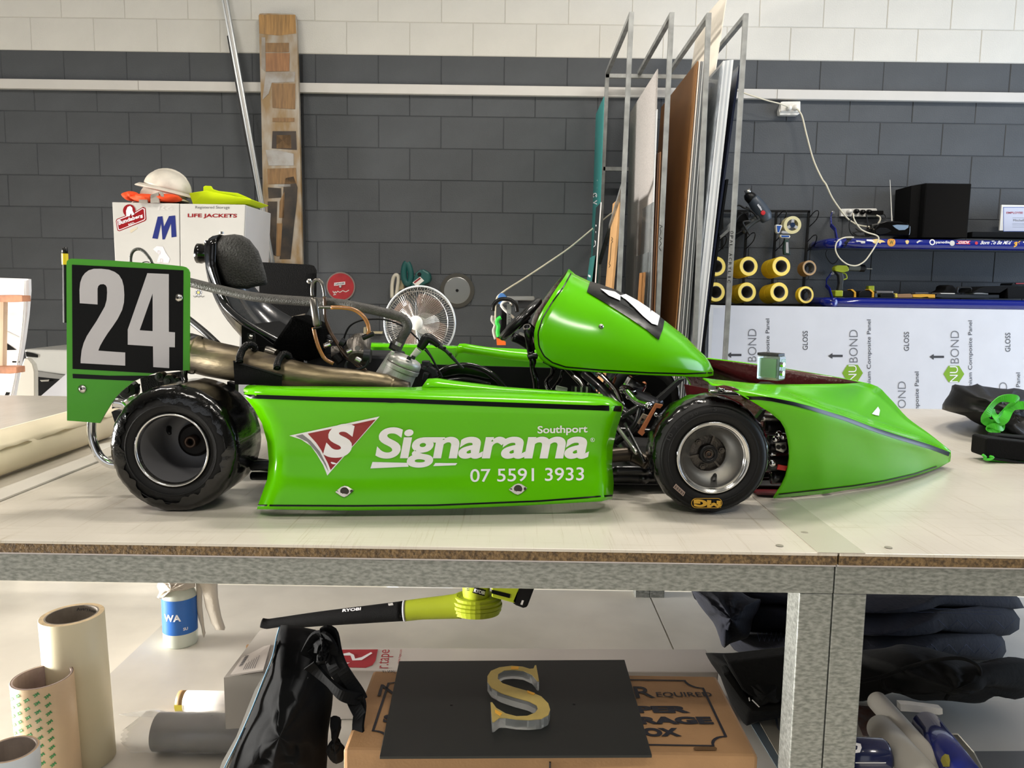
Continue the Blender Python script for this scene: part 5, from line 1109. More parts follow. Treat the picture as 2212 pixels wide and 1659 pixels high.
# double power point
Yw = WALL-.004
so = TH('power_socket', P(1707,245,Yw), 'white double wall socket with two plugged-in cream leads', 'power socket')
mb = MB(); prismP(mb, TB([(1885,1015),(1912,932),(2082,930),(2082,1035),(2055,1057),(1888,1055)]), Yw-.045, .045); mb.build('socket_block', M_white, so, bevel=.004)
mb = MB(); prismP(mb, TB([(1900,935),(2080,935),(2078,1030),(1900,1030)]), Yw-.052, .008); mb.build('face_plate', M_white, so, bevel=.002)
for q in ((1970,995),(2030,992)):
    mb = MB(); mb.lathe([(.0001,.03),(.013,.028),(.018,.015),(.019,0)], P(*TB([q])[0], Yw-.052), (0,-1,0), 18); mb.build('plug', M_white, so, smooth=True)
cable('extension_lead', [(*TB([(1465,812)])[0],5.05),(*TB([(1510,835)])[0],5.0),(*TB([(1620,875)])[0],4.99),(*TB([(1780,925)])[0],5.0),(*TB([(1900,955)])[0],5.02),(*TB([(1968,980)])[0],5.05)], .0045, M_cab, 'cream lead drooping from the wall socket to the rack')
cable('extension_lead', [(*TB([(2040,990)])[0],5.05),(1732,250,5.05),(1742,290,5.04),(1757,345,5.03),(1775,385,5.0),*[(*a,4.97) for a in TA([(120,240),(180,370),(260,490),(340,590),(400,635),(460,665),(560,682),(620,678),(660,655),(688,615),(685,580),(650,562)])]], .0055, M_cab, 'long cream extension lead hanging from the socket down to the power board')
cable('white_lead', [(*a,4.72) for a in TA([(405,540),(410,590),(440,650),(490,710),(560,745),(630,765),(665,785),(672,815),(640,880),(590,960),(530,1040),(460,1085),(400,1092),(330,1070),(260,1010),(222,940),(220,880),(245,830),(300,800),(360,792),(410,795)])], .0042, M_cab, 'white lead looping below the upper blue shelf')
# power board with plugs
pb = TH('power_board', P(1855,460,Yw), 'white power board on the wall with black plugs in it', 'power board')
mb = MB(); prismP(mb, TA([(285,492),(650,488),(658,500),(655,578),(275,572),(278,500)]), Yw-.03, .03); mb.build('board', M_white, pb, bevel=.006)
for x, y, m_ in ((430,522,M_black),(495,530,M_black),(560,528,M_black),(355,525,M_white)):
    mb = MB(); mb.lathe([(.0001,.035),(.012,.033),(.016,.01),(.016,0)], P(*TA([(x,y)])[0], Yw-.03), (0,-1,0), 16); mb.build('plug', m_, pb, smooth=True)
mb = MB(); prismP(mb, TA([(575,510),(728,512),(726,555),(575,553)]), Yw-.06, .03); mb.build('adaptor', M_black, pb, bevel=.004)
M_kc = mat('black_cable', '#0a0a0b', .5)
for i, pts in enumerate(([(545,550),(550,600),(555,680),(530,720),(480,740)], [(400,560),(370,620),(365,700),(390,760),(450,780),(520,770)], [(725,545),(745,570),(740,600),(700,610)], [(430,700),(480,730),(560,720),(600,760),(540,785),(440,770),(400,740)], [(130,930),(118,970),(135,1020),(180,1070),(220,1060),(250,1020)], [(400,780),(420,740),(500,735),(580,745),(560,790)])):
    cable('black_lead', [(*a, 4.93) for a in TA(pts)], .0035, M_kc, ['black lead dropping straight from the middle plug','black lead curving left below the power board','short black lead from the adaptor end','tangled black lead lying behind the radio','thin black lead hanging under the shelf end','black lead coiled lowest on the upper shelf'][i])
# ---- blue tube shelves
M_blu = mat('blue_enamel', '#0c1a78', .2, coat=.6); M_shd = mat('shelf_dark', '#141519', .6)
def blueshelf(ytube, ybr, lab, x0, ybw):
    Yt = 4.80; c0 = P(x0, ytube, Yt); R_ = .030; z = c0.z
    t = TH('wall_shelf', V((2.8, 5.0, z-.04)), lab, 'shelf', 'blue tube shelves')
    mb = MB(); mb.tube([V((c0.x+.01, WALL-.02, z)), V((c0.x-.0, 4.87, z)), V((c0.x+.015, 4.82, z)), V((c0.x+.06, Yt, z)), V((c0.x+.2, Yt, z)), V((3.9, Yt, z))], R_, 20, True, 4); mb.build('front_tube', M_blu, t, smooth=True)
    mb = MB(); mb.box(((c0.x+.03+3.9)/2, 4.965, z+.012), (3.9-c0.x-.03, .30, .012)); mb.build('shelf_deck', M_shd, t)
    for (qx, pts) in ybr:
        mb = MB(); a = [P(*q, Y_) for q, Y_ in pts]
        for i in range(len(a)-1): mb.bar(a[i], a[i+1], .022, .006, up=V((1,0,0)) if abs((a[i+1]-a[i]).z) > .02 else V((1,0,0)))
        mb.build('bracket', M_blu, t); mb = MB(); mb.lathe([(.0001,.006),(.012,.005),(.014,0)], a[0]+V((0,-.006,0)), (0,-1,0), 14); mb.build('bracket_bolt', M_steel, t)
    return t
q = TA([(185,535),(165,590),(170,665),(212,710),(235,830)]); u1 = blueshelf(525, [(0, [(q[0],5.10),(q[1],5.0),(q[2],4.95),(q[3],4.90),(q[4],4.84)])], 'upper blue tube wall shelf with stickers along its front', 1796, 0)
q = TA([(180,1170),(120,1245),(118,1300),(155,1340),(190,1465)]); u2 = blueshelf(653, [(0, [(q[0],5.10),(q[1],5.0),(q[2],4.95),(q[3],4.90),(q[4],4.84)])], 'lower blue tube wall shelf carrying hand tools', 1787, 0)
tube_m = [c for c in bpy.data.objects if c.parent == u1 and c.name.startswith('front_tube')][0]
ft_ = on_bvh(bvh(tube_m), .0015, 4.77); ft2 = on_bvh(bvh(tube_m), .0025, 4.77)
M_gy = mat('gold_yellow', '#e0a62c', .45); M_tan = mat('tan_print', '#d8bd7a', .5)
shape('sticker', [TA([(545,818),(600,818),(640,845),(545,832)])], ft_, M_print_w, u1, 10); shape('sticker', [TA([(605,818),(660,812),(720,828),(745,845),(700,848),(690,860),(660,845),(635,862),(610,850)])], ft_, M_tan, u1, 8)
shape('sticker', [TA([(435,826),(480,830),(530,835),(530,855),(490,858),(480,842),(435,838)])], ft_, MATS['pale_print'], u1, 8)
shape('round_sticker', [TA(circ(806,846,43))], ft_, mat('orange_sticker','#d9973c',.5), u1, 6); text('sticker_lettering', 'W', TA([(780,865),(832,865),(832,828),(780,828)]), ft2, mat('olive_print','#6b6420',.5), u1, .06, 6)
shape('skull_sticker', [TA([(952,832),(975,822),(992,832),(990,848),(980,864),(962,862)])], ft_, M_tan, u1, 6); shape('swoosh_sticker', [TA([(1070,845),(1100,825),(1140,835),(1120,835),(1095,845),(1080,858)])], ft_, MATS['pale_print'], u1, 6)
shape('ring_sticker', [TA(circ(1237,846,30)), TA(circ(1237,846,19))], ft_, M_print_w, u1, 6); text('lettering', 'panedia', TA([(1275,866),(1420,866),(1420,832),(1275,832)]), ft_, M_print_w, u1, .01, 8)
shape('globe_sticker', [TA(circ(1447,856,27))], ft_, MATS['pale_print'], u1, 6); shape('red_sticker', [TA([(1500,830),(1643,832),(1636,868),(1488,865)])], ft_, mat('red_sticker','#c2303c',.45), u1, 8); text('sticker_lettering', 'GIDI', TA([(1508,862),(1620,862),(1626,836),(1516,836)]), ft2, M_print_w, u1, .02, 8, shear=.2)
shape('dot_sticker', [TA(circ(1702,855,16))], ft_, MATS['red_sticker'], u1, 6); text('lettering', 'Born To Be Mild', TA([(1740,868),(2065,868),(2078,832),(1748,832)]), ft_, M_print_w, u1, .02, 8, shear=.3)
text('lettering', '36', TA([(2095,900),(2170,870),(2180,820),(2100,848)]), ft_, M_gy, u1, .06, 8); shape('sticker', [TA([(2195,840),(2240,838),(2240,852),(2195,852)])], ft_, M_print_w, u1, 8)
shape('black_band', [TA([(330,808),(395,808),(350,850),(325,890),(300,890),(310,850)])], ft_, M_black, u1, 8)
# ---- things on the upper shelf
def zshelf(t): return PORG[t.name].z+.058
def boxP(mb, x0, y0, x1, y1, Y, D): a, b_ = P(x0, y0, Y), P(x1, y1, Y); mb.box(((a.x+b_.x)/2, Y+D/2, (a.z+b_.z)/2), (abs(b_.x-a.x), D, abs(a.z-b_.z))); return mb
sp_ = TH('subwoofer', P(2032,512,4.9), 'large black gloss speaker box on the upper blue shelf', 'speaker')
mb = MB(); a = [P(*q, 4.84) for q in TA([(1130,797),(1175,222),(1652,228),(1605,800)])]; mb.prism(a, (.0,.26,0)); b2 = mb.build('cabinet', M_blackm, sp_, bevel=.003)
mb = MB(); mb.prism([P(*q, 4.836) for q in TA([(1140,792),(1183,230),(1645,236),(1598,795)])], (0,.004,0)); mb.build('gloss_front', mat('speaker_gloss','#0b0b0d',.08,coat=.8), sp_)
mb = MB(); mb.prism([P(*q, 4.90) for q in TA([(988,797),(1018,250),(1175,222),(1130,797)])], (0,.2,0)); mb.build('side_panel', M_blackm, sp_)
rd_ = TH('radio', P(1927,508,4.85), 'rounded black radio with a small grey window on the upper shelf', 'radio')
mb = MB(); mb.prism([P(*q, 4.85) for q in TA([(625,735),(640,690),(690,640),(760,622),(900,628),(985,645),(1010,670),(1008,740),(1000,775),(700,775),(635,765)])], (0,.14,0)); mb.build('case', M_blackg, rd_, bevel=.012)
mb = MB(); mb.prism([P(*q, 4.845) for q in TA([(820,668),(870,660),(990,665),(985,690),(950,715),(890,718),(850,695)])], (0,.005,0)); mb.build('display_window', mat('radio_window','#7e93a8',.15), rd_)
mb = MB(); mb.prism([P(*q, 4.845) for q in TA([(640,720),(690,690),(760,695),(810,725),(760,750),(690,765),(645,750)])], (0,.005,0)); mb.build('speaker_grille', M_blackm, rd_)
mb = MB(); mb.tube([P(*TA([(813,622)])[0], 4.97), P(*TA([(793,188)])[0], 4.99)], [.004,.0016], 8); mb.build('aerial', M_white, rd_)
sb = MB(); boxP(sb, *TA([(1660,733)])[0], 2260, 514.5, 4.84, .12); solo(sb, 'soundbar', M_blackm, 'long low black soundbar right of the speaker box', 'speaker', bevel=.004)
ce = TH('certificate', P(2190,500,5.0), 'framed employee certificate standing on the upper shelf', 'certificate')
Yc_ = 5.0; mb = MB(); boxP(mb, *TA([(1970,450)])[0], 2330, TA([(0,735)])[0][1], Yc_, .012); cf = mb.build('frame', M_white, ce, bevel=.002)
shape('paper', [TA(rect(1992,480,2750,728))], yplane(Yc_, .001), mat('certificate_paper','#c9cde0',.5), ce); shape('border_line', [TA(rect(1985,474,2755,732)), TA(rect(1990,479,2750,728))], yplane(Yc_, .002), mat('blue_line','#4a62b0',.5), ce)
text('lettering', 'EMPLOYEE OF THE', TA([(2018,545),(2330,545),(2330,524),(2018,524)]), yplane(Yc_, .002), mat('cert_red','#a8344a',.5), ce, .02); text('lettering', 'Mitchell', TA([(2090,626),(2202,626),(2202,602),(2090,602)]), yplane(Yc_, .002), mat('grey_print','#6f6f70',.5), ce)
for y in (588,646,662,685): shape('ruled_line', [TA(rect(2080,y,2400,y+2))], yplane(Yc_, .002), MATS['grey_print'], ce)
# ---- things on the lower shelf
M_lime = mat('lime_plastic', '#9aa61a', .45); M_dkg = mat('dark_grey_plastic', '#2c2e2c', .5)
dr = TH('cordless_drill', P(1825,630,4.88), 'lime and grey cordless drill standing on its battery on the lower shelf', 'drill')
mb = MB(); mb.prism([P(*q, 4.88) for q in TA([(208,1110),(240,1085),(340,1090),(365,1110),(365,1150),(300,1165),(215,1150)])], (0,.05,0)); mb.build('motor_housing', M_lime, dr, bevel=.008)
mb = MB(); mb.tube([P(*TA([(350,1115)])[0],4.90), P(*TA([(470,1118)])[0],4.90)], [.020,.022], 18); mb.build('gear_collar', mat('grey_collar','#5a5e5a',.4,.4), dr)
mb = MB(); mb.tube([P(*TA([(470,1118)])[0],4.90), P(*TA([(520,1120)])[0],4.90), P(*TA([(540,1120)])[0],4.90)], [.023,.022,.010], 18); mb.build('chuck', M_black, dr)
mb = MB(); mb.tube([P(*TA([(540,1122)])[0],4.90), P(*TA([(605,1125)])[0],4.90)], .003, 8); mb.build('drill_bit', M_steel, dr)
mb = MB(); mb.prism([P(*q, 4.885) for q in TA([(215,1150),(300,1165),(310,1220),(300,1290),(300,1360),(245,1360),(262,1280),(255,1200)])], (0,.04,0)); mb.build('handle', M_dkg, dr, bevel=.006)
tubeP('trigger_guard', [(*a, 4.9) for a in TA([(290,1170),(325,1180),(338,1225),(300,1240),(270,1255)])], .004, M_lime, dr)
mb = MB(); boxP(mb, *TA([(218,1352)])[0], *TA([(298,1420)])[0], 4.86, .08); mb.build('battery', M_lime, dr, bevel=.006)
zs2 = P(1850, 643, 4.9).z
def ontool(name, pts, Y, D, m_, lab, cat, group=None, bevel=.003): mb = MB(); mb.prism([P(*q, Y) for q in TA(pts)], (0,D,0)); return solo(mb, name, m_, lab, cat, group, bevel=bevel)
for x0, l_ in ((275,'beside the drill'),(465,'second from the drill')):
    t = TH('battery_pack', P(*TA([(x0+70,1425)])[0], 4.88), 'black and yellow tool battery on the lower shelf, '+l_, 'battery', 'tool batteries on the lower shelf')
    mb = MB(); mb.prism([P(*q, 4.87) for q in TA([(x0,1424),(x0+2,1375),(x0+25,1358),(x0+120,1358),(x0+135,1380),(x0+135,1424)])], (0,.09,0)); mb.build('case', M_black, t, bevel=.004)
    mb = MB(); mb.prism([P(*q, 4.865) for q in TA([(x0+105,1345),(x0+125,1340),(x0+160,1370),(x0+160,1424),(x0+140,1424),(x0+142,1375)])], (0,.06,0)); mb.build('yellow_clip', M_gy, t)
ontool('lime_tool', [(568,1305),(630,1303),(630,1360),(600,1360),(590,1352),(568,1352)], 4.95, .04, M_lime, 'small lime green tool head standing behind the second battery', 'tool')
ontool('tape_measure', [(635,1385),(660,1385),(665,1426),(635,1426)], 4.86, .05, mat('blue_grey','#3c4a5c',.5), 'small blue-grey tool end beside the batteries', 'tool')
ontool('silver_case', [(648,1358),(828,1360),(828,1380),(700,1382),(690,1426),(660,1426)], 4.92, .06, mat('silver_metal','#8f8c8c',.35,.6), 'flat silver metal case behind the black tool', 'case')
ontool('black_hand_tool', [(690,1395),(710,1380),(820,1380),(842,1395),(842,1426),(692,1426)], 4.85, .06, M_black, 'compact black hand tool in front of the silver case', 'tool')
ontool('wooden_mallet_handle', [(875,1392),(1010,1388),(1035,1405),(1030,1430),(875,1430)], 4.86, .05, mat('tan_wood','#94704c',.6), 'tan wooden tool handle lying on the lower shelf', 'tool handle')
ontool('yellow_ferrule', [(845,1388),(872,1384),(876,1428),(850,1430)], 4.86, .05, mat('pale_yellow_plastic','#d8c04a',.5), 'pale yellow ferrule at the end of the wooden handle', 'ferrule')
ontool('grey_ruler', [(1060,1375),(1200,1375),(1200,1388),(1060,1388)], 4.93, .05, mat('grey_ruler','#6d6a66',.5), 'grey flat ruler lying behind the yellow level', 'ruler')
ontool('yellow_level', [(1035,1395),(1145,1392),(1268,1395),(1270,1430),(1200,1430),(1190,1420),(1120,1428),(1035,1425)], 4.86, .04, M_gy, 'short yellow tool lying on the lower shelf', 'tool')
ontool('black_tray', [(1270,1425),(1290,1390),(1360,1395),(1945,1398),(1945,1435),(1360,1435)], 4.86, .18, M_shd, 'long low black tray on the lower shelf', 'tray')
ontool('black_hat', [(1320,1378),(1375,1350),(1385,1310),(1420,1295),(1460,1300),(1490,1330),(1500,1362),(1530,1375),(1490,1380)], 4.90, .12, M_blackm, 'black cap lying on the long tray', 'cap', bevel=.01)
ontool('white_papers', [(1320,1380),(1480,1382),(1480,1392),(1330,1390)], 4.87, .1, M_white, 'white papers under the black cap', 'paper'); ontool('white_papers', [(1670,1380),(1730,1372),(1830,1385),(1830,1394),(1680,1392)], 4.87, .1, M_white, 'white papers on the right end of the tray', 'paper')
tb2 = MB(); tb2.tube([P(*a, 4.88) for a in TA([(1500,1375),(1505,1330),(1520,1322),(1630,1325),(1648,1345),(1652,1380)])], .006, 8, True, 3); solo(tb2, 'tray_handle', M_kc, 'thin black wire handle standing over the tray', 'handle')
ontool('black_case', [(1660,1375),(1730,1330),(1800,1312),(2035,1305),(2260,1308),(2260,1440),(2035,1440),(2030,1330),(1950,1380)], 4.84, .2, M_blackm, 'angular black tool case at the right end of the lower shelf', 'case')
ontool('red_striped_case', [(2070,1300),(2085,1275),(2260,1272),(2260,1302)], 4.88, .12, M_black, 'slim black case with a red line on top of the angular case', 'case'); ontool('red_strip', [(2120,1274),(2260,1274),(2260,1286),(2120,1288)], 4.875, .004, mat('red_strip','#8c2430',.5), 'thin red strip along the slim black case', 'strip')
# ---- wire peg rack with tape
pr_ = TH('wire_hook_rack', P(1650,662,5.1), 'black wire hook rack on the wall holding tape rolls', 'hook rack'); M_wire = mat('black_wire', '#141312', .4, .4)
def wire(name, pts, r_, Y=5.10, par=None, w=None):
    mb = MB(); a = [P(*(q[:2]), (q[2] if len(q) > 2 else Y)) for q in pts]
    mb.tube(a, r_, 7, True, 3 if len(a) > 2 else 0); return mb.build(name, M_wire, par or pr_, smooth=True)
for a, b_ in (((300,532),(1255,536)),((160,1548),(1175,1552)),((300,532),(300,950)),((562,760),(520,1548)),((890,540),(832,1548)),((1243,536),(1170,1552)),((575,532),(562,760))):
    A, B = P(*T9([a])[0], 5.10), P(*T9([b_])[0], 5.10); mb = MB(); mb.bar(A, B, .014, .012, up=V((0,1,0))); mb.build('frame_bar', M_wire, pr_)
for hx, hy in ((1255,600),(1235,865),(905,600),(885,865),(565,840),(255,880)):
    q = [(hx-5,hy+0),(hx+50,hy-60),(hx+85,hy-72),(hx+95,hy-45),(hx+70,hy+25),(hx-5,hy+100)]; q = T9(q)
    wire('hook', [(*a, 5.08-.14*math.sin(math.pi*i/5)) for i, a in enumerate(q)], .003)
for hx, hy in ((1220,1160),(1205,1440)):
    q = T9([(hx-15,hy-10),(hx+60,hy-80),(hx+80,hy-60),(hx+75,hy+10),(hx+40,hy+30)]); wire('hook', [(*a, 4.88) for a in q], .003)
M_my = mat('masking_tape', '#dfbb16', .6); M_my2 = mat('masking_tape_face', '#f2d668', .6, var=.04, vs=10); M_core = mat('card_core', '#6a6560', .7)
def roll(px, py, R_, r_, Yf, Lh, m_, mf, lab, name='tape_roll', cat='tape', group='tape rolls on the hook rack', axis=V((-.09,1,-.06))):
    c = P(px, py, Yf); ax = axis.normalized(); t = TH(name, c, lab, cat, group)
    mb = MB(); mb.lathe([(R_-.001,0),(R_,.001),(R_,Lh),(R_-.001,Lh)], c, ax, 36); mb.build('wound_tape', m_, t, smooth=False)
    mb = MB(); mb.lathe([(r_+.003,0),(R_-.001,0)], c, ax, 36); mb.lathe([(r_+.003,Lh),(R_-.001,Lh)], c, ax, 36); mb.build('cut_face', mf, t)
    mb = MB(); mb.lathe([(r_,Lh),(r_,0),(r_+.003,0),(r_+.003,Lh),(r_,Lh)], c, ax, 30); mb.build('core', M_core, t)
    return t
K5 = 4.84/FPX/5.028
names = {0:'upper',1:'lower'}
for row, ys in ((0,1132),(1,1412)):
    for i, xc in enumerate((240, 590, 945) if row == 0 else (233, 572, 922)):
        pos = ['leftmost hook by the post','second hook','third hook'][i]
        for k in range(2 if not (row and i == 1) else 3):
            n_ = 2 if not (row and i == 1) else 3; Lh = .15/n_; q = T9([(xc, ys)])[0]; ax = V((-.16,1,-.10)).normalized(); c = P(*q, 4.84)+ax*Lh*k
            R_ = 104*K5*1.0; r_ = 62*K5
            t = TH('tape_roll', c, 'yellow tape roll, %s row, %s, %s' % (names[row], pos, ['foremost on its hook','second on its hook','rearmost on its hook'][k]), 'tape', 'tape rolls on the hook rack')
            mb = MB(); mb.lathe([(R_-.0015,.0003),(R_,.002),(R_,Lh-.002),(R_-.0015,Lh-.0003)], c, ax, 36); mb.build('wound_tape', M_my, t)
            mb = MB(); mb.lathe([(r_+.003,.0003),(R_-.0015,.0003)], c, ax, 36); mb.build('cut_face', M_my2, t)
            mb = MB(); mb.lathe([(r_,Lh),(r_,0.0003),(r_+.003,.0003)], c, ax, 30); mb.build('core', M_core, t)
roll(*T9([(1250,1150)])[0], 82*K5, 58*K5, 4.86, .06, mat('brown_tape','#7a5a30',.35), mat('brown_tape_face','#a8865a',.5), 'brown packing tape roll in the upper row, at the right', axis=V((-.2,1,-.12)))
roll(*T9([(1212,1442)])[0], 92*K5, 64*K5, 4.86, .035, M_my, M_my2, 'narrow yellow tape roll in the lower row, at the right', axis=V((-.2,1,-.1)))
# ---- tape gun
tg = TH('tape_dispenser', P(1695,525,4.95), 'blue and white hand tape dispenser hanging on the hook rack', 'tape dispenser')
c = P(*T9([(1048,688)])[0], 4.95); k = 4.95/FPX/5.028
mb = MB(); mb.lathe([(60*k,-.03),(92*k,-.03),(92*k,.03),(60*k,.03),(60*k,-.03)], c, (0,-1,0), 36); mb.build('tape', mat('cream_tape','#d8cfa0',.4), tg)
mb = MB(); mb.lathe([(.0001,.034),(26*k,.034),(26*k,.02)], c, (0,-1,0), 20); mb.build('hub_knob', mat('hub_navy','#1c2f4c',.3), tg)
for j in range(3):
    a = j*2.094+1.57; mb = MB(); mb.bar(c+V((0,-.028,0)), c+V((60*k*math.cos(a),-.028,60*k*math.sin(a))), 30*k, .006, up=V((0,1,0))); mb.build('hub_arm', mat('pale_grey_plastic','#a9a9ac',.4), tg)
mb = MB(); prismP(mb, T9([(885,690),(895,678),(950,684),(955,695),(925,770),(905,775),(890,760)]), 4.92, .03); mb.build('guard', M_white, tg, bevel=.002); mb = MB(); prismP(mb, T9([(897,692),(942,694),(922,760),(905,762)]), 4.916, .005); mb.build('guard_pad', mat('mid_blue','#1f4fa0',.4), tg)
mb = MB(); prismP(mb, T9([(945,765),(960,745),(1085,765),(1080,778),(960,775)]), 4.92, .03); mb.build('blade_bar', MATS['pale_grey_plastic'], tg)
mb = MB(); prismP(mb, T9([(930,790),(1035,792),(1045,810),(1030,828),(945,822),(930,808)]), 4.93, .03); mb.build('tension_pad', M_white, tg, bevel=.003); mb = MB(); prismP(mb, T9([(945,798),(1030,800),(1030,815),(950,815)]), 4.926, .005); mb.build('tension_insert', MATS['mid_blue'], tg)
mb = MB(); prismP(mb, T9([(985,840),(1025,840),(1030,900),(1045,1010),(975,1005),(970,930)]), 4.93, .03); mb.build('handle', mat('dark_green_grip','#1f3a34',.5), tg, bevel=.004); mb = MB(); prismP(mb, T9([(995,870),(1020,870),(1025,990),(995,985)]), 4.926, .004); mb.build('grip_insert', MATS['pale_grey_plastic'], tg)
# ---- heat gun
hg = TH('heat_gun', P(1635,460,4.95), 'grey heat gun with a red button hung on the hook rack', 'heat gun'); M_hg = mat('heat_gun_grey', '#3c444e', .4)
def tub9(name, pts, r_, m_, Y=4.95, seg=20, sm=3): 
    mb = MB(); mb.tube([P(*a, Y) for a in T9(pts)], [x*k for x in r_], seg, True, sm); return mb.build(name, m_, hg, smooth=True)
tub9('nozzle', [(572,300),(590,345)], [32,34], M_steel, sm=0); tub9('heat_shield', [(585,340),(600,375),(640,420)], [42,60,58], M_black)
tub9('motor_housing', [(625,395),(670,450),(720,520),(765,590),(790,640)], [60,72,78,76,50], M_hg); 
text('lettering', 'ozito', T9([(680,465),(725,530),(740,510),(700,450)]), yplane(4.95-79*k, 0), M_print_w, hg, .03); mb = MB(); mb.lathe([(.0001,.006),(22*k,.005),(26*k,0)], P(*T9([(745,552)])[0], 4.95-78*k), (0,-1,0), 16); mb.build('red_button', mat('red_button','#c02a30',.35), hg)
tub9('handle', [(700,600),(640,640),(580,690),(520,760)], [45,36,34,34], M_dkg); 
tub9('hanging_loop', [(610,640),(530,650),(545,700),(600,790)], [10,10,10,10], MATS['strut_grey'], 4.92)
tub9('cord', [(590,540),(520,560),(460,620),(440,700),(450,780),(520,740)], [8,8,8,8,8,8], M_black, 4.93)
for i, pts in enumerate(([(455,480),(490,470),(540,500),(600,510),(560,490)], [(600,520),(650,560),(690,620)])): tub9('cord', pts, [9]*len(pts), M_black, 4.9)
mb = MB(); prismP(mb, T9([(430,560),(480,540),(560,560),(600,640),(590,740),(500,800),(440,850),(420,840),(425,700)]), 4.98, .03); mb.build('black_holder', M_blackm, hg, bevel=.004)
# ---- wrapped composite sheets with printed film
NBY = 4.78; SL = .0
nb = TH('composite_sheets', V((2.6, NBY, 0)), 'stack of film-covered composite sheets with green hexagon print behind the bench', 'sheet stack')
pA, pB = P(1534,659,NBY), P(2212,669,NBY); zt3 = (pA.z+pB.z)/2; zl = P(1534,659,NBY)
M_nbf = mat('film_white', '#d2d4dc', .35, spec=.4); 
for i in range(4):
    mb = MB(); mb.box(((pA.x+3.9)/2-.004*i, NBY+.006+.008*i, (zt3-.006*i)/2), (3.9-pA.x, .005, zt3-.006*i)); s_ = mb.build('sheet', M_nbf if i == 0 else M_whs, nb)
    if i == 0: front = s_
fn0 = yplane(NBY+.0033, .001); fn1 = yplane(NBY+.0033, .002); TC = T3; M_pg = mat('print_dark_grey', '#3c3c40', .5); M_lg = mat('print_line_grey', '#6b6c72', .5); M_hex = mat('hexagon_green', '#7aa51c', .5)
PX = 662
def vtext(s_, x0, x1, yb_, yt_, m_, bold=0.0): text('lettering', s_, [(x1,yb_),(x1+.5*0,yt_),(x0,yt_),(x0,yb_)], fn1, m_, nb, bold)
def T3p(x, y): return (1480+x/3.022, 640+y/3.022)
for k_ in range(4):
    dx = 661*k_; dy = 6*k_
    ar = [(272,383),(300,365),(300,376),(367,376),(367,390),(300,390),(300,402)]
    shape('arrow', [[T3p(x+dx, y+dy) for x, y in ar]], fn1, M_pg, nb)
    a, b_ = T3p(410+dx, 425+dy), T3p(465+dx, 213+dy); vtext('BOND', a[0], b_[0], a[1], b_[1], M_lg, -.014)
    hx = [(1092-661+dx+68*math.cos(math.pi*i/3), 501-6+dy+62*math.sin(math.pi*i/3)) for i in range(6)]
    shape('hexagon', [[T3p(*q) for q in hx]], fn1, M_hex, nb)
    a, b_ = T3p(1065-661+dx, 555-6+dy), T3p(1118-661+dx, 450-6+dy); text('lettering', 'NU', [(b_[0],a[1]),(b_[0],b_[1]),(a[0],b_[1]),(a[0],a[1])], yplane(NBY+.0033, .003), M_print_w, nb, -.004)
    a, b_ = T3p(525+dx, 690+dy), T3p(558+dx, 146+dy); vtext('Aluminium Composite Panel', a[0], b_[0], a[1], b_[1], M_pg, .0)
    a, b_ = T3p(767+dx, 350+dy), T3p(800+dx, 226+dy); vtext('GLOSS', a[0], b_[0], a[1], b_[1], M_pg, .0)
    if k_ > 0:
        x_ = 1388-1322+dx+661*0+0; 
        a, b_ = T3p(1388-661+dx, 770-6+dy), T3p(1440-661+dx, 556-6+dy); vtext('BOND', a[0], b_[0], a[1], b_[1], M_lg, -.014)
        a, b_ = T3p(1498-661+dx, 1030-6+dy), T3p(1533-661+dx, 492-6+dy); vtext('Aluminium Composite Panel', a[0], b_[0], a[1], b_[1], M_pg)
mb = MB(); mb.prism([P(*q, 4.70) for q in T3([(158,55),(245,60),(250,74),(185,76),(168,400),(155,1500),(130,1500),(150,400)])], (0,.03,0)); solo(mb, 'corner_sheet', M_whs, 'narrow white sheet end at the left of the film-covered stack', 'sheet')
# ---- black bag with green strap, on the right bench
zt4 = TAB
bag = TH('black_bag', PZ(2130,900,TAB), 'collapsed black fabric bag with a bright green strap on the right workbench', 'bag'); M_bagk = mat('black_nylon', '#101012', .5, spec=.3, bump=.5, bs=18, detail=3)
def clothmass(name, outline, Yn, depth, m_, par, n=28, seed=1, lay=7, amp=.01, **k):
    """a slumped mass: outline in the picture seen at its own distance, rounded towards back and front"""
    pr2 = [V((*q,0)) for q in outline]; pr2 = resample([tuple(q[:2]) for q in pr2]+[tuple(pr2[0][:2])], n*2+1)[:-1]; cen = sum(pr2, V())/len(pr2); mb = MB(); rows_ = []
    rnd = random.Random(seed); ph = [rnd.uniform(0, 6) for _ in range(6)]
    for i in range(lay):
        u = i/(lay-1); kk = math.sin(math.pi*(.12+.76*u))**.6; kk = max(.0, kk); 
        r = []
        for j, q in enumerate(pr2):
            b = 2*math.pi*j/len(pr2); p = P(*(cen+(q-cen)*kk)[:2], Yn+depth*u); p += V((0, amp*math.sin(5*b+ph[0])+amp*math.sin(9*b+ph[1]+u*5), amp*.4*math.sin(7*b+ph[2]))); r.append(p)
        rows_.append(r)
    mb.ring(rows_, True, False, False)
    # caps with wrinkles
    for ri in (0, -1):
        base = rows_[ri]; c_ = sum(base, V())/len(base); sgn = -1 if ri == 0 else 1; rr2 = [base]
        for kk in (.88,.74,.6,.45,.3,.15,.03):
            rr2.append([c_+(p-c_)*kk+V((0, sgn*((1-kk*kk)*depth*.22+amp*kk*(1.2*math.sin(p.x*38*kk+ph[3])+math.sin(p.z*44*kk+ph[4]+p.x*20))), 0)) for p in base])
        mb.ring(rr2, True, False, True)
    return mb.build(name, m_, par, smooth=True, **k)
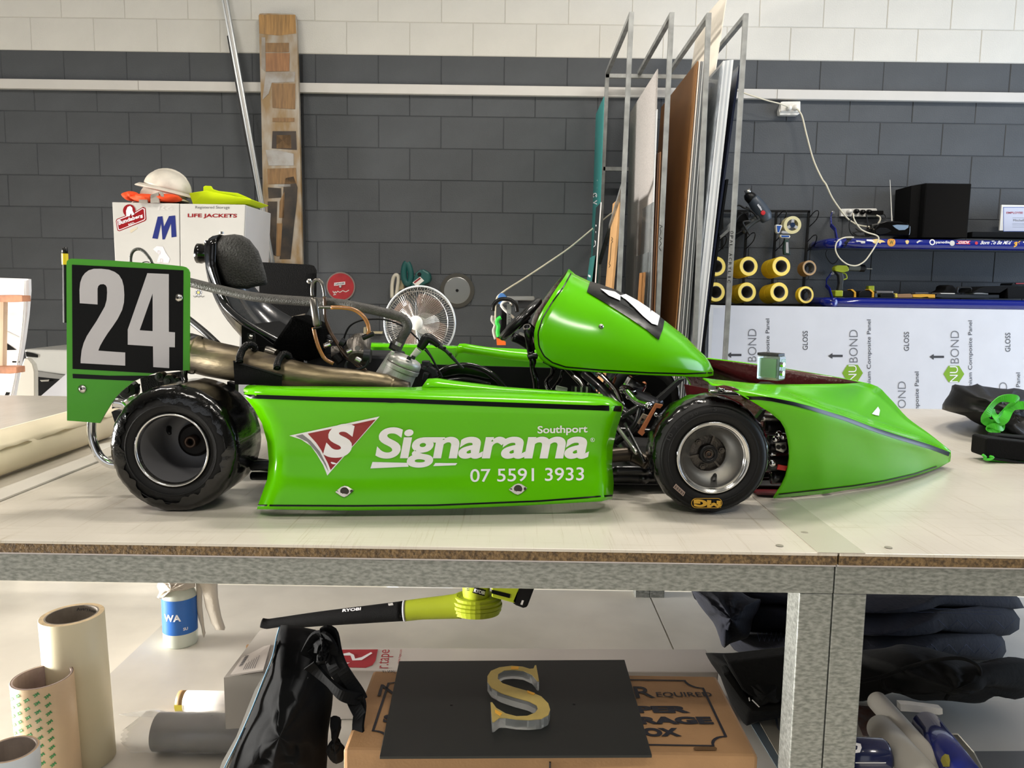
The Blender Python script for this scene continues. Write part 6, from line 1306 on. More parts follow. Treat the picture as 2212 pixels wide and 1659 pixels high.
clothmass('bag_body', T3([(1698,735),(1702,690),(1720,640),(1735,590),(1760,575),(1900,572),(1925,580),(1955,600),(2050,590),(2150,605),(2300,640),(2300,960),(2212,950),(2100,890),(1990,860),(1880,810),(1780,775)]), 2.52, .40, M_bagk, bag, amp=.012)
M_gs = mat('green_strap', '#46c32a', .5)
def strap(name, pts, Y, wd_, th_, m_, par, up=V((0,1,0)), sm=5):
    a, _ = spline([P(*q, Y) for q in pts], 0, sm); rows_ = []; n_ = len(a)
    for i, p in enumerate(a):
        p = p+V((0, .012*math.sin(i*.35), 0)); t = (a[min(i+1,n_-1)]-a[max(i-1,0)]).normalized(); u = V((0,1,0)).cross(t).normalized(); v_ = V((0,1,0)); u = (u*.85+v_*.5*math.sin(i*.2)).normalized(); v_ = t.cross(u)
        rows_.append([p+u*wd_/2+v_*th_/2, p-u*wd_/2+v_*th_/2, p-u*wd_/2-v_*th_/2, p+u*wd_/2-v_*th_/2])
    mb = MB(); mb.ring(rows_); return mb.build(name, m_, par, smooth=False)
strap('strap', T3([(2212,712),(2150,725),(2095,770),(2050,815),(2000,830),(1965,805),(1952,780),(1985,735),(2060,680),(2110,665),(2150,672),(2145,700),(2100,760),(2040,800),(2015,780),(2015,740)]), 2.40, .026, .002, M_gs, bag)
strap('strap', T3([(2060,820),(2080,845),(2060,860),(2010,845),(1990,858),(2000,872),(2040,865)]), 2.40, .02, .002, M_gs, bag)
cs = TH('zip_case', PZ(2180,985,TAB), 'small black zip case in front of the black bag on the right bench', 'case')
YC2 = PZ(2200,1004,TAB).y+.02
mb = MB(); mb.prism([P(*q, YC2) for q in T3([(1965,932),(1985,925),(2300,960),(2300,1090),(2212,1075),(1960,1050),(1956,1035)])], (0,.07,0)); mb.build('case_body', M_blackm, cs, bevel=.012)
mb = MB(); mb.tube([P(*q, YC2-.002) for q in T3([(1968,1050),(2050,1066),(2212,1090),(2300,1100)])], .004, 6, True, 2); mb.build('zip', M_black, cs)
mb = MB(); mb.tube([P(*q, YC2+.01) for q in T3([(1960,1058),(2060,1075),(2212,1085),(2300,1095)])], .004, 6, True, 2); mb.tube([P(*q, YC2-.01) for q in T3([(1942,1035),(1960,1050),(1955,1062),(1985,1066),(2010,1052),(1990,1045)])], .004, 6, True, 3); mb.build('green_piping', M_gs, cs)
mb = MB(); mb.prism([P(*q, YC2+.05) for q in T3([(2020,925),(2050,905),(2212,920),(2300,925),(2300,955),(2100,945)])], (0,.05,0)); mb.build('case_lid', M_blackm, cs, bevel=.01)
# ================================================================ left side, beyond the bench end
TL = lambda pts: S(0, 560, 2.911, pts)
YA = 3.5
bd = TH('cut_board', V((P(20,900,YA).x, YA, 0)), 'cut white board panel leaning at the far left edge', 'board')
M_wb = mat('board_white', '#dcdadb', .4)
mb = MB(); prismP(mb, TL([(-60,115),(160,122),(180,125),(182,200),(170,350),(150,500),(125,650),(80,900),(60,985),(30,1000),(-60,1010)]), YA, .02); bp_ = mb.build('board', M_wb, bd, bevel=.003)
tubeP('edge_piping', [(*a, YA-.005) for a in TL([(155,135),(150,320),(130,520),(95,740),(70,860),(50,975)])], .004, M_white, bd)
M_pk = mat('pink_timber', '#b07858', .5, var=.2, vs=20)
fyb = yplane(YA, .001)
for q in ([(15,520),(40,525),(105,570),(20,572)], [(78,640),(125,642),(122,650),(78,650)], [(40,835),(65,838),(40,880),(20,880)], [(0,440),(40,460),(140,505),(140,498),(20,440)]):
    shape('cut_out', [TL(q)], fyb, M_print_k if q[1][0] != 40 or q[0][0] else MATS['pale_print'], bp_)
for x1, y0 in ((140,228),(105,678),(78,992)):
    t = TH('timber_clamp', P(*TL([(60,y0+40)])[0], YA-.08), {228:'highest timber block across the white board at far left',678:'middle timber block across the white board at far left',992:'lowest timber block at the foot of the white board'}[y0], 'timber block', 'timber blocks at the far left')
    mb = MB(); prismP(mb, TL([(-60,y0-2),(60,y0-4),(x1,y0),(x1+2,y0+38),(60,y0+42),(-60,y0+40)]), YA-.1, .06); mb.build('block', M_pk, t, bevel=.004)
mb = MB(); prismP(mb, TL([(0,262),(22,262),(15,680),(0,680)]), YA-.06, .03); solo(mb, 'timber_upright', mat('pale_timber','#c9ab8c',.55), 'pale timber upright between the two upper blocks at far left', 'timber')
mb = MB(); prismP(mb, TL([(140,650),(150,622),(180,625),(210,660),(220,700),(222,1028),(216,2300),(80,2300),(90,860)]), 3.75, .03); solo(mb, 'beige_chair_back', mat('beige_shell','#b5b0a4',.5), 'rounded beige plastic chair back beside the white board', 'chair', bevel=.006)
mc = TH('machine_case', V((P(105,790,4.3).x, 4.4, .5)), 'grey plastic machine casing behind the number plate at left', 'machine')
mb = MB(); prismP(mb, TL([(150,565),(440,570),(440,735),(200,710),(170,680)]), 4.3, .4); mb.build('casing', mat('casing_grey','#aaa9a4',.45), mc, bevel=.01)
mb = MB(); prismP(mb, TL([(160,582),(205,590),(235,600),(235,618),(165,612)]), 4.295, .006); mb.build('panel', M_print_k, mc); mb = MB(); prismP(mb, TL([(195,700),(440,735),(440,760),(200,735)]), 4.29, .02); mb.build('lower_slot', mat('casing_grey_dark','#6b6a66',.5), mc)
mb = MB(); a_, b__ = P(*TL([(220,735)])[0], 4.45), P(*TL([(420,740)])[0], 4.45); mb.hexa([V((a_.x,4.45,.0)),V((b__.x,4.45,.0)),V((b__.x,4.75,.0)),V((a_.x,4.75,.0)),V((a_.x,4.45,a_.z)),V((b__.x,4.45,a_.z)),V((b__.x,4.75,a_.z)),V((a_.x,4.75,a_.z))]); mb.build('dark_base', M_blackm, mc); mb = MB(); prismP(mb, TL([(250,760),(310,757),(305,768),(260,770)]), 4.44, .01); mb.build('handle', M_steel, mc)
mb = MB(); prismP(mb, TL([(228,885),(440,700),(440,2100),(225,2100)]), 3.9, .01); solo(mb, 'grey_card', mat('grey_card','#a5a4a8',.6), 'large pale grey card standing on edge behind the number plate', 'card')
mb = MB(); prismP(mb, TL([(440,735),(1515,735),(1515,1010),(440,1010)]), 4.1, .01)
# ---- long paper roll on the left end of the bench
M_pap = mat('cream_paper', '#e2d6ba', .5, var=.04, vs=4)
r_ = .052; xr = PZ(206,968,TAB).x
pr0 = PZ(246, 940, TAB+r_)
rl = TH('paper_roll', V((xr-r_, 2.2, TAB)), 'long cream paper roll lying along the left of the workbench', 'paper roll')
xf = PZ(0,1045,TAB); a, b_ = V((xf.x-r_, xf.y, TAB+r_+.002)), V((xr-r_, PZ(206,968,TAB).y+.16, TAB+r_+.002)); a = a+(a-b_)*.3
mb = MB(); mb.tube([a, b_], r_, 40, False); mb.build('rolled_paper', M_pap, rl, smooth=True, solid=.012)
mb = MB(); rows_ = []
for i in range(20):
    p = a.lerp(b_, i/19); w_ = .004*math.sin(i*1.3)+.003*math.sin(i*2.9)
    rows_.append([p+V((math.cos(t)*(r_+.003), 0, math.sin(t)*(r_+.003))) for t in [math.radians(100-8*k) for k in range(9)]]+[p+V((math.cos(math.radians(28))*(r_+.007+w_), 0, math.sin(math.radians(28))*(r_+.006)-.004+w_))])
mb.grid(rows_); mb.build('loose_flap', M_pap, rl, smooth=True, solid=.0012)
mb = MB(); mb.box((xr+.075, 1.95, TAB+.003), (.06, 1.0, .004)); solo(mb, 'packing_strip', mat('pale_strip','#c9c4bb',.4), 'pale flat strip lying beside the paper roll', 'strip')
mb = MB(); mb.prism([PZ(*q, TAB+.002) for q in ((205,962),(240,955),(247,962),(215,975))], (0,0,.001)); solo(mb, 'paper_scrap', M_white, 'white paper scrap by the rear bumper', 'paper')
# ================================================================ on the lower shelf
ZS = SHELF
def zroll(name, px, py, R_, H, ri, m_, lab, tilt=(0,0), core='#7d7468', face='#c9b48c', cat='roll', z0=None, base=None, Yb=None):
    b0_ = base if base is not None else PZ(px, py, z0 or ZS); d = V((tilt[0], tilt[1], 1)).normalized(); t = TH(name, b0_, lab, cat)
    mb = MB(); mb.lathe([(ri,.001),(R_,.0),(R_,H),(R_-.001,H+.001)], b0_, d, 48); o_ = mb.build('wound_sheet', m_, t, smooth=False); o_.data.polygons.foreach_set('use_smooth', [True]*len(o_.data.polygons))
    mb = MB(); mb.lathe([(R_-.001,H+.001),(ri+.004,H+.001)], b0_, d, 48); mb.build('end_face', mat('roll_end_'+face.strip('#'), face, .7, var=.1, vs=60), t)
    mb = MB(); mb.lathe([(ri+.004,H+.001),(ri,H+.001),(ri,.0)], b0_, d, 36); mb.build('core', mat('core_'+core.strip('#'), core, .7, var=.1, vs=20), t)
    return t, b0_, d, R_, H
M_crm = mat('cream_vinyl', '#dcd2b2', .45)
dB = PZ(182,1640,ZS); dT = None
def solveH(px, py, b0_):   # height at which a point above b0_ shows at picture row py
    return P(px, py, b0_.y).z-b0_.z
kk = (dB-CAMP).length/FPX
R1_ = 50*kk; hh = solveH(155,1327,dB+V((0,0,0)))
topc = P(155,1328,dB.y); tl = ((topc.x-dB.x)/hh, 0)
t, b0_, d, R_, H = zroll('vinyl_roll', 0, 0, R1_, (topc-dB).length, R1_*.78, M_crm, 'tall cream roll standing on end on the lower shelf', tl, '#8d8478', '#d2bd96', base=dB)
cf2 = lambda r0, zz: (lambda x, y: None)
def wraptext(s_, b0_, d, R_, h, ang0, hgt, m_, par, bold=0, outward=1, wid=None, off=.0008, rot=0):
    cu = bpy.data.curves.new('tmp', 'FONT'); cu.body = s_; cu.offset = bold; cu.resolution_u = 2; me = c2m(cu)
    u = V((1,0,0)); u = (u-d*u.dot(d)).normalized(); v_ = d.cross(u)
    sc = hgt
    def fn(x, y):
        xx, yy = x*math.cos(rot)-y*math.sin(rot), x*math.sin(rot)+y*math.cos(rot)
        a = ang0+xx*sc/R_*outward; return b0_+d*(h+yy*sc)+(u*math.cos(a)+v_*math.sin(a))*(R_+off)
    return printed('lettering', me, fn, m_, par)
for i, (a_, h_) in enumerate(((.35,.965),(.9,.955),(1.35,.962),(1.9,.97))): wraptext('Avery', b0_, d, R_*.78-.002, H*h_, a_, .013, M_pg, t, .01, -1, off=-.0006)
b3 = PZ(112,1700,ZS); kk = (b3-CAMP).length/FPX; R3_ = 46.5*kk; top3 = P(91,1462,b3.y)
M_k3 = mat('kraft_liner', '#d9bd98', .5, var=.05, vs=6)
t, b0_, d, R_, H = zroll('film_roll', 0, 0, R3_, (top3-b3).length, R3_*.90, M_k3, 'kraft-coloured roll printed with small green marks, in front of the cream roll', ((top3.x-b3.x)/(top3.z-b3.z), (top3.y-b3.y)), '#a8968e', '#5a463c', base=b3)
M_gp = mat('green_print', '#3c8a4c', .5)
for i in range(13):
    for j in range(7):
        a_ = math.pi*1.08+j*.17*1.9+.0; 
        h_ = H*(.95-i*.075)+j*.012-.02
        if 0 < h_ < H-.012: wraptext('3M', b0_, d, R_, h_, a_, .0105, M_gp, t, .05, 1, rot=.5)
b4_ = PZ(35,1760,ZS); b4_ = P(30,1760,1.62); b4_.z = ZS; top4 = P(24,1619,b4_.y); kk = (top4-CAMP).length/FPX
zroll('vinyl_roll', 0, 0, 42*kk, top4.z-ZS, 42*kk*.86, mat('pale_blue_roll','#c4ccd4',.35), 'pale blue-white roll at the bottom left corner, cut by the frame', ((top4.x-b4_.x)/(top4.z-ZS),0), '#85786e', '#a88c68', base=b4_)
# ---- spray bottle with rag and glove
bb = PZ(391,1388,ZS); kk = (bb-CAMP).length/FPX; Rb = 31*kk
bo = TH('spray_bottle', bb, 'translucent spray bottle with a blue label under the workbench rail', 'bottle')
Hb = P(388,1278,bb.y).z-ZS; M_bot = mat('bottle_translucent', '#d3d8cc', .3, trans=.25)
mb = MB(); mb.lathe([(.0001,0),(Rb*.92,.0),(Rb,.008),(Rb,Hb*.93),(Rb*.9,Hb*1.02),(Rb*.55,Hb*1.18),(.014,Hb*1.3),(.013,Hb*1.45)], bb, (0,0,1), 36); mb.build('bottle', M_bot, bo, smooth=True)
h0_, h1_ = P(391,1377,bb.y).z-ZS, P(391,1303,bb.y).z-ZS
h0_, h1_ = P(391,1374,bb.y-Rb).z-ZS, P(391,1300,bb.y-Rb).z-ZS
mb = MB(); rows_ = [[bb+V((math.cos(a)*(Rb+.0008), math.sin(a)*(Rb+.0008), h)) for a in [math.radians(170+ k*7) for k in range(30)]] for h in (h0_, h1_)]; mb.grid(rows_); lb = mb.build('label', mat('label_blue','#1a5fb0',.4), bo, smooth=True)
wraptext('WA', bb, V((0,0,1)), Rb, h0_+(h1_-h0_)*.42, math.radians(238), .034, M_print_w, bo, .03, 1, off=.0016); wraptext('SU', bb, V((0,0,1)), Rb, h0_+(h1_-h0_)*.13, math.radians(302), .014, M_print_w, bo, .03, 1, off=.0016)
mb = MB(); mb.box(bb+V((0,-.01,Hb*1.5)), (.03,.06,.03)); mb.tube([bb+V((0,0,Hb*1.4)), bb+V((.0,-.05,Hb*1.55))], .008, 8); mb.build('trigger_head', M_white, bo, bevel=.004)
M_rag = mat('rag_cloth', '#aaa194', .85, bump=.8, bs=40)
rag = TH('cotton_rag', bb+V((-.04,0,Hb)), 'grey-white rag draped over the spray bottle', 'rag')
TU = lambda pts: S(0, 1230, 3.868, pts)
clothmass('cloth', TU([(1320,95),(1640,95),(1625,150),(1560,170),(1480,180),(1400,205),(1360,240),(1330,255),(1310,235),(1330,190),(1318,130)]), bb.y-Rb-.02, .09, M_rag, rag, amp=.004)
gl_ = TH('cotton_glove', bb+V((.08,0,Hb)), 'off-white cotton glove hanging beside the spray bottle', 'glove'); YG = bb.y-.02; M_glv = mat('glove_cloth', '#bdb5a8', .85, bump=.6, bs=60)
mb = MB(); rr2 = []
for i, (x0, x1, y) in enumerate(((1640,1820,80),(1680,1818,150),(1700,1822,230),(1715,1835,310),(1745,1850,390),(1765,1870,450),(1790,1882,485),(1800,1875,508))):
    a, b_ = TU([(x0,y),(x1,y)]); rr2.append([P((a[0]+b_[0])/2+(b_[0]-a[0])/2*math.cos(t), a[1], YG+.018*math.sin(t)) for t in [2*math.pi*k/16 for k in range(16)]])
mb.ring(rr2); mb.build('finger', M_glv, gl_, smooth=True)
mb = MB(); rr2 = []
for i, (x0, x1, y) in enumerate(((1635,1690,90),(1640,1690,200),(1640,1690,300),(1655,1700,400),(1680,1708,480),(1688,1718,530),(1700,1706,568))):
    a, b_ = TU([(x0,y),(x1,y)]); rr2.append([P((a[0]+b_[0])/2+(b_[0]-a[0])/2*math.cos(t), a[1], YG+.03+.008*math.sin(t)) for t in [2*math.pi*k/12 for k in range(12)]])
mb.ring(rr2); mb.build('loose_strip', M_glv, gl_, smooth=True)
# ---- leaf blower
TW = lambda pts: S(460, 1230, 2.989, pts)
bl = TH('leaf_blower', PZ(880,1350,ZS), 'lime and black cordless leaf blower lying on the lower shelf', 'leaf blower'); YBw = 2.62
def tuW(name, pts, r_, m_, Y0=YBw, par=bl, seg=24, sm=4, flat_=1.0):
    k = Y0/FPX/2.989*1.06; mb = MB(); mb.tube([P(*q, Y0) for q in TW(pts)], [x*k for x in r_], seg, True, sm)
    return mb.build(name, m_, par, smooth=True)
noz = tuW('nozzle_tube', [(315,345),(360,352),(450,345),(700,318),(1000,290),(1235,268)], [30,32,37,46,55,63], M_blackm)
tuW('air_duct', [(1240,268),(1350,255),(1480,245),(1600,235)], [64,66,72,80], M_lime)
tuW('tube_collar', [(1232,268),(1246,267)], [66,66], mat('pale_grey_plastic','#a9a9ac',.4), sm=0)
cv = P(*TW([(1700,225)])[0], YBw); k = YBw/FPX/2.989*1.06
for i, (dz, r_) in enumerate(((55,150),(30,160),(0,165),(-30,158),(-58,140))):
    mb = MB(); c_ = cv+V((0,0,-dz*k*.8)); rows_ = [[c_+V((math.cos(a)*r_*k*q[0], math.sin(a)*r_*k*.75*q[0], q[1]*k)) for a in [2*math.pi*j/32 for j in range(32)]] for q in ((.9,-13),(1,-9),(1,9),(.9,13))]
    mb.ring(rows_); mb.build('fan_scroll_rib', M_lime, bl, smooth=False)
tuW('motor_dome', [(1700,170),(1700,100),(1705,70)], [85,88,80], M_lime); 
mb = MB(); prismP(mb, TW([(1800,70),(2000,70),(1960,215),(1930,215),(1800,180)]), YBw-.05, .12); mb.build('handle_base', M_lime, bl, bevel=.01)
mb = MB(); prismP(mb, TW([(1995,60),(2100,60),(2030,245),(2000,252),(1955,235),(1930,215)]), YBw-.05, .12); mb.build('battery', M_black, bl, bevel=.01)
yb1 = yplane(YBw-.05, .001); yb2 = yplane(YBw-.05, .0018)
shape('black_stripe', [TW([(1800,130),(1920,160),(1915,185),(1800,155)])], yb1, M_print_k, bl); text('lettering', 'RYOBI', TW([(1828,108),(1905,118),(1908,100),(1832,92)]), yb2, M_print_w, bl, .02); shape('battery_mark', [TW([(1985,225),(1995,198),(2008,200),(1998,230)])], yb1, MATS['pale_print'], bl)
db = bvh([o for o in bpy.data.objects if o.parent == bl and o.name.startswith('motor_dome')][0]); fd = on_bvh(db, .0015, YBw-.05); fd2 = on_bvh(db, .0025, YBw-.05)
shape('badge', [TW([(1690,113),(1762,132),(1752,172),(1676,150)])], fd, M_print_k, bl, 12); text('lettering', 'RYOBI', TW([(1684,145),(1750,163),(1755,140),(1690,122)]), fd2, M_print_w, bl, .04, 12)
for i in range(5): shape('vent_slot', [TW([(1638+i*1,95+i*9),(1655,97+i*9),(1655,101+i*9),(1638,99+i*9)])], fd, M_print_k, bl)
nbv = on_bvh(bvh(noz), .0012, YBw-.04); text('lettering', 'RYOBI', TW([(835,276),(955,264),(957,246),(838,258)]), nbv, M_print_w, bl, .04, 12); shape('release_button', [TW([(1130,222),(1160,217),(1166,232),(1135,236)])], nbv, MATS['pale_print'], bl)
# ---- long white carton
Z1 = ZS+.155
q0, q1, q2_, q3 = PZ(1552,1452,Z1), PZ(505,1447,Z1), PZ(535,1398,Z1), PZ(1524,1402,Z1)
ca = TH('long_carton', V(((q0.x+q1.x)/2, q0.y, ZS)), 'long white roll carton lying behind the brown box', 'carton')
mb = MB(); base = [q1, q0, q3, q2_]; mb.hexa([V((p.x,p.y,ZS+.002)) for p in base]+base); car = mb.build('carton', mat('carton_white','#c9c3bc',.5), ca, bevel=.003)
fz1 = lambda off: (lambda x, y: PZ(x, y, Z1)+V((0,0,off)))
shape('red_print', [TW([(765,632),(800,520),(1065,518),(1050,590),(1030,620),(985,637),(900,635)])], fz1(.001), mat('carton_red','#a3222e',.45), ca)
shape('white_mark', [TW([(830,550),(880,540),(910,555),(918,580),(960,570),(1020,538),(1030,545),(960,590),(900,592),(888,560),(845,560)])], fz1(.002), M_print_w, ca)
shape('white_mark', [TW([(820,606),(885,606),(870,612),(822,615)])], fz1(.002), M_print_w, ca)
text('lettering', 'r.tape', TW([(1162,640),(1165,520),(1085,520),(1062,640)]), fz1(.001), MATS['carton_red'], ca, -.004); text('lettering', 'www.rtape.com', TW([(1212,610),(1228,518),(1208,518),(1190,610)]), fz1(.001), MATS['carton_red'], ca)
# ---- brown storage box with printed lid
M_bx = mat('brown_carton', '#9a7650', .65, var=.05, vs=10, bump=.1, bs=200); ZB1 = ZS+.36
TX = lambda pts: S(1100, 1230, 3.687, pts)
c1, c2_, c3, c4 = PZ(742,1622,ZB1), PZ(1633,1628,ZB1), PZ(1550,1457,ZB1), PZ(803,1448,ZB1)
xl, xr2, yf_, yb_ = (c1.x+c4.x)/2, (c2_.x+c3.x)/2, (c1.y+c2_.y)/2, (c3.y+c4.y)/2
bx = TH('storage_box', V(((xl+xr2)/2, (yf_+yb_)/2, ZS)), 'brown cardboard storage box with printed lid, under the black panel', 'box')
mb = MB(); mb.box(((xl+xr2)/2, (yf_+yb_)/2, ZS+.18), (xr2-xl, yb_-yf_, .358)); bxo = mb.build('box_body', M_bx, bx, bevel=.008)
fzb = lambda off: (lambda x, y: PZ(x, y, ZB1)+V((0,0,off))); M_nv = mat('navy_print', '#14141f', .6)
def lidframe(): 
    w_, d_ = (xr2-xl)/2-.045, (yb_-yf_)/2-.028; cx, cy = (xl+xr2)/2, (yf_+yb_)/2; n_ = .035; out = []
    for s1, s2 in ((1,1),(-1,1),(-1,-1),(1,-1)):
        arc = [(cx+s1*(w_-n_*math.cos(math.pi/2*t_/6)), cy+s2*(d_-n_*math.sin(math.pi/2*t_/6))) for t_ in range(7)]
        arc = [(cx+s1*w_, cy+s2*(d_-n_))]+[(cx+s1*(w_-n_*math.sin(math.pi/2*t_/6)), cy+s2*(d_-n_*math.cos(math.pi/2*t_/6))) for t_ in range(7)][::1]+[(cx+s1*(w_-n_), cy+s2*d_)]
        out += arc if s1*s2 > 0 else arc[::-1]
    return out
lf = lidframe(); rr2 = [[V((x, y, ZB1+.001)) for x, y in lf+[lf[0]]], [V(((xl+xr2)/2+(x-(xl+xr2)/2)*.985, (yf_+yb_)/2+(y-(yf_+yb_)/2)*.965, ZB1+.001)) for x, y in lf+[lf[0]]]]
mb = MB(); mb.grid(rr2); mb.build('printed_border', M_nv, bx)
text('lettering', 'R', TX([(1010,1025),(1168,1025),(1120,935),(985,935)]), fzb(.001), M_nv, bx, .01); text('lettering', 'EQUIRED', TX([(1180,1024),(1625,1022),(1600,980),(1165,980)]), fzb(.001), M_nv, bx, .01)
text('lettering', 'PER', TX([(1025,1145),(1448,1145),(1425,1090),(990,1090)]), fzb(.001), M_nv, bx, .06); text('lettering', 'RAGE', TX([(1050,1235),(1635,1235),(1600,1175),(1010,1175)]), fzb(.001), M_nv, bx, .06); text('lettering', 'OX', TX([(1085,1333),(1380,1333),(1340,1265),(1050,1265)]), fzb(.001), M_nv, bx, .06)
text('lettering', 'N', TW([(1062,818),(1190,818),(1190,745),(1085,745)]), fzb(.001), M_nv, bx, .01); text('lettering', 'S', TW([(1095,990),(1160,990),(1165,940),(1105,940)]), fzb(.001), M_nv, bx, .06); text('lettering', 'JAN 19', TW([(1180,675),(1100,675),(1092,655),(1170,652)]), fzb(.001), M_nv, bx)
shape('hand_slot', [TX([(1468,1425),(1480,1418),(1640,1418),(1655,1428),(1650,1445),(1475,1445)])], fzb(.0012), mat('slot_dark','#5a3f20',.8), bx)
mb = MB(); a = P(*TX([(325,1520)])[0], yf_-.001); mb.box((a.x, yf_-.001, ZS+.17), (.003,.003,.34)); mb.build('flap_gap', M_nv, bx)
# black panel and acrylic letter
ZP = ZB1+.004
qs = [PZ(820,1640,ZP), PZ(1408,1637,ZP), PZ(1349,1430,ZP), PZ(862+0,1433,ZP)]
mb = MB(); mb.prism(qs, (0,0,.006)); bp2 = solo(mb, 'display_board', mat('panel_black','#111412',.55), 'flat black panel lying across the brown storage box', 'panel', bevel=.0008)
for q in ((975,1523),(1240,1521)):
    mb = MB(); mb.lathe([(.0001,.002),(.003,.0015),(.0035,0)], PZ(*q, ZP+.006), (0,0,1), 10); mb.build('stud', M_black, bp2)
sl = TH('acrylic_letter', PZ(1125,1570,ZP+.0065), 'thick clear acrylic letter S with a gold face on the black panel', 'letter')
M_go = mat('gold_face', '#b5a05a', .45, .2, var=.08, vs=20); M_ac2 = mat('acrylic_side', '#dfe4e2', .08, trans=.8, alpha=.8); HS = .022
ZT = ZP+.0065+HS
So = TW([(2087,618),(2100,690),(2106,722),(2095,722),(2060,680),(2005,655),(1940,648),(1880,652),(1842,675),(1838,705),(1870,735),(1950,762),(2050,790),(2120,820),(2165,865),(2177,905),(2165,940),(2120,965),(2040,972),(1960,968),(1890,958),(1850,958),(1815,985),(1803,985),(1797,920),(1792,858),(1803,858),(1830,895),(1890,930),(1960,948),(2030,945),(2080,925),(2098,900),(2090,878),(2040,852),(1950,828),(1860,798),(1800,765),(1772,725),(1772,690),(1795,655),(1850,632),(1930,622),(2000,628),(2045,642),(2070,640),(2078,620)])
pts = [PZ(*q, ZT) for q in So]
mb = MB(); mb.prism([p+V((0,0,-HS)) for p in pts], (0,0,HS-.0012)); mb.build('acrylic_body', M_ac2, sl)
mb = MB(); mb.prism([p+V((0,0,-.001)) for p in pts], (0,0,.0012)); mb.build('gold_face', M_go, sl)
for q in ([(1925,628),(1975,628),(1972,645),(1925,645)], [(2030,782),(2080,800),(2070,812),(2030,795)], [(1820,905),(1868,930),(1855,945),(1822,925)]):
    mb = MB(); mb.prism([PZ(*a, ZT+.0006) for a in TW(q)], (0,0,.0006)); mb.build('tape_piece', M_gy, sl)
# ---- black bag standing
bg = TH('black_backpack', PZ(630,1659,ZS), 'black fabric bag standing in front of the cartons, at left of the brown box', 'bag'); Yg = 1.55
M_bg2 = mat('bag_black', '#08090b', .9, spec=.15, bump=.2, bs=60)
ol = TW([(430,365),(520,368),(620,382),(720,405),(765,440),(770,520),(762,640),(770,760),(765,900),(745,1080),(735,1300),(700,1500),(60,1500),(90,1300),(150,1180),(230,980),(300,800),(370,640),(400,500),(420,400)])
clothmass('bag_body', ol, Yg, .22, M_bg2, bg, n=34, amp=.006)
tubeP('piping', [(*a, Yg-.004) for a in TW([(430,372),(410,440),(385,560),(330,700),(260,880),(200,1020),(150,1130),(80,1270),(60,1330)])], .0014, mat('teal_piping','#1c5a78',.5), bg)
mb = MB(); prismP(mb, TW([(375,620),(400,480),(395,560),(260,880),(90,1270),(40,1400),(0,1400),(60,1240),(150,1080),(270,780)]), Yg+.04, .02); mb.build('white_side', mat('side_white','#a9a8a4',.6), bg)
for pts_ in ([(640,560),(700,520),(760,560),(800,640),(860,760),(900,860),(960,930)], [(700,420),(760,420),(800,520),(850,640),(900,760),(955,860)], [(620,620),(690,700),(780,750),(860,800),(940,850)], [(930,830),(945,900),(940,1000),(960,1100)], [(600,560),(660,450),(740,440),(780,520),(740,590),(650,600)]):
    strap('strap', TW(pts_), Yg-.03, .026, .007, M_bg2, bg)
clothmass('side_pouch', TW([(755,960),(790,940),(830,960),(830,1020),(805,1100),(860,1160),(850,1230),(790,1260),(740,1220),(730,1150),(765,1110)]), Yg-.02, .06, M_bg2, bg, n=16, amp=.003)
clothmass('top_fold', TW([(650,450),(730,410),(780,470),(790,580),(770,640),(700,620),(640,560)]), Yg-.045, .08, M_bg2, bg, n=16, amp=.006)
# ---- grey carton end, label, rolls
Zc = ZS+.135; YK = 1.86
gc = TH('grey_carton', PZ(540,1545,ZS), 'open grey carton with a white address label behind the black bag', 'carton')
mb = MB(); prismP(mb, TU([(1870,905),(2120,868),(2166,860),(2400,900),(2400,1300),(1895,1335),(1885,1330)]), YK, .28); mb.build('carton', mat('carton_grey','#a29d95',.6), gc)
mb = MB(); mb.prism([P(*q, Y_) for q, Y_ in zip(TU([(1925,893),(2200,850),(2260,640),(2060,690)]), (YK-.012,YK-.012,YK+.16,YK+.16))], (0,0,.004)); mb.build('address_label', mat('label_white','#b9b2ab',.5), gc)
for i in range(9):
    a, b_ = V((1995,842,0)).lerp(V((2040,760,0)), i/8), V((2030,835,0)).lerp(V((2065,750,0)), i/8)
mb = MB()
lp = [P(*q, Y_) for q, Y_ in zip(TU([(1925,893),(2200,850),(2260,640),(2060,690)]), (YK-.012,YK-.012,YK+.16,YK+.16))]
def onlab(u, v_): return lp[0].lerp(lp[1], u).lerp(lp[3].lerp(lp[2], u), v_)+V((0,0,.0055))
for i in range(10):
    v0 = .28+i*.045; mb.add([onlab(.12,v0), onlab(.25,v0), onlab(.25,v0+.022*(1+i % 2*.4)), onlab(.12,v0+.022*(1+i % 2*.4))], [(0,1,2,3)])
for j in range(6): mb.add([onlab(.34+j*.07,.1), onlab(.36+j*.07,.1), onlab(.36+j*.07,.5+.05*(j % 3)), onlab(.34+j*.07,.5+.05*(j % 3))], [(0,1,2,3)])
mb.build('label_print', M_pg, gc, kind='stuff')
mb = MB(); mb.prism([P(*q, YK+.26) for q in TU([(2055,640),(2300,630),(2300,760),(2055,700)])], (0,.01,0)); mb.build('brown_flap', M_bx, gc)
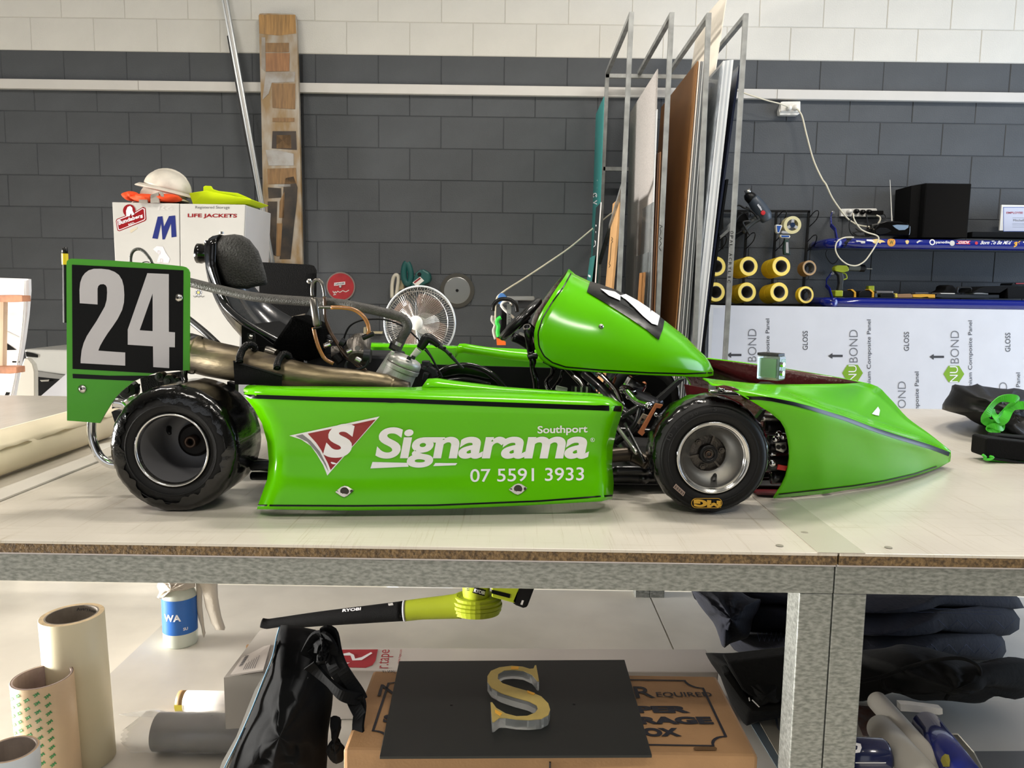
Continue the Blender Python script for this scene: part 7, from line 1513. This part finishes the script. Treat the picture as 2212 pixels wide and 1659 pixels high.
# white roll with grey lettering
YR = 2.20
r1 = TH('white_roll', PZ(450,1470,ZS), 'white roll with pale grey lettering and a kraft end band on the lower shelf', 'roll')
A, B = P(*TU([(1485,795)])[0], YR), P(*TU([(2200,800)])[0], YR); R_ = 82*YR/FPX/3.868*1.08
A.z = B.z = ZS+R_+.004; ax = (B-A).normalized()
mb = MB(); mb.tube([A+ax*.02, B], R_, 36, True); rw = mb.build('wound_roll', mat('roll_white','#cfcac6',.45), r1, smooth=True); mb = MB(); mb.tube([A, A+ax*.021], R_*1.004, 36, True); mb.build('kraft_band', mat('kraft_band','#9c7c50',.6), r1, smooth=True)
mb = MB(); rows_ = [[A+ax*h+V((0, -math.cos(math.radians(t))*(R_+.002), math.sin(math.radians(t))*(R_+.002))) for t in range(-40, 12, 6)] for h in (-.001,.022)]; mb.grid(rows_); mb.build('yellow_tape', mat('yellow_tape2','#c9b83a',.5), r1, smooth=True)
text('lettering', 'ROCAL', TU([(1545,820),(1820,822),(1825,785),(1550,783)]), on_bvh(bvh(rw), .0012, YR-R_), mat('pale_grey_print','#a09c9a',.5), r1, .05, 20)
r2 = TH('dark_roll', PZ(410,1545,ZS), 'dark grey vinyl roll in a clear plastic sleeve on the lower shelf', 'roll'); YR2 = 2.0
A, B = P(*TU([(1300,1040)])[0], YR2), P(*TU([(2050,1060)])[0], YR2); R_ = 150*YR2/FPX/3.868*1.08; A.z = B.z = ZS+R_+.005
mb = MB(); mb.tube([A, B], R_, 40, True); mb.build('wound_roll', mat('roll_dark','#33343a',.4,var=.2,vs=8), r2, smooth=True)
mb = MB(); rr2 = []
for i in range(16):
    u = i/15; p = A.lerp(B, u*1.0)+V((-.09,0,0))*(1-u)**2; w_ = (.35 if u < .05 else .8 if u < .12 else 1.02)*R_*1.03
    rr2.append([p+V((.004*math.sin(9*b+i), math.sin(b)*w_*(1+.05*math.sin(5*b+i*2)), math.cos(b)*w_*(1+.06*math.sin(7*b+i*1.7))+(-R_*.25 if u < .1 else 0))) for b in [2*math.pi*j/32 for j in range(32)]])
mb.ring(rr2, True, False, False); mb.build('plastic_sleeve', mat('clear_sleeve','#e8e8e4',.12,alpha=.28,coat=1.,bump=1.,bs=18), r2, smooth=True)
mb = MB(); mb.prism([PZ(*q, ZS+.003) for q in TU([(995,1212),(1290,1165),(1880,1180),(1885,1240),(1290,1235),(1060,1225)])], (0,0,.001)); mb.build('sleeve_flap', MATS['clear_sleeve'], r2)
# ---- folded moving blankets
TY = lambda pts: S(1480, 1230, 3.022, pts)
bk = 'folded navy moving blankets'; M_bkt = mat('navy_quilt', '#060a19', .9, bump=.5, bs=70, var=.3, vs=6)
def quiltedfold(outl_, Y, D, lab, seed):
    t = TH('moving_blanket', P(*TY([outl_[0]])[0], Y), lab, 'blanket', bk); clothmass('folded_blanket', TY(outl_), Y, D, M_bkt, t, n=30, seed=seed, amp=.004); return t
quiltedfold([(35,120),(1000,135),(2150,145),(2195,215),(2210,250),(2100,260),(1200,250),(500,235),(120,240),(60,190)], 2.42, .5, 'topmost navy moving blanket of the pile, under the bench rail', 1)
b_q = quiltedfold([(170,225),(500,210),(1200,228),(2100,230),(2160,275),(2190,330),(2185,385),(2120,425),(2050,435),(1200,430),(450,440),(260,400)], 2.38, .5, 'middle navy quilted moving blanket of the pile', 2)
quiltedfold([(240,425),(460,420),(1200,402),(2050,405),(2090,470),(2095,540),(2070,580),(1990,590),(1200,600),(420,570),(330,540)], 2.34, .5, 'lowest navy quilted moving blanket of the pile', 3)
t = TH('moving_blanket', P(*TY([(180,530)])[0], 2.4), 'navy moving blanket draped down the left side of the pile', 'blanket', bk)
clothmass('draped_blanket', TY([(35,120),(300,130),(500,200),(460,300),(400,450),(300,480),(262,525),(240,500),(200,380),(150,300),(80,220)]), 2.30, .2, M_bkt, t, amp=.006)
M_st = mat('blue_stitch', '#39435f', .8)
for k_, (yy, x0, x1) in enumerate(((240,1140,2050),(265,1140,2060),(340,1160,2150),(500,1160,2060),(420,470,720))):
    n_ = 16; pts_ = [(x0+(x1-x0)*i/n_, yy+((i % 2)*60-10 if k_ > 1 else 4*(i % 2)+.03*(x0+(x1-x0)*i/n_-x0))) for i in range(n_+1)]
    mb = MB(); mb.tube([P(*q, (2.375, 2.372, 2.345, 2.305, 2.345)[k_]) for q in TY(pts_)], .0011, 4); mb.build('stitching', M_st, b_q)
# ---- black folded garment covers
M_gb = mat('black_cloth', '#0c0c0b', .9, spec=.2, bump=.4, bs=60)
t = TH('garment_bag', PZ(1600,1545,ZS), 'folded black zip garment bag lying left of the double leg', 'bag')
clothmass('lower_fold', TY([(135,548),(330,545),(700,560),(760,600),(760,940),(690,955),(390,1015),(300,880),(230,700),(160,600)]), 1.98, .3, M_gb, t, n=26, amp=.003)
mb = MB(); a = [P(*q, 1.93+.0*i) for i, q in enumerate(TY([(270,605),(700,555),(800,560),(800,850),(500,855),(430,830),(375,790)]))]; mb.prism(a, (0,.05,0)); mb.build('upper_flap', M_gb, t, bevel=.012)
mb = MB(); a = [P(*q, 1.94) for q in TY([(245,680),(290,660),(420,860),(500,890),(800,865),(800,905),(560,935),(440,930),(380,870)])]; mb.prism(a, (0,.04,0)); mb.build('lower_flap', M_gb, t, bevel=.01)
mb = MB(); mb.bar(P(*TY([(435,848)])[0],1.925), P(*TY([(482,895)])[0],1.925), .006, .003); mb.build('zip_pull', M_chrome, t)
mb = MB(); mb.bar(P(*TY([(415,835)])[0],1.925), P(*TY([(420,858)])[0],1.925), .003, .003); mb.build('zip_pull', M_chrome, t)
t = TH('black_cloth_bag', PZ(1950,1510,ZS), 'crumpled black cloth bag spread across the shelf behind the rolls', 'bag')
clothmass('bag_body', TY([(1090,530),(1400,495),(1600,510),(1750,560),(1900,600),(2212,590),(2300,590),(2300,820),(2150,855),(2050,830),(1950,860),(1700,865),(1500,850),(1280,790),(1090,870)]), 1.98, .3, M_gb, t, n=36, seed=5, amp=.008)
tubeP('seam', [(*a, 1.955) for a in TY([(1100,740),(1290,700),(1450,640),(1650,590),(1800,580),(1900,620),(1925,680),(1880,740),(1740,800),(1700,850)])], .005, M_gb, t); tubeP('seam', [(*a, 1.955) for a in TY([(1290,710),(1300,770),(1400,800),(1600,810)])], .005, M_gb, t)
# ---- rolls at lower right
def lyingroll(name, a, b_, rpx, Y0, Y1, m_, lab, cat='roll'):
    A, B = P(*a, Y0), P(*b_, Y1); t = TH(name, V((A.x, A.y, ZS)), lab, cat); R_ = rpx*Y0/FPX*1.06; mb = MB(); d = (B-A).normalized()
    mb.tube([A-d*R_*.16, A-d*R_*.05, A, B], [R_*.75, R_*.93, R_, R_], 32, True); o_ = mb.build('wound_roll', m_, t, smooth=True); return t, o_, A, B, R_
M_gyr = mat('grey_vinyl_roll', '#98958c', .4); M_blr = mat('blue_vinyl_roll', '#0e1c66', .25, coat=.5)
lyingroll('vinyl_roll', (1904,1575), (2010,1700), 30, 1.78, 1.45, M_gyr, 'pale grey-green roll nearest the bench leg at lower right')
lyingroll('vinyl_roll', (1895,1515), (2060,1700), 21, 1.90, 1.50, mat('cream_vinyl_roll','#a39f96',.45), 'longer off-white roll behind the grey-green one')
t, br, A, B, R_ = lyingroll('blue_vinyl_roll', (2004,1570), (2090,1690), 31, 1.82, 1.45, M_blr, 'glossy blue vinyl roll with a scrap of yellow tape')
shape('yellow_tape', [TY([(1672,1250),(1680,1225),(1700,1208),(1725,1215),(1733,1250),(1730,1292),(1690,1290)])], on_bvh(bvh(br), .0015, 1.6), mat('olive_tape','#a8a03a',.5), t, 10)
mb = MB(); mb.prism([P(*q, 1.86) for q in TY([(1405,880),(1460,882),(1680,910),(1682,945),(1660,950),(1550,935),(1408,925)])], (0,.02,0)); solo(mb, 'white_paper_sheet', M_white, 'curled white paper sheet behind the blue roll', 'paper')
mb = MB(); mb.prism([PZ(*q, ZS+.02) for q in TY([(1225,815),(1500,825),(1610,850),(1800,870),(2300,880),(2300,1215),(1900,1215),(1780,1080),(1420,1060)])], (0,0,.004)); solo(mb, 'cream_card', mat('cream_card','#dcd7cc',.5), 'large cream card lying under the rolls at lower right', 'card')
mb = MB(); mb.prism([PZ(*q, ZS+.03) for q in TY([(1885,1200),(2300,1198),(2300,1400),(1990,1400)])], (0,0,.006)); solo(mb, 'grey_sheet', mat('grey_sheet','#7c7c7c',.4), 'flat dark grey sheet at the bottom right corner', 'sheet')
mb = MB(); mb.prism([PZ(*q, ZS+.004) for q in TY([(1095,930),(1120,890),(1225,900),(1290,1060),(1190,1095),(1160,1090)])], (0,0,.002)); solo(mb, 'printed_flyer', mat('flyer','#8f8780',.5,var=.3,vs=20,hex2='#7a4a3a'), 'faded printed flyer beside the bench leg', 'flyer')
mb = MB(); mb.prism([PZ(*q, ZS+.002) for q in TY([(485,1000),(690,955),(690,1300),(655,1300)])], (0,0,.002)); fl_ = solo(mb, 'sketch_sheet', mat('sketch_paper','#b0a896',.5), 'pale sheet with a grey curve drawn on it, under the garment bag', 'paper')
ribbon('drawn_curve', TY([(595,975),(605,1030),(640,1070),(690,1090)]), 5, lambda x, y: PZ(x, y, ZS+.005), mat('print_line_grey','#6b6c72',.5), fl_, 16)
mb = MB(); mb.prism([PZ(*q, ZS+.001) for q in TY([(430,1015),(490,1000),(660,1300),(600,1300)])], (0,0,.002)); solo(mb, 'blue_grey_strip', mat('blue_grey_strip','#6f7b82',.5), 'blue-grey flat strip beside the brown storage box', 'strip')
# blue tin
tn = TH('blue_tin', PZ(1870,1659,ZS), 'dark blue tin with a white logo beside the bench leg', 'tin'); YT = 1.60
c_ = P(*TY([(1170,1225)])[0], YT); A = P(*TY([(1000,1210)])[0], YT); B = P(*TY([(1290,1215)])[0], YT); R_ = 110*YT/FPX/3.022*1.05
mb = MB(); mb.tube([A, B, B+(B-A).normalized()*.008], [R_, R_, R_*.9], 32, True); o_ = mb.build('tin_body', mat('tin_blue','#101a44',.2,coat=.6), tn, smooth=True)
ft3 = on_bvh(bvh(o_), .001, YT-R_)
shape('logo', [TY([(1085,1140),(1110,1132),(1145,1140),(1152,1165),(1140,1195),(1105,1200),(1085,1190),(1085,1178),(1105,1185),(1122,1175),(1125,1155),(1110,1148),(1088,1152)])], ft3, M_print_w, tn, 10)
shape('white_line', [TY([(1110,1258),(1310,1258),(1310,1264),(1110,1264)])], ft3, M_print_w, tn, 10); shape('yellow_tape', [TY([(1062,1190),(1095,1190),(1105,1288),(1058,1288)])], ft3, mat('olive_tape','#a8a03a',.5), tn, 10)
